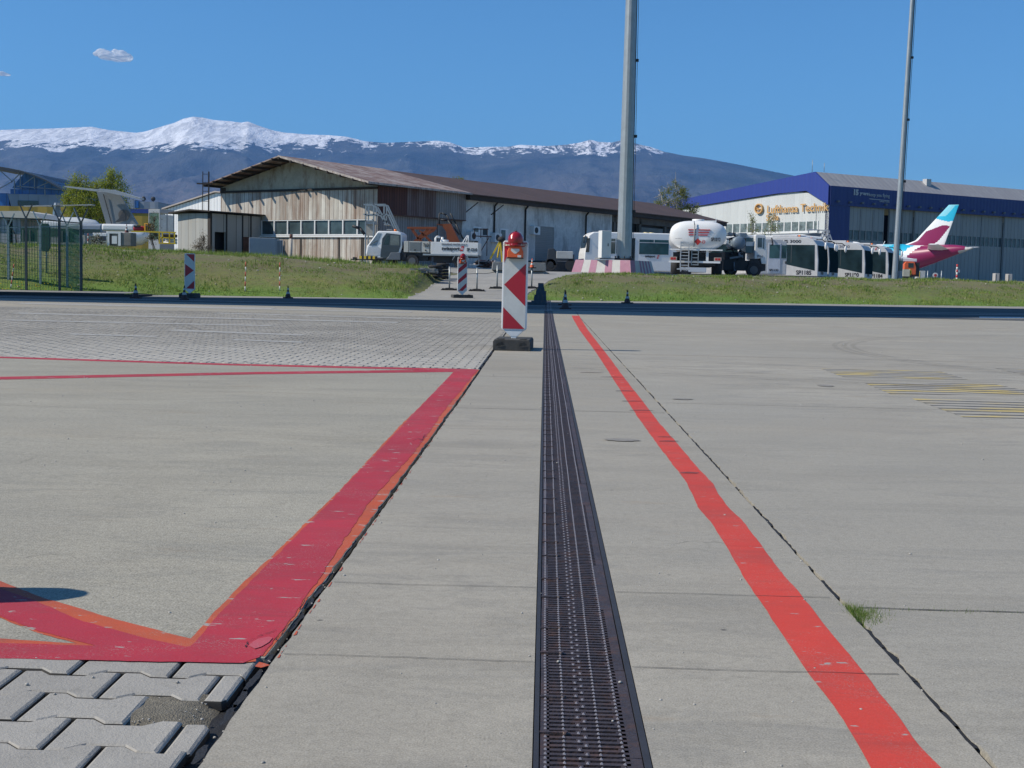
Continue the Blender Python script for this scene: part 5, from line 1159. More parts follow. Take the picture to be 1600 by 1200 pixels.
mb = MB(); mb.cyl((0,.6,zc+rh-.02),(0,.6,zc+rh+.1),.3,n=16); mb.box(-.25,.9,.4,1.2,zc+rh-.02,zc+rh+.04); mb.box(rw*.62,rw*.64,.5,.55,zc+rh-.15,zc+rh+.2); mb.build('manhole', SHINY, ft)
RS = M('stripe red',(.5,.035,.03),.4)
yy = lambda x, z: -.34
mb = MB()
for i, (py, a, b) in enumerate(((359.5,1075,1109),(363.5,1075.5,1107.5),(367.5,1076,1105.5))):
    z = fz_(py); 
    for s0, s1 in ((a,1087.5),(1090.5,b)): mb.prism([((s0-1090.5)*u,z-.025),((s1-1090.5)*u-.04,z-.025),((s1-1090.5)*u,z+.025),((s0-1090.5)*u,z+.025)],-.345,-.3,'y')
mb.build('red_stripes', RS, ft)
z = fz_(378); x = (1090-1090.5)*u; mb = MB(); mb.prism([(x-.17,z),(x,z-.17),(x+.17,z),(x,z+.17)],-.35,-.33,'y'); mb.build('hazard_placard', RS, ft)
mb = MB(); n = 16; x = 8.5*u
for i in range(n):
    a, b = 2*math.pi*i/n, 2*math.pi*(i+1)/n; mb.quad(*[(x+r*math.cos(t),-.335,z+r*math.sin(t)) for r, t in ((.085,a),(.085,b),(.06,b),(.06,a))])
mb.box(x-.05,x+.05,-.337,-.333,z-.01,z+.01); mb.build('no_smoking_ring', RS, ft)
text('SP1212', 14.5*u, .18, LETTER, ft, (27*u,-.33,fz_(376.8)), R(8), .01, bold=.02)
text('swissport', 11*u, .06, M('grey lettering',(.2,.2,.22),.6), ft, (-30*u,-.33,fz_(374.5)), R(-8))
swiss_mark(ft, -23.5*u, -.28, fz_(375.5), .22)
mb = MB(); mb.tube([(-6*u,-.36,fz_(386)),(-6*u,-.36,fz_(352)),(-7*u,-.3,fz_(346))],.03,6); mb.build('vent_pipe', M('grey pipe',(.3,.3,.3),.5), ft)
mb = MB(); mb.box(-43*u,38*u,-.3,.2,fz_(391.5),fz_(389.5)); mb.box(-44*u,35*u,-.35,-.1,fz_(411),fz_(408)); mb.box(13*u,17*u,-.2,.1,fz_(410),fz_(391)); mb.build('rear_frame', SHINY, ft)
for x in (-37,31):
    mb = MB(); mb.box((x-5.5)*u,(x+5.5)*u,-.32,-.2,fz_(407.5),fz_(402)); o = mb.build('tail_light_box', M('pale lamp box',(.5,.42,.35),.5), ft); mb = MB(); mb.box((x-4)*u,(x-.3)*u,-.33,-.321,fz_(406.5),fz_(403)); mb.box((x+.3)*u,(x+4)*u,-.33,-.321,fz_(406.5),fz_(403)); mb.build('tail_light', RS, o)
mb = MB()
for x in (-26,-13.5): mb.box((x-.8)*u,(x+.8)*u,-.48,-.42,fz_(422),fz_(378 if x < -20 else 382))
for i in range(9): z = fz_(420-i*5); mb.box(-26*u,-13.5*u,-.46,-.42,z-.02,z+.02)
mb.box(-31*u,-11*u,-.5,-.3,fz_(422),fz_(420)); mb.build('ladder', M('pale aluminium',(.5,.5,.5),.4,.4), ft)
mb = MB()
for x in (-9,1): mb.box((x-.6)*u,(x+.6)*u,-.42,-.37,fz_(415),fz_(391))
for i in range(5): z = fz_(414-i*5.5); mb.box(-9*u,1*u,-.42,-.38,z-.02,z+.02)
mb.build('side_ladder', STEEL, ft)
mb = MB(); mb.box(-.9,.9,0,8,.55,.95); mb.box(-1.2,1.2,.1,1.0,.9,1.2); mb.prism([(-1.1,1.2),(-.6,fz_(392)),(.2,fz_(392)),(-.2,1.0)],.1,.8,'y'); mb.build('chassis', DARK, ft)
for s in (-1,1):
    for y in (1.2,2.5): mb = MB(); wheel(mb,(s*1.05,y,.5),.5,.45,'x'); mb.build('wheel', [TYRE,DARK], ft)

# hydrant dispenser truck, side on ---------------------------------------
Yh = 73.; u = Yh/2050; zh_ = 1.15; X0 = Xat(1135,Yh,2); hx = lambda px: (px-1135)*u; hzz_ = lambda py: at(1165,py,Yh).z-zh_
hd = thing('hydrant_truck', 'dark cluttered refuelling truck with blue grey filter tank and white cab', 'refuelling truck', (X0,Yh,zh_), R(3))
BGM = M('blue grey steel',(.16,.21,.26),.5,.1,.2,3)
mb = MB(); mb.box(hx(1131),hx(1197),.1,2.2,.4,.95); mb.box(hx(1134),hx(1166),.3,1.9,.9,hzz_(394)); mb.build('chassis', DARK, hd)
mb = MB(); mb.cyl((hx(1152),-.25,hzz_(380)),(hx(1152),1.5,hzz_(380)),.37,n=18); mb.ball((hx(1152),-.25,hzz_(380)),.37,16,8,0,(1,.4,1)); mb.build('filter_tank', BGM, hd)
mb = MB()
for i in range(26):
    a = (hx(rng.uniform(1136,1166)),rng.uniform(-.15,.6),hzz_(rng.uniform(364,412))); b = (a[0]+rng.uniform(-.4,.4),a[1]+rng.uniform(-.1,.1),a[2]+rng.uniform(-.5,.3)); mb.tube([a,b,(b[0]+rng.uniform(-.2,.2),b[1],b[2]+rng.uniform(-.3,.3))],rng.uniform(.02,.055),6,i % 4)
mb.build('pipework', [BGM,DARK,M('pale pipe',(.45,.48,.5),.4),DARK], hd)
mb = MB(); mb.box(hx(1136),hx(1149),.1,1.7,hzz_(368),hzz_(364)); mb.box(hx(1155),hx(1165),.0,1.7,hzz_(372),hzz_(364)); mb.bar((hx(1140),-.02,hzz_(404)),(hx(1160),-.05,hzz_(400)),.1); mb.build('top_frame', BGM, hd)
mb = MB(); mb.box(hx(1166),hx(1179),.3,2.1,hzz_(395),hzz_(367)); mb.build('equipment_box', SHINY, hd, .03); mb = MB(); mb.box(hx(1166.5),hx(1177),.27,.298,hzz_(377),hzz_(371)); mb.box(hx(1166),hx(1178),.26,.298,hzz_(395),hzz_(384)); mb.build('box_window', M('teal window',(.07,.13,.15),.3), hd)
mb = MB(); mb.prism([(hx(1178.5),hzz_(405)),(hx(1178.5),hzz_(367)),(hx(1181),hzz_(365.8)),(hx(1193),hzz_(366)),(hx(1195),hzz_(369)),(hx(1197.5),hzz_(398)),(hx(1197.5),hzz_(412)),(hx(1190),hzz_(412)),(hx(1188),hzz_(403))],0,2.2,'y'); cb2 = mb.build('cab', WHITE, hd, .04)
mb = MB(); mb.box(hx(1182.5),hx(1189.5),-.014,-.003,hzz_(386),hzz_(371)); mb.box(hx(1191),hx(1193),-.014,-.003,hzz_(388),hzz_(371)); mb.build('window', glass('cab side glass',(.06,.09,.11)), cb2)
text('SP1213', 9*u, .12, M('grey lettering',(.2,.2,.22),.6), hd, (hx(1187),-.015,hzz_(401.5)))
for a in (1178,1145): mb = MB(); wheel(mb,(hx(a),.1 if a > 1150 else .6,hzz_(421.5)),.40 if a > 1150 else .36,.3); mb.build('wheel', [TYRE,M('dusty hub',(.09,.095,.1),.6)], hd)
mb = MB(); mb.prism([(hx(1170),hzz_(412)),(hx(1174),hzz_(404)),(hx(1184),hzz_(404)),(hx(1189),hzz_(413)),(hx(1196),hzz_(414)),(hx(1196),hzz_(422)),(hx(1189),hzz_(424)),(hx(1187),hzz_(414))],-.02,.3,'y'); mb.build('wheel_arch', DARK, hd)
# small white bus end --------------------------------------------------
Yc = 84.; u = Yc/2050; X0 = Xat(1229,Yc,2); cz_ = lambda py: at(1212,py,Yc).z-1.15; cx_ = lambda px: (px-1229)*u
cb_ = thing('crew_bus', 'short white crew bus with tall glazed door left of the long buses', 'bus', (X0,Yc,1.15), R(2), 'white buses on the yard')
mb = MB(); mb.prism([(-2.5,.3),(-2.5,cz_(376)),(-2.35,cz_(373)),(-.5,cz_(373.5)),(-.05,cz_(378)),(0,cz_(395)),(0,.3)],0,3.6,'y'); b = mb.build('body', M('shade grey bus white', (.50,.505,.51)), cb_, .05, 3)  # bus white greyed in colour to stand for shade
mb = MB(); mb.box(cx_(1199.5),cx_(1219),-.03,-.003,.4,cz_(380)); d = mb.build('door', M('pale grey door',(.55,.57,.62),.4), b, .02); mb = MB(); mb.box(cx_(1201.5),cx_(1217.5),-.04,-.031,cz_(403.5),cz_(382.5)); mb.build('window', glass('bus glass'), d)
mb = MB(); mb.box(cx_(1220.5),cx_(1228),-.02,-.004,cz_(403.5),cz_(383)); mb.build('window', glass('bus glass'), b); text('SP1133', 14*u, .15, LETTER, cb_, (cx_(1209),-.045,cz_(424)), bold=.01)
mb = MB(); mb.tube([(cx_(1204),-.05,cz_(372)),(cx_(1205),-.2,cz_(380)),(cx_(1205),-.2,cz_(384))],.05,6); mb.box(cx_(1226.5),cx_(1228.5),-.03,-.004,cz_(412),cz_(408)); mb.build('mirror', DARK, b)
# long apron buses, built once and copied ---------------------------------
def apron_bus():
    t = thing('apron_bus', '', 'bus', (0,0,0), 0, 'white buses on the yard')
    top = 2.98; prof = [(-13.8,.3),(-13.8,2.7),(-13.6,2.93),(-1.2,top),(-.75,top-.03),(-.25,top-.22),(.02,2.4),(.12,1.4),(.12,.28)]
    BW = M('shade grey bus white', (.50,.505,.51), .4, 0, .12, 1.2, (.30,.29,.27), .5)  # white body greyed in colour for its shaded side
    mb = MB(); mb.prism(prof,-1.5,1.5,'y'); b = mb.build('body', BW, t, .05, 3)
    G2 = glass('bus black glass',(.010,.020,.024),.12,.08); G3 = M('shaded windscreen',(.012,.03,.035),.5,0,.3,.8); G3.node_tree.nodes['Principled BSDF'].inputs['Specular IOR Level'].default_value = 0
    mb = MB(); mb.prism([(-13.2,1.2),(-3.0,1.2),(-2.35,1.13),(-.10,.68),(-.16,2.42),(-13.2,2.44)],-1.516,-1.503,'y'); mb.build('side_glass', G2, b)
    mb = MB(); mb._a([(x+.022,s*1.40,z) for x, z in ((.12,.62),(.12,1.38),(.035,2.36),(-.10,2.50)) for s in (-1,1)],[(0,1,3,2),(2,3,5,4),(4,5,7,6)]); mb.build('windscreen', G3, b)
    mb = MB()
    for x in (-1.75,-3.05,-5.2,-7.5,-9.8): mb = MB(); mb.box(x-.02,x+.02,-1.522,-1.517,1.2,2.42); mb.build('glazing_bar', M('dark grey bar',(.06,.07,.075),.5), b)
    mb = MB(); mb.prism([(-3.4+.55*math.cos(a)*1.05,.45+.55*math.sin(a)) for a in [math.pi*i/10 for i in range(11)]],-1.51,-1.2,'y'); wheel(mb,(-3.4,-1.25,.42),.42,.3); mb.build('wheel', [DARK,M('grey hub',(.10,.11,.12),.5)], t)
    mb = MB(); mb.box(-3.2,-1.4,-1.3,1.3,top-.02,top+.14); mb.build('roof_unit', BW, b, .06)
    mb = MB(); mb.cyl((-1.3,-1.2,top),(-1.3,-1.2,top+.12),.08,n=8); mb.build('beacon_lamp', AMBER, b)
    for s in (-1,1):
        mb = MB(); mb.tube([(-.1,s*1.3,top-.18),(.35,s*1.42,top-.2),(.6,s*1.5,top-.4)],.035,6); a = mb.build('mirror_arm', DARK, b); mb = MB(); mb.ball((.6,s*1.5,top-.62),.26,10,8,0,(.35,.5,1)); mb.build('mirror', SHINY, a)
    mb = MB(); mb.box(-2.8,-2.65,-1.51,-1.503,.82,.9); mb.box(-3.6,-3.5,-1.51,-1.503,.85,.92); mb.build('marker_light', RS, b)
    mb = MB(); mb.box(-2.42,-2.40,-1.507,-1.502,.3,1.05); mb.box(-1.05,-1.03,-1.507,-1.502,.3,.72); mb.build('hatch_seam', M('grey seam',(.2,.2,.2),.7), b)
    return t
b0_ = apron_bus(); TH = R(-24.5)
spots = [(1283,92,'nearest long white apron bus with black glazing and number SP1185','SP1185','1185'),(1300,96.3,'second long white apron bus, mostly hidden, with 237 on its flank','','237'),(1355,101.5,'third long white apron bus from the left end of the row','SP1190','1190'),(1391,106,'furthest and rightmost long white apron bus behind the slim mast','SP1184','1184')]
for i, (px, Y, lab, t1, t2) in enumerate(spots):
    loc = (Xat(px,Y,2),Y,1.15); o = b0_ if i == 0 else dup(b0_, loc, TH, lab)
    o.location = loc; o.rotation_euler = (0,0,TH); o['label'] = lab; spots[i] = (o,t1,t2,i)
for o, t1, t2, i in spots:
    if t1: text(t1, 1.05, .3, LETTER, o, (-.85,-1.51,.38), 0, .004, bold=.03)
    text(t2, .75, .24, LETTER, o, (.14,-.2,.42), R(90), .004, bold=.02)
    text('COBUS 3000' if i != 3 else 'swissport', 2.2, .2, LETTER if i == 0 else M('grey lettering',(.2,.2,.22),.6), o, (-2.2,-1.51,2.56), 0, .004, bold=.02)
    if i == 3: swiss_mark(o, -1.0, -1.508, 2.56, .4)
# grey-sided box at the end of the row, orange truck, aerial platform
Y = 108.; X0 = Xat(1398,Y); u = Y/2050; t = thing('small_grey_bus', 'small grey windowed bus just right of the slim mast', 'bus', (X0,Y,1.15), 0, 'white buses on the yard'); zz = lambda py: at(1405,py,Y).z-1.15
mb = MB(); mb.box(0,12*u,0,5,.3,zz(403)); b = mb.build('body', M('pale grey coach paint',(.35,.37,.4),.4), t, .06); mb = MB(); mb.box(2*u,11*u,-.02,-.003,zz(423),zz(407)); mb.build('window', glass('bus glass'), b)
Y = 118.; X0 = Xat(1412,Y); u = Y/2050; ot = thing('orange_truck', 'orange truck cab with a white boom on top beside the last bus', 'truck', (X0,Y,1.15), 0); zz = lambda py: at(1420,py,Y).z-1.15
ORB = M('bright orange paint',(.72,.13,.04),.4,0,.1,2)
mb = MB(); mb.prism([(0,zz(430)),(0,zz(412)),(2*u,zz(409)),(16*u,zz(409)),(18.5*u,zz(418)),(18.5*u,zz(429))],0,2.4,'y'); b = mb.build('cab', ORB, ot, .05); mb = MB(); mb.box(6*u,14*u,-.02,-.003,zz(418),zz(411)); mb._a([(16.5*u+.02,.2,zz(410)),(18.5*u+.02,.2,zz(418)),(18.5*u+.02,2.2,zz(418)),(16.5*u+.02,2.2,zz(410))],[(0,1,2,3)]); mb.build('window', GLASS, b)
mb = MB(); mb.box(-4*u,20*u,.2,2.2,zz(408.5),zz(404)); mb.prism([(-16*u,zz(402)),(18*u,zz(407)),(18*u,zz(404)),(-16*u,zz(399))],.6,1.6,'y'); mb.build('boom', SHINY, ot, .03)
mb = MB(); mb.box(18.6*u,24*u,.1,2.3,zz(432),zz(410)); wheel(mb,(3*u,.1,zz(430)),.5,.3); mb.build('dark_body', [DARK,DARK], ot)
mb = MB(); mb.box(-6*u,4*u,-1,-.6,zz(432),zz(421)); mb.build('white_tank', M('ivory tank',(.55,.52,.4),.5), ot); mb = MB(); mb.tube([(4*u,-.8,zz(421)),(7*u,-.8,zz(424)),(6*u,-.8,zz(430))],.06,6); mb.build('yellow_hose', YELLOW, ot)
Y = 130.; X0 = Xat(1268,Y); sp_ = thing('passenger_stair_truck', 'grey covered passenger stair with lattice sides behind the long buses', 'stair truck', (X0,Y,1.15), 0); u = Y/2050; zz = lambda py: at(1275,py,Y).z-1.15
mb = MB(); mb.prism([(-14*u,zz(367)),(0,zz(364.5)),(13*u,zz(364)),(8*u,zz(381)),(-6*u,zz(383)),(-14*u,zz(374))],0,2,'y'); mb.build('canopy', M('grey canopy sheet',(.16,.17,.19),.6), sp_)
mb = MB(); [mb.bar((a*u,-.1,zz(b)),(c*u,-.1,zz(d)),.1) for a, b, c, d in ((10,380,14,362),(14,362,24,364),(24,364,30,378),(14,364,28,378),(18,362,12,378),(24,364,16,378),(-8,359,24,360),(-8,359,-8,366),(8,359,8,364),(24,360,24,366),(20,370,26,370))]; mb.box(0,2.0,.5,2,0,zz(380)); mb.build('lattice', M('pale lattice',(.42,.44,.46),.5), sp_)
Y = 112.; X0 = Xat(1212,Y); rb = thing('roofed_trailer', 'white domed trailer roof behind the crew bus', 'trailer', (X0,Y,1.15), 0); u = Y/2050; zz = lambda py: at(1230,py,Y).z-1.15
mb = MB(); mb.prism([(-1,0),(-1,zz(372)),(.0,zz(367)),(1.5,zz(366)),(3.8,zz(369)),(3.8,0)],0,6,'y'); mb.build('body', SHINY, rb, .08)
# marker stands near the hangar foot
Y = 150.
for px, pt, lab, kind in ((1449,423,'thin grey pole near the hangar, left of two',0),(1470.5,423,'thin grey pole near the hangar, right of two',0),(1494.5,413,'red and white striped marker with cross arm near the hangar',1),(1461,426,'small red and white round sign near the hangar',2),(1578,428,'small pale box near the hangar foot at far right',3),(1558,427,'pale stone coloured box near the hangar foot',3),(1439,423,'white container with yellow edge beside the orange truck',4)):
    X = Xat(px,Y); z = 1.15; u = Y/2050; H = at(px,pt,Y).z-z; t = thing(('marker_pole','marker_pole','striped_marker','round_sign','equipment_box','equipment_box')[kind+1 if kind else 0], lab, ('pole','marker','sign','box','container')[kind], (X,Y,z))
    mb = MB()
    if kind == 0: mb.cyl((0,0,0),(0,0,H),.06,n=6); mb.build('pole', STEEL, t)
    elif kind == 1:
        [mb.cyl((0,0,H*i/8),(0,0,H*(i+1)/8),.11,n=8,mi=i % 2) for i in range(8)]; mb.box(-.15,.3,-.05,.05,H*.62,H*.75); mb.build('pole', [RETRO,RS], t)
    elif kind == 2: mb.cyl((0,0,H-.3),(0,.06,H-.3),.3,n=16); mb.cyl((0,-.03,H-.3),(0,-.01,H-.3),.16,n=12,mi=1); mb.box(-.12,.12,0,.1,0,H-.5,1); mb.build('disc', [RETRO,RS], t)
    else: mb.box(-3*u if kind == 3 else -6*u,3*u if kind == 3 else 6*u,0,1,0,H); mb.box(-3*u,-2*u,-.02,-.004,.1,H-.1,1); mb.build('box', [M('stone paint',(.4,.38,.35),.7) if kind == 3 else M('chalk paint',(.5,.5,.46),.6), DARK if kind == 3 else YELLOW], t, .03)

# ------------------------------------------------------------------ AIRLINER (tail towards us)
XT, YT = Xat(1512,180,6), 180.; ad = math.atan2(.68,-.73)
pl = thing('airliner', 'white airliner with burgundy and turquoise tail parked before the hangar doors', 'airliner', (XT,YT,1.15), ad)
BUR = M('burgundy paint',(.22,.012,.075),.35,0,.06,1); TEAL = M('turquoise paint',(.02,.42,.62),.35,0,.06,1); LTEAL = M('pale turquoise paint',(.22,.58,.68),.35,0,.06,1); PW = M('aircraft white',(.74,.75,.75),.3,0,.04,1); SHD = M('aircraft grey belly',(.42,.42,.41),.4,0,.06,1); LM = [PW,BUR,TEAL,LTEAL,SHD]
def paint_of(x, v):      # x metres from tail, v 0 belly .. 1 crown
    if x < .35: return 4
    if x < 9.6-3.3*v: return 1 if not (x < 1.1 and v < .3) else 4
    if x < 11.0-3.4*v: return 0
    if x < 12.8-2.0*v: return 2
    if x < 14.2-2.*v: return 3
    return 0
rings = []; NS = 120; NR = 36
for j in range(NS+1):
    x = 34.*j/NS; r = 1.98*min(1, (.10+.9*(min(1, x/9.5))**.75)); zc_ = 3.75 if x > 9.5 else lerp(5.05,3.75,sm(x/9.5)**.9)
    if x > 29: r *= max(.08, math.sqrt(max(0, 1-((x-29)/5.1)**2))); zc_ -= .5*((x-29)/5)**2
    rings.append([(x, r*math.cos(2*math.pi*i/NR), zc_+r*math.sin(2*math.pi*i/NR)) for i in range(NR)])
mb = MB()
b = 0; mb.v = [p for r in rings for p in r]
for j in range(NS):
    for i in range(NR):
        v = .5+.5*math.sin(2*math.pi*(i+.5)/NR); mb.f.append((j*NR+i,j*NR+(i+1) % NR,(j+1)*NR+(i+1) % NR,(j+1)*NR+i)); mb.m.append(paint_of((j+.5)*34/NS, v)); mb.s.append(True)
mb.f.append(tuple(range(NR))); mb.m.append(4); mb.s.append(False)
mb.build('fuselage', LM, pl)
mb = MB(); mb.cyl((.05,0,5.05),(-.75,0,5.2),.2,.13,12); mb.build('exhaust_cone', SHD, pl)
# fin: grid of quads, painted by region
fin = [(9.5,3.4,5.55),(8.1,3.4,5.95),(7.6,3.35,6.3),(3.05,1.55,11.0)]
mb = MB(); NU, NV = 40, 60
def finpt(u_, v_):
    z = lerp(5.3, 11.05, v_); xl = interp(z, [(5.3,10.6),(5.75,9.0),(6.2,7.7),(11.05,3.0)]); xr_ = lerp(3.5, 1.55, v_); return lerp(xr_, xl, u_), z
def fin_paint(u_, v_):
    q = v_+.18*(u_-.5)*2
    if v_ > .60+.10*abs(u_-.2)+.0*u_: return 3 if (u_ > .30+.9*(.98-v_) and v_ > .74) or v_ > .985 else 2
    if v_ > .50+.06*u_: return 0
    lo = .26*(1-v_/.5)+.04; hi = .90-.55*max(0, v_-.38)/.12*.8
    return 1 if lo < u_ < hi else 0
for s in (1,-1):
    b = len(mb.v)
    for j in range(NV+1):
        for i in range(NU+1):
            x, z = finpt(i/NU, j/NV); th = .22*(1-.6*j/NV)*math.sin(math.pi*min(1, max(0, i/NU)))**.6; mb.v.append((x, s*th, z))
    for j in range(NV):
        for i in range(NU):
            a = b+j*(NU+1)+i; f = (a,a+1,a+NU+2,a+NU+1); mb.f.append(f if s < 0 else f[::-1]); mb.m.append(fin_paint((i+.5)/NU,(j+.5)/NV)); mb.s.append(True)
mb.build('tail_fin', LM, pl)
for s in (1,-1):
    mb = MB(); sec = lambda x0, x1, y, z, t_: [(x0,y,z),(lerp(x0,x1,.3),y,z+t_),(lerp(x0,x1,.8),y,z+t_),(x1,y,z),(lerp(x0,x1,.8),y,z-t_),(lerp(x0,x1,.3),y,z-t_)]
    mb.loft([sec(2.4,5.6,s*.5,4.95,.16),sec(1.2,2.6,s*6.2,5.5,.06)],0,False); mb.build('tailplane', PW if s > 0 else SHD, pl)
    mb = MB(); mb.loft([sec(17,24,s*1.5,2.9,.45),sec(16.8,20.6,s*7,3.4,.25),sec(15.4,17.,s*17,4.3,.1)],0,False); w = mb.build('wing', M('wing grey',(.45,.46,.47),.4), pl)
    mb = MB(); mb.prism([(16,4.3),(14.7,4.4),(14.4,6.2),(15.1,6.2)],s*17-.05,s*17+.05,'y'); mb.build('sharklet', PW, w)
    mb = MB(); mb.cyl((20.5,s*5.6,2.2),(24,s*5.6,2.1),.85,1.1,18); mb.build('engine', PW, w)
mb = MB(); [mb.cyl((x,0,5.6),(x-.25,0,6.15),.05,n=6) for x in (12.6,20.5,26)]; mb.ball((17.3,0,5.7),1.3,14,6,0,(1,.45,.32)); mb.build('antenna', PW, pl)
mb = MB(); [mb.box(x,x+.28,1.93,1.985,3.9,4.3) for x in [13+i*.75 for i in range(20)]]; mb.build('cabin_window', GLASS, pl)
mb = MB(); [wheel(mb,(x,y,.5-.1),.5,.35) for x, y in ((19.5,-3.8),(19.5,3.8),(29,.2))]; mb.cyl((19.5,-3.8,.4),(19.5,-3.4,2.8),.12); mb.cyl((19.5,3.8,.4),(19.5,3.4,2.8),.12); mb.cyl((29,.2,.4),(29,0,2.6),.1); mb.build('landing_gear', [TYRE,STEEL], pl)

# ------------------------------------------------------------------ left: parked tails and ramp clutter
YJ = 110.; u = YJ/2050; X0 = Xat(190,YJ,4); jz = lambda py, px=180: at(px,py,YJ).z-1.15; jx = lambda px: (px-190)*u
GT = M('matt grey aircraft paint',(.20,.22,.24),.5,0,.12,1)
jt = thing('grey_tail_aircraft', 'aircraft with tall grey T tail and white fuselage behind the bank', 'aircraft', (X0,YJ,1.15), 0)
mb = MB(); mb.loft([[(jx(168),-.2,jz(354)),(jx(216),-.2,jz(350)),(jx(216),.2,jz(350)),(jx(168),.2,jz(354))],[(jx(151.5),-.1,jz(301)),(jx(186),-.1,jz(300)),(jx(186),.1,jz(300)),(jx(151.5),.1,jz(301))],[(jx(156),-.05,jz(298)),(jx(180),-.05,jz(296.3)),(jx(180),.05,jz(296.3)),(jx(156),.05,jz(298))]],0,False); f = mb.build('tail_fin', GT, jt)
mb = MB(); mb.cyl((jx(195),-.24,jz(336,195)),(jx(195),-.19,jz(336,195)),8.6*u,n=24); o = mb.build('emblem_disc', M('brown grey disc',(.13,.12,.115),.6), f)
mb = MB(); mb.prism([(jx(a),jz(b)) for a, b in ((181,347),(188,341),(192,333),(195,329),(197,334),(198,344),(193,345),(187,347))],-.27,-.245,'y'); mb.build('emblem_figure', M('dark figure',(.06,.065,.075),.6), o)
mb = MB(); mb.bar((jx(163),-.23,jz(304)),(jx(176),-.27,jz(350)),.05); mb.build('rudder_line', DARK, f)
mb = MB(); mb.prism([(jx(160),jz(299.5)),(jx(228),jz(312.5)),(jx(228),jz(309.8)),(jx(186),jz(298.5)),(jx(166),jz(296.8))],-1.6,-.4,'y'); mb.prism([(jx(98),jz(293.5)),(jx(150),jz(299.5)),(jx(152),jz(296)),(jx(98),jz(291.5))],.3,1.2,'y'); mb.build('tailplane', M('pale grey stabiliser',(.38,.40,.42),.4), jt)
mb = MB(); rr = lambda x, r, z: [(x, r*math.cos(2*math.pi*i/16), z+r*math.sin(2*math.pi*i/16)) for i in range(16)]
zf0 = jz(352)-.9; mb.loft([rr(jx(240),.25,zf0+.2),rr(jx(222),.7,zf0),rr(jx(190),.95,zf0),rr(jx(150),1.,zf0),rr(jx(60),1.,zf0),rr(jx(48),.3,zf0)]); mb.build('fuselage', PW, jt)
YK = 100.; u = YK/2050; X0 = Xat(90,YK,4); jz = lambda py, px=90: at(px,py,YK).z-1.15; jx = lambda px: (px-90)*u
j2 = thing('small_white_aircraft', 'small white aircraft with thin pale T tail behind the fence', 'aircraft', (X0,YK,1.15), 0)
mb = MB(); mb.loft([[(jx(82),-.12,jz(345)),(jx(95),-.12,jz(345)),(jx(95),.12,jz(345)),(jx(82),.12,jz(345))],[(jx(86),-.08,jz(317)),(jx(94),-.08,jz(317)),(jx(94),.08,jz(317)),(jx(86),.08,jz(317))]],0,False); mb.build('tail_fin', GT, j2)
mb = MB(); mb.loft([[(jx(82)-.02,-.13,jz(345)),(jx(85),-.13,jz(345)),(jx(85),.13,jz(345)),(jx(82)-.02,.13,jz(345))],[(jx(86)-.02,-.1,jz(317)),(jx(88.3),-.1,jz(317)),(jx(88.3),.1,jz(317)),(jx(86)-.02,.1,jz(317))]],0,False); mb.build('fin_leading_edge', PW, j2)
mb = MB(); mb.prism([(jx(39),jz(322.6)),(jx(146),jz(318.4)),(jx(146),jz(319.6)),(jx(86),jz(321.4)),(jx(39),jz(324))],-.3,.5,'y'); mb.build('tailplane', M('pale grey stabiliser',(.38,.40,.42),.4), j2)
mb = MB(); z_ = jz(351); mb.loft([rr(jx(30),.3,z_),rr(jx(40),.55,z_),rr(jx(125),.6,z_),rr(jx(150),.5,z_-.1),rr(jx(163),.15,z_-.3)]); mb.build('fuselage', M('pearl aircraft paint',(.55,.58,.6),.35), j2)
YK = 72.; u = YK/2050; X0 = Xat(0,YK,4); jz = lambda py, px=20: at(px,py,YK).z-1.5; jx = lambda px: (px-0)*u
c1 = thing('site_cabin', 'grey site cabin with dark doorway and pale curved roof at the left edge', 'cabin', (X0,YK,1.5), 0)
mb = MB(); mb.box(jx(-60),jx(11),0,3,0,jz(341)); mb.box(jx(20),jx(32),0,3,0,jz(341)); mb.box(jx(11),jx(20),0,3,jz(344),jz(341)); mb.build('wall', clad('grey blue cabin wall','X',.9,.06,((.25,.27,.31),(.29,.31,.35)),None,0,(.12,.13,.15)), c1)
mb = MB(); mb.prism([(jx(-60),jz(340.5)),(jx(-60),jz(330.5)),(jx(0),jz(330.5)),(jx(44),jz(329.3)),(jx(54),jz(332)),(jx(66),jz(340.5))],-.2,3.2,'y'); mb.build('roof', M('cream canvas roof',(.55,.53,.47),.7,0,.1,1), c1)
mb = MB(); mb.box(jx(10),jx(21),1.5,1.6,0,jz(344)); mb.build('dark_doorway', DARK, c1)
mb = MB(); mb.tube([(jx(21),-.1,jz(360)),(jx(25),-.1,jz(366)),(jx(27),-.1,jz(380))],.03,5); mb.build('cable', DARK, c1)
YK = 66.; u = YK/2050; bsn = [(33,76,'green net screened cage'),(77,116,'dark green screened container')]
t = thing('green_screens', 'dark green screened stores standing behind the fence', 'container', (Xat(33,YK),YK,1.6), 0); jz = lambda py: at(80,py,YK).z-1.6; jx = lambda px: (px-33)*u
mb = MB(); mb.box(jx(33),jx(116),0,1.5,jz(381),jz(357)); mb.build('body', M('dark green net',(.02,.07,.055),.8,0,.35,3), t)
mb = MB(); mb.box(jx(33),jx(130),-.05,-.003,jz(381.5),jz(378.5)); mb.box(jx(116),jx(133),.1,1,jz(381),jz(366)); mb.build('pale_base', M('pale bags',(.4,.4,.36),.8,0,.3,2), t)
mb = MB(); mb.box(jx(76),jx(92),-.04,-.003,jz(379),jz(370)); [mb.box(jx(a),jx(a+1.2),-.05,-.003,jz(380),jz(360)) for a in (36,47,60,70,98,108)]; mb.build('struts', M('grey struts',(.18,.2,.19),.7,0,.3,2), t)
YK = 62.; jz = lambda py: at(180,py,YK).z-1.62; u = YK/2050
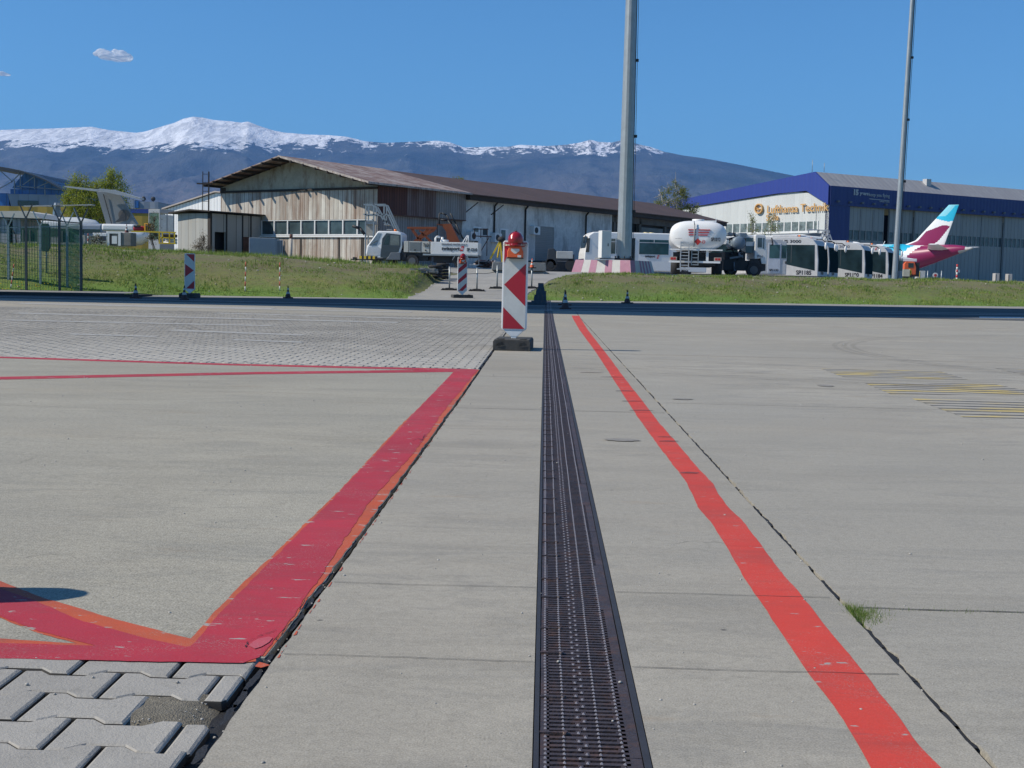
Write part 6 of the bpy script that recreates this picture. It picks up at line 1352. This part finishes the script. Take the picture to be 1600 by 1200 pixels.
def lbox(name, label, cat, x0, x1, y0, y1, m, D=YK, parts=None, bev=.02):
    t = thing(name, label, cat, (Xat((x0+x1)/2,D),D,1.62), 0); w = (x1-x0)/2*D/2050; z = lambda py: at((x0+x1)/2,py,D).z-1.62
    mb = MB(); mb.box(-w,w,0,.8,max(0,z(y1)),z(y0)); mb.build('body', m, t, bev)
    for nm, a, b, c, d, mm in (parts or []): mb = MB(); mb.box((a-(x0+x1)/2)*D/2050,(b-(x0+x1)/2)*D/2050,-.03,-.003,z(d),z(c)); mb.build(nm, mm, t)
    return t
lbox('grey_van', 'silver grey low van roof beside the fence end', 'van', 122, 160, 349.5, 372, M('silver paint',(.30,.34,.40),.35), 70, [('window',124,157,358,364,GLASS)], .12)
lbox('white_ramp_cabinet', 'white open fronted ramp cabinet with grey slatted side', 'cabinet', 168, 205, 363, 384, M('grey slats',(.22,.21,.19),.7,0,.3,3), 60, [('white_frame',168,171,362,384,SHINY),('white_frame',185,189,362,384,SHINY),('white_frame',171,185,362,365,SHINY),('hose_reel',175,183,369,381,SHINY),('shadow_gap',172,175,366,383,DARK)])
lbox('cargo_dolly', 'white topped cargo dolly left of the ramp cabinet', 'dolly', 145, 167, 364, 369, SHINY, 62, [('leg',152,154,369,380,SHINY),('dark_load',155,166,369,376,M('navy cover',(.02,.04,.08),.7))])
lbox('red_covered_load', 'small crimson covered load on the yellow railed trolley', 'load', 207, 224, 353, 361, M('crimson cover',(.4,.02,.04),.5,0,.2,2), 64, [('dark_top',209,220,352,355,BLACK)], .08)
lbox('white_cylinder_tank', 'long low white tank behind the trolleys', 'tank', 158, 210, 350, 361, SHINY, 67, None, .1)
lbox('orange_lift_mast', 'bright orange lift mast by the glazed booth', 'lift', 225, 234, 349, 362, YELLOW and M('amber orange paint',(.7,.33,.02),.5), 64, [('slot',228,229,350,361,DARK),('slot',231.5,232.5,348,360,DARK)])
t = thing('yellow_railed_trolley', 'yellow railed trolley carrying white rolls beside the annex wall', 'trolley', (Xat(240,61),61,1.62), 0); z = lambda py: at(255,py,61).z-1.62; w = lambda px: (px-240)*61/2050
mb = MB(); mb.bar((w(205),0,z(362.5)),(w(275),0,z(363)),.06)
for px in (249,254,265,273): mb.bar((w(px),0,z(363)),(w(px),0,z(381)),.05)
mb.bar((w(249),0,z(371)),(w(274),0,z(372)),.05); mb.bar((w(249),0,z(380)),(w(275),0,z(380)),.06); mb.build('rails', YELLOW, t)
mb = MB(); mb.cyl((w(256),.3,z(374.5)),(w(274),.3,z(374.5)),.07,n=10); mb.cyl((w(253),.3,z(379)),(w(274),.3,z(379)),.06,n=10); mb.build('white_rolls', SHINY, t); mb = MB(); mb.box(w(252),w(272),.1,.6,z(370.5),z(365.5)); mb.build('dark_load', BLACK, t, .03)
p = Vector((Xat(198,60.5),60.5,1.62)); z = at(198,364,60.5).z; cone('dark red tipped cone standing on the white ramp cabinet', (p.x+.0,60.5,z-.02), .42, (M('dark maroon',(.10,.02,.02),.6),RETRO), None)
# grey container box and post in front of the gable, pale wall blocks
t = thing('grey_container', 'pale grey box leaning against the rusty gable below its windows', 'container', (Xat(389,73.5),73.5,1.35), R(12)); z = lambda py: at(410,py,73.5).z-1.35; u = 73.5/2050
mb = MB(); mb.box(0,41*u,0,.8,0,z(371.5)); mb.box(41*u,52*u,.0,.9,0,z(374)); mb.build('body', M('blue grey box paint',(.28,.32,.37),.6,0,.12,1.5), t, .02); mb = MB(); [mb.box(a*u,a*u+.02,-.01,-.002,.2,z(375)) for a in (43,45,47,49.5)]; mb.build('ribs', DARK, t)
X = Xat(454.5,70); t = thing('concrete_post', 'short weathered concrete post with rusty top before the gable', 'post', (X,70,1.3), 0); mb = MB(); H = at(454,366,70).z-1.3; mb.cyl((0,0,0),(0,0,H*.86),.085,n=10); mb.cyl((0,0,H*.86),(0,0,H),.088,n=10,mi=1); mb.build('post', [M('pale post',(.42,.38,.33),.8),RUSTD], t)
# bollard added just outside the frame so its shadow reaches in
mb = MB(); H = .62; b = thing('shadow_post', 'added unseen thick round topped black bollard standing on the apron', 'shadow post', (-1.83, 3.02, 0), 0)
mb.lathe([(.10,0),(.08,H-.1),(.07,H-.04),(.045,H),(0,H+.008)],20); mb.build('post', BLACK, b); mb = MB(); mb.lathe([(.093,.4),(.09,.45)],20); mb.build('band', RETRO, b)
# added unseen walkway out of frame, cut to throw the long shadow over the road
HZ = 13.; sx, sy = HZ/math.tan(SUN_EL)*math.cos(SUN_AZ), HZ/math.tan(SUN_EL)*math.sin(SUN_AZ)
wk = thing('shadow_caster_slab', 'added unseen grey walkway crossing high above the service road', 'shadow slab', (0,0,0), 0)
nearp = [(-30,30.9),(-12.5,30.9),(-6,31.6),(-2,30.4),(3.5,30.6),(16,36.8),(34,46)]; farp = [(34,53),(16.5,45.2),(5,42.3),(0,40.2),(-4.7,39.7),(-8,38.2),(-11.6,36.3),(-16,35.2),(-30,33)]
mb = MB(); mb.prism([(x-sx,y-sy) for x, y in nearp+farp],HZ,HZ+.35,'z'); mb.build('shadow_outline', M('walkway underside',(.3,.3,.3),.7), wk)
mb = MB(); [mb.cyl((x,y,0),(x,y,HZ),.35,n=14) for x, y in ((-42,29),(-32,29.5),(19,46.5))]; mb.build('column', STEEL, wk)  # unseen columns added to carry the shadow-casting slab

# ================================================================== VEGETATION
def leaf_mat(name, a, b_, tr=.25):
    m, nt, b = base_mat(name); v = coords(nt); oi = _n(nt, 'TexWhiteNoise'); g = _n(nt, 'NewGeometry')
    nt.links.new(g.outputs['Random Per Island'], oi.inputs['W']) if False else None
    c = mixc(nt, g.outputs['Random Per Island'], a, b_); c = mixc(nt, ramp(nt, nz(nt, v, .9, 3), .35, .65, 0, .5), c, tuple(x*.6 for x in a)); nt.links.new(c, b.inputs['Base Color']); b.inputs['Roughness'].default_value = .7
    t = _n(nt, 'BsdfTranslucent'); nt.links.new(c, t.inputs[0]); mx = _n(nt, 'MixShader'); mx.inputs[0].default_value = tr; nt.links.new(b.outputs[0], mx.inputs[1]); nt.links.new(t.outputs[0], mx.inputs[2]); nt.links.new(mx.outputs[0], nt.nodes['Material Output'].inputs[0]); return m
BARK = M('grey bark',(.16,.14,.12),.9,0,.3,3); PBARK = M('pale birch bark',(.38,.36,.33),.8,0,.3,3)
def tree(label, px, base_py, Y, clumps, trunk_r, mat, bark, nleaf, ls, stems=None, seed=1, z0=1.1):
    r = random.Random(seed); X = Xat(px,Y,4); t = thing('broadleaf_tree', label, 'tree', (X,Y,z0)); u = Y/2050
    mb = MB(); C = [((a-px)*u, at(px,b,Y).z-z0, ra*u, rb*u) for a, b, ra, rb in clumps]; top = max(c[1] for c in C)
    stems = stems or [(0,top)]
    for sx_, sh in stems:
        n = 7; pts = [Vector((sx_*u*i/n+r.uniform(-.1,.1)*(i > 0), r.uniform(-.1,.1)*(i > 0), (sh if sh > 0 else top)*i/n)) for i in range(n+1)]
        for i in range(n): mb.cyl(pts[i],pts[i+1],trunk_r*(1-i/n*.85),trunk_r*(1-(i+1)/n*.85),8)
        for c in C:
            k = r.randint(2,n-1); q = pts[k]; e = Vector((c[0],r.uniform(-1,1)*c[2]*.5,c[1]));
            if (e-q).length < 6: m_ = q.lerp(e,.5)+Vector((0,0,-.2)); mb.cyl(q,m_,trunk_r*.35,trunk_r*.2,5); mb.cyl(m_,e,trunk_r*.2,.02,5)
            for _ in range(4): f = e+Vector((r.gauss(0,c[2]*.6),r.gauss(0,c[2]*.5),r.gauss(.1,c[3]*.6))); mb.cyl(e,f,.03,.012,4)
    mb.build('trunk', bark, t)
    vs = []; fs = []; wt = [c[2]*c[3] for c in C]; sub = []
    for c in r.choices(C, wt, k=max(24, nleaf//55)):
        a = r.uniform(0,6.28); q = math.sqrt(r.random()); sub.append((c[0]+c[2]*q*math.cos(a), r.uniform(-.8,.8)*c[2], c[1]+c[3]*q*math.sin(a), r.uniform(.12,.30)*min(c[2],c[3])+.08))
    for _ in range(nleaf):
        s = r.choice(sub); p = Vector((s[0]+r.gauss(0,s[3]),s[1]+r.gauss(0,s[3]),s[2]+r.gauss(0,s[3]))); a = Vector((r.gauss(0,1),r.gauss(0,1),r.gauss(0,1))).normalized()*ls*r.uniform(.6,1.3); b = a.cross(Vector((r.gauss(0,1),r.gauss(0,1),r.gauss(0,1)))).normalized()*ls*r.uniform(.4,.9)
        k = len(vs); vs += [p-a, p+b*.6, p+a, p-b*.6]; fs.append((k,k+1,k+2,k+3))
    m = MB(); m._a(vs,fs); m.build('crown', mat, t); return t
LG = leaf_mat('bright spring leaf',(.22,.28,.02),(.40,.42,.05),.4); LO = leaf_mat('olive leaf',(.14,.17,.03),(.27,.27,.07),.35)
tree('bushy bright green tree behind the grey T tail at the left', 150, 380, 140, [(176,282,13,16),(124,287,13,12),(150,295,22,12),(185,300,16,16),(120,310,16,16),(150,320,30,18),(185,325,14,20),(128,335,22,14),(165,345,28,12),(105,315,7,10)], .28, LG, BARK, 22000, .10, [(0,0),(-22,6),(18,8)], 3)
tree('thin leafed pale trunked tree in front of the blue hangar gable', 1052, 420, 138, [(1053,286,4,8),(1042,297,8,8),(1030,305,8,8),(1056,302,10,12),(1065,306,9,10),(1036,318,13,9),(1055,318,14,10),(1078,324,11,9),(1084,332,8,8),(1028,322,8,6),(1050,330,20,8)], .12, LO, PBARK, 5200, .085, [(0,0),(-13,7),(16,6),(27,5)], 5)
tree('wispy young tree left of the gold Sofia lettering', 1175, 400, 118, [(1172,338,4,5),(1175,346,5,6),(1176,356,7,8),(1174,362,8,6)], .05, LO, PBARK, 480, .07, [(0,0)], 8)
tree('wispy young tree below the gold Sofia lettering', 1204, 400, 118, [(1203,341,5,5),(1204,349,7,7),(1208,357,8,8),(1200,362,9,6)], .05, LO, PBARK, 620, .07, [(0,0)], 9)
tree('scrubby sapling beside the glazed booth', 240, 384, 64, [(241,345,4,8),(238,358,9,8),(243,368,9,8),(236,374,10,6)], .03, leaf_mat('dull scrub leaf',(.06,.08,.02),(.12,.12,.05)), BARK, 900, .035, [(0,0),(-8,2)], 11, 1.6)
tree('low scrub bush beside the grey van', 152, 384, 60, [(152,372,7,6),(148,378,8,5),(158,380,7,4)], .02, leaf_mat('dull scrub leaf',(.06,.08,.02),(.12,.12,.05)), BARK, 500, .035, [(0,0)], 12, 1.6)
tree('bare brown bush growing against the annex wall', 316, 392, 74.6, [(318,376,5,9),(312,386,9,6),(322,388,8,5)], .02, leaf_mat('brown twig leaf',(.12,.095,.06),(.2,.16,.11)), BARK, 1800, .035, [(0,0)], 13, 1.5)
tree('pale tree top showing just over the shed roof ridge', 714, 330, 150, [(712,282,10,5),(722,284,8,4),(705,285,6,3)], .1, LO, BARK, 500, .09, [(0,0)], 14, 1.)
# grass blades over the banks and weeds along the crest
vs = []; fs = []; tn = []
def blade(x, y, z, h, w, lean):
    a = rng.uniform(0,6.28); dx_, dy_ = math.cos(a)*w, math.sin(a)*w; k = len(vs); lx, ly = rng.gauss(0,lean), rng.gauss(0,lean)
    vs.extend([(x-dx_,y-dy_,z-.02),(x+dx_,y+dy_,z-.02),(x+lx,y+ly,z+h)]); fs.append((k,k+1,k+2))
for _ in range(150000):
    X = rng.uniform(-20,20); Y = foot(X)+rng.uniform(.0,13)**1.0
    if ramp_w(X,Y) > .6 or abs(X)/Y > .43: continue
    q = mnoise.noise(Vector((X*.7,Y*.7,1.7)))+.5*mnoise.noise(Vector((X*2.3,Y*2.3,4))); 
    if rng.random() > .5+q-(.25 if Y-foot(X) > 4 else 0): continue
    h = rng.uniform(.025,.07)*(1+max(0,q)*1.3); d = Y-foot(X)
    if d > 7: h *= 1.15
    if X < -8 and d > 8: h *= 1.3
    blade(X, Y, tz(X,Y), h, rng.uniform(.008,.02), .035)
for _ in range(16000):
    X = rng.uniform(-26,-3); Y = rng.uniform(50,73)
    if ramp_w(X,Y) > .05: continue
    blade(X, Y, tz(X,Y), rng.uniform(.08,.28), rng.uniform(.01,.02), .06)
for _ in range(900):
    x = JR(3.2)+abs(rng.gauss(0,.03)); y = 3.18+rng.gauss(0,.042); 
    if x > JR(3)+.13: continue
    a = rng.uniform(0,6.28); w = .0012; k = len(vs); vs.extend([(x-w,y,-.015),(x+w,y,-.015),(x+rng.gauss(0,.009),y+rng.gauss(0,.009),rng.uniform(.003,.015))]); fs.append((k,k+1,k+2))
for _ in range(130):
    x = JR(3.2)+rng.uniform(.03,.9)**1.3; y = 3.235+rng.gauss(0,.008); w = .0012; k = len(vs); vs.extend([(x-w,y,-.01),(x+w,y,-.01),(x+rng.gauss(0,.006),y+rng.gauss(0,.006),rng.uniform(.003,.012))]); fs.append((k,k+1,k+2))
m = MB(); m._a(vs,fs); gm = leaf_mat('grass blade',(.12,.25,.025),(.32,.33,.09),.3)
tag(m.build('grass', gm), 'rough green and straw coloured grass covering the banks and the slab joint', 'grass', kind='stuff')
# pale stones and litter on the banks
mb = MB()
for _ in range(210):
    X = rng.uniform(-18,18); Y = foot(X)+rng.uniform(.3,8.5)
    if ramp_w(X,Y) > .05: continue
    pebble(X, Y, rng.uniform(.015,.042)*(1.5 if rng.random() < .1 else 1), tz(X,Y))
tag(mb.build('bank_stones', M('pale bank stone',(.45,.42,.37),.9,0,.4,3)), 'small pale stones and litter scattered over the grass banks', 'stones', kind='stuff')
# yellow dandelions at the fence foot
mb = MB()
for _ in range(70):
    X = rng.uniform(-17,-13.4); Y = foot(X)+rng.uniform(.1,.9); mb.ball((X,Y,tz(X,Y)+rng.uniform(.05,.1)),.016,5,3)
tag(mb.build('dandelions', M('dandelion yellow',(.75,.5,.02),.8)), 'yellow dandelions flowering at the foot of the fence', 'flowers', kind='stuff')

# ================================================================== MOUNTAINS, HAZE, CLOUDS
SKY = [(-300,214),(-100,208),(0,204),(30,203),(80,202),(140,199.5),(170,205),(210,209),(225,207),(240,202.5),(270,194),(283,188),(300,184.5),(315,186),(330,189.5),(360,192),(375,194),(385,192),(400,198),(425,206),(440,209),(480,212.5),(512,213.5),(540,216),(568,223),(600,225.5),(640,224),(680,222.5),(700,225),(722,233),(760,232),(790,232),(808,229),(850,231),(880,229),(900,226),(917,221.5),(930,225),(950,226),(966,222),(980,226),(1010,233),(1030,240),(1060,246),(1090,250),(1140,259),(1200,271),(1225,276),(1300,292),(1450,325),(1650,380),(1900,430)]
RY = 13500.; NA, NRr = 620, 110; vs = []; fs = []
fb = lambda *p: mnoise.fractal(Vector(p), .9, 2.1, 6)
for j in range(NRr+1):
    t = j/NRr; Y = 4500+(RY-4500)*t**.85
    for i in range(NA+1):
        px = lerp(-260,1860,i/NA); a = (px-852)/2050; X = a*Y
        e = (437+.0218*(px-852)-interp(px, SKY))/2050+.7*1e-4*0; Hh = e*RY
        g = (.18*t+.82*t**1.75)
        rid = 1-abs(mnoise.noise(Vector((X/1500+Y/6000, Y/3800, 3))))*2; rid2 = 1-abs(mnoise.noise(Vector((X/520+Y/3500, Y/1400, 7))))*2
        amp = math.sin(math.pi*min(1,t*1.02))*.9 if t < .98 else 0
        z = Hh*g+amp*Hh*(.15*(rid-.5)+.07*(rid2-.5)+.04*fb(X/300, Y/300, 1))
        z = min(z, Hh*(Y/RY)*(1-.018*(1-t)*6 if t < .97 else 1)) if t < 1 else Hh
        vs.append((X, Y, max(-2, z)+CAM_H))
for i in range(NA+1): X, Y, z = vs[NRr*(NA+1)+i]; vs.append((X, Y+2500, z*.7))
for i in range(NA+1): X, Y, z = vs[NRr*(NA+1)+i]; vs.append((X, Y+6000, -10))
for j in range(NRr+2):
    for i in range(NA): a = j*(NA+1)+i; fs.append((a,a+1,a+NA+2,a+NA+1))
def mountain_mat():
    m, nt, b = base_mat('snowy mountain'); geo = _n(nt, 'NewGeometry'); sp = _n(nt, 'SeparateXYZ'); nt.links.new(geo.outputs['Position'], sp.inputs[0])
    v = coords(nt, (1,1,2.2)); n1 = nz(nt, v, .0011, 8, .62, .6); n2 = nz(nt, v, .006, 7, .7, .8); n3 = nz(nt, v, .0005, 4)
    vst = coords(nt, (1,.3,.5)); n4 = nz(nt, vst, .004, 6, .7, 1.)
    c = mixc(nt, ramp(nt, n1, .4, .6), (.004,.016,.022), (.055,.062,.064)); zn = math_(nt, 'ADD', sp.outputs[2], math_(nt, 'MULTIPLY', n3, 500))
    c = mixc(nt, ramp(nt, zn, 700, 1250, 1, 0), c, mixc(nt, ramp(nt, n2, .4, .62), (.115,.105,.11), (.045,.05,.055)))
    left = ramp(nt, sp.outputs[0], -1500, -500, 1, 0)        # snow cover is closed on the left massif, patchy on the right one
    right = ramp(nt, sp.outputs[0], 700, 1500, 0, 1)
    cr = _n(nt, 'ValToRGB'); cr.color_ramp.interpolation = 'LINEAR'; xn = ramp(nt, sp.outputs[0], -4500, 2000); nt.links.new(xn, cr.inputs[0])
    pts_ = [(-4500,1165),(-2900,1180),(-2400,1265),(-1950,1340),(-1500,1360),(-1300,1345),(-1100,1305),(-850,1310),(-700,1235),(-300,1260),(100,1290),(400,1275),(750,1295),(1000,1340),(1300,1440)]
    el = cr.color_ramp.elements
    while len(el) > 1: el.remove(el[-1])
    for i_, (x_, l_) in enumerate(pts_):
        e_ = el[0] if i_ == 0 else el.new((x_+4500)/6500); e_.position = (x_+4500)/6500; g_ = (l_-1100)/400; e_.color = (g_,g_,g_,1)
    line = math_(nt, 'ADD', math_(nt, 'MULTIPLY', cr.outputs[0], 400), 1100)
    nn = math_(nt, 'ADD', math_(nt, 'MULTIPLY', math_(nt, 'SUBTRACT', n2, .5), 520), math_(nt, 'MULTIPLY', math_(nt, 'SUBTRACT', n4, .5), 620))
    d = math_(nt, 'ADD', math_(nt, 'SUBTRACT', sp.outputs[2], line), nn)
    snow = ramp(nt, d, -8, 14)
    spots = math_(nt, 'MULTIPLY', ramp(nt, n4, .62, .66), ramp(nt, sp.outputs[2], 1050, 1180)); snow = math_(nt, 'MAXIMUM', snow, math_(nt, 'MULTIPLY', spots, left))
    rock = math_(nt, 'MULTIPLY', ramp(nt, nz(nt, vst, .009, 7, .75, 1.2), .46, .56), math_(nt, 'SUBTRACT', 1.0, math_(nt, 'MULTIPLY', left, .62))); snow = math_(nt, 'MULTIPLY', snow, math_(nt, 'SUBTRACT', 1., rock))
    c = mixc(nt, snow, c, (.90,.91,.93))
    nt.links.new(c, b.inputs['Base Color']); b.inputs['Roughness'].default_value = .9; bumpn(nt, math_(nt, 'ADD', n2, n4), b, .6, 60); return m
me = bpy.data.meshes.new('mountains'); me.from_pydata(vs, [], fs); me.materials.append(mountain_mat()); me.polygons.foreach_set('use_smooth', [True]*len(fs)); me.update()
mo = bpy.data.objects.new('mountains', me); COL.objects.link(mo); struct(mo)
# haze: one closed box of thin even air
mb = MB(); mb.box(-22000,22000,-4500,20500,-12,1900); hz_o = mb.build('haze', [])
hm = bpy.data.materials.new('thin haze'); hm.use_nodes = True; n_ = hm.node_tree; n_.nodes.remove(n_.nodes['Principled BSDF']); pv = n_.nodes.new('ShaderNodeVolumePrincipled')
pv.inputs['Color'].default_value = (.20,.47,1,1); pv.inputs['Density'].default_value = 4.6e-5; pv.inputs['Anisotropy'].default_value = .1; n_.links.new(pv.outputs[0], n_.nodes['Material Output'].inputs['Volume'])
hz_o.data.materials.clear(); hz_o.data.materials.append(hm); tag(hz_o, 'thin blue haze lying over the plain and the mountains', 'haze', kind='stuff')
# small fair weather clouds
def cloud(label, blobs, Y, seed):
    r = random.Random(seed); m, nt, b = base_mat('cloud white'); v = coords(nt); lw = _n(nt, 'LayerWeight'); lw.inputs[0].default_value = .5
    tr = _n(nt, 'BsdfTransparent'); mx = _n(nt, 'MixShader'); al = ramp(nt, math_(nt, 'ADD', lw.outputs['Facing'], ramp(nt, nz(nt, v, .006, 6, .7), .3, .7, -.10, .12)), .30, .95, 1, 0)
    nt.links.new(al, mx.inputs[0]); nt.links.new(tr.outputs[0], mx.inputs[1]); tl = _n(nt, 'BsdfTranslucent'); tl.inputs[0].default_value = (1,1,1,1); m2_ = _n(nt, 'MixShader'); m2_.inputs[0].default_value = .6; nt.links.new(b.outputs[0], m2_.inputs[1]); nt.links.new(tl.outputs[0], m2_.inputs[2]); nt.links.new(m2_.outputs[0], mx.inputs[2]); nt.links.new(mx.outputs[0], nt.nodes['Material Output'].inputs[0]); b.inputs['Base Color'].default_value = (1,1,1,1); b.inputs['Roughness'].default_value = 1; b.inputs['Specular IOR Level'].default_value = 0
    b.inputs['Subsurface Weight'].default_value = 0
    mb = MB(); u = Y/2050
    for px, py, rx_, ry_ in blobs:
        c = at(px,py,Y); n0 = len(mb.v); mb.ball(c, 1., 28, 18, 0, (rx_*u,rx_*u*.8,ry_*u))
        for k in range(n0, len(mb.v)):
            q = Vector(mb.v[k])-c; nn_ = mnoise.fractal(q/(7*u)+Vector((px,0,0)), .8, 2, 4); q *= 1+.12*nn_; mb.v[k] = tuple(c+q)
    o = mb.build('cloud', m); rm = o.modifiers.new('merge', 'REMESH'); rm.mode = 'VOXEL'; rm.voxel_size = 16; rm.use_smooth_shade = True; sm_ = o.modifiers.new('soften', 'SMOOTH'); sm_.factor = .5; sm_.iterations = 6
    return tag(o, label, 'cloud', 'small white clouds')
cloud('small white puffy cloud standing clear of the snowy ridge', [(151,84,6,4),(159,82,9.5,6.5),(166,86,12,7.5),(180,83.5,6,7.5),(191,85.5,9.5,7.5),(200,90.5,8.5,6.5),(186,91,20,6),(170,88,18,6.5)], 24000, 4)
cloud('faint white cloud scrap at the left edge of the sky', [(2,115,9,4),(10,117,7,2.6),(-8,113,9,4)], 24000, 6)
for o in bpy.data.objects:
    if o.type == 'MESH' and not o.data.materials: o.data.materials.append(STEEL)
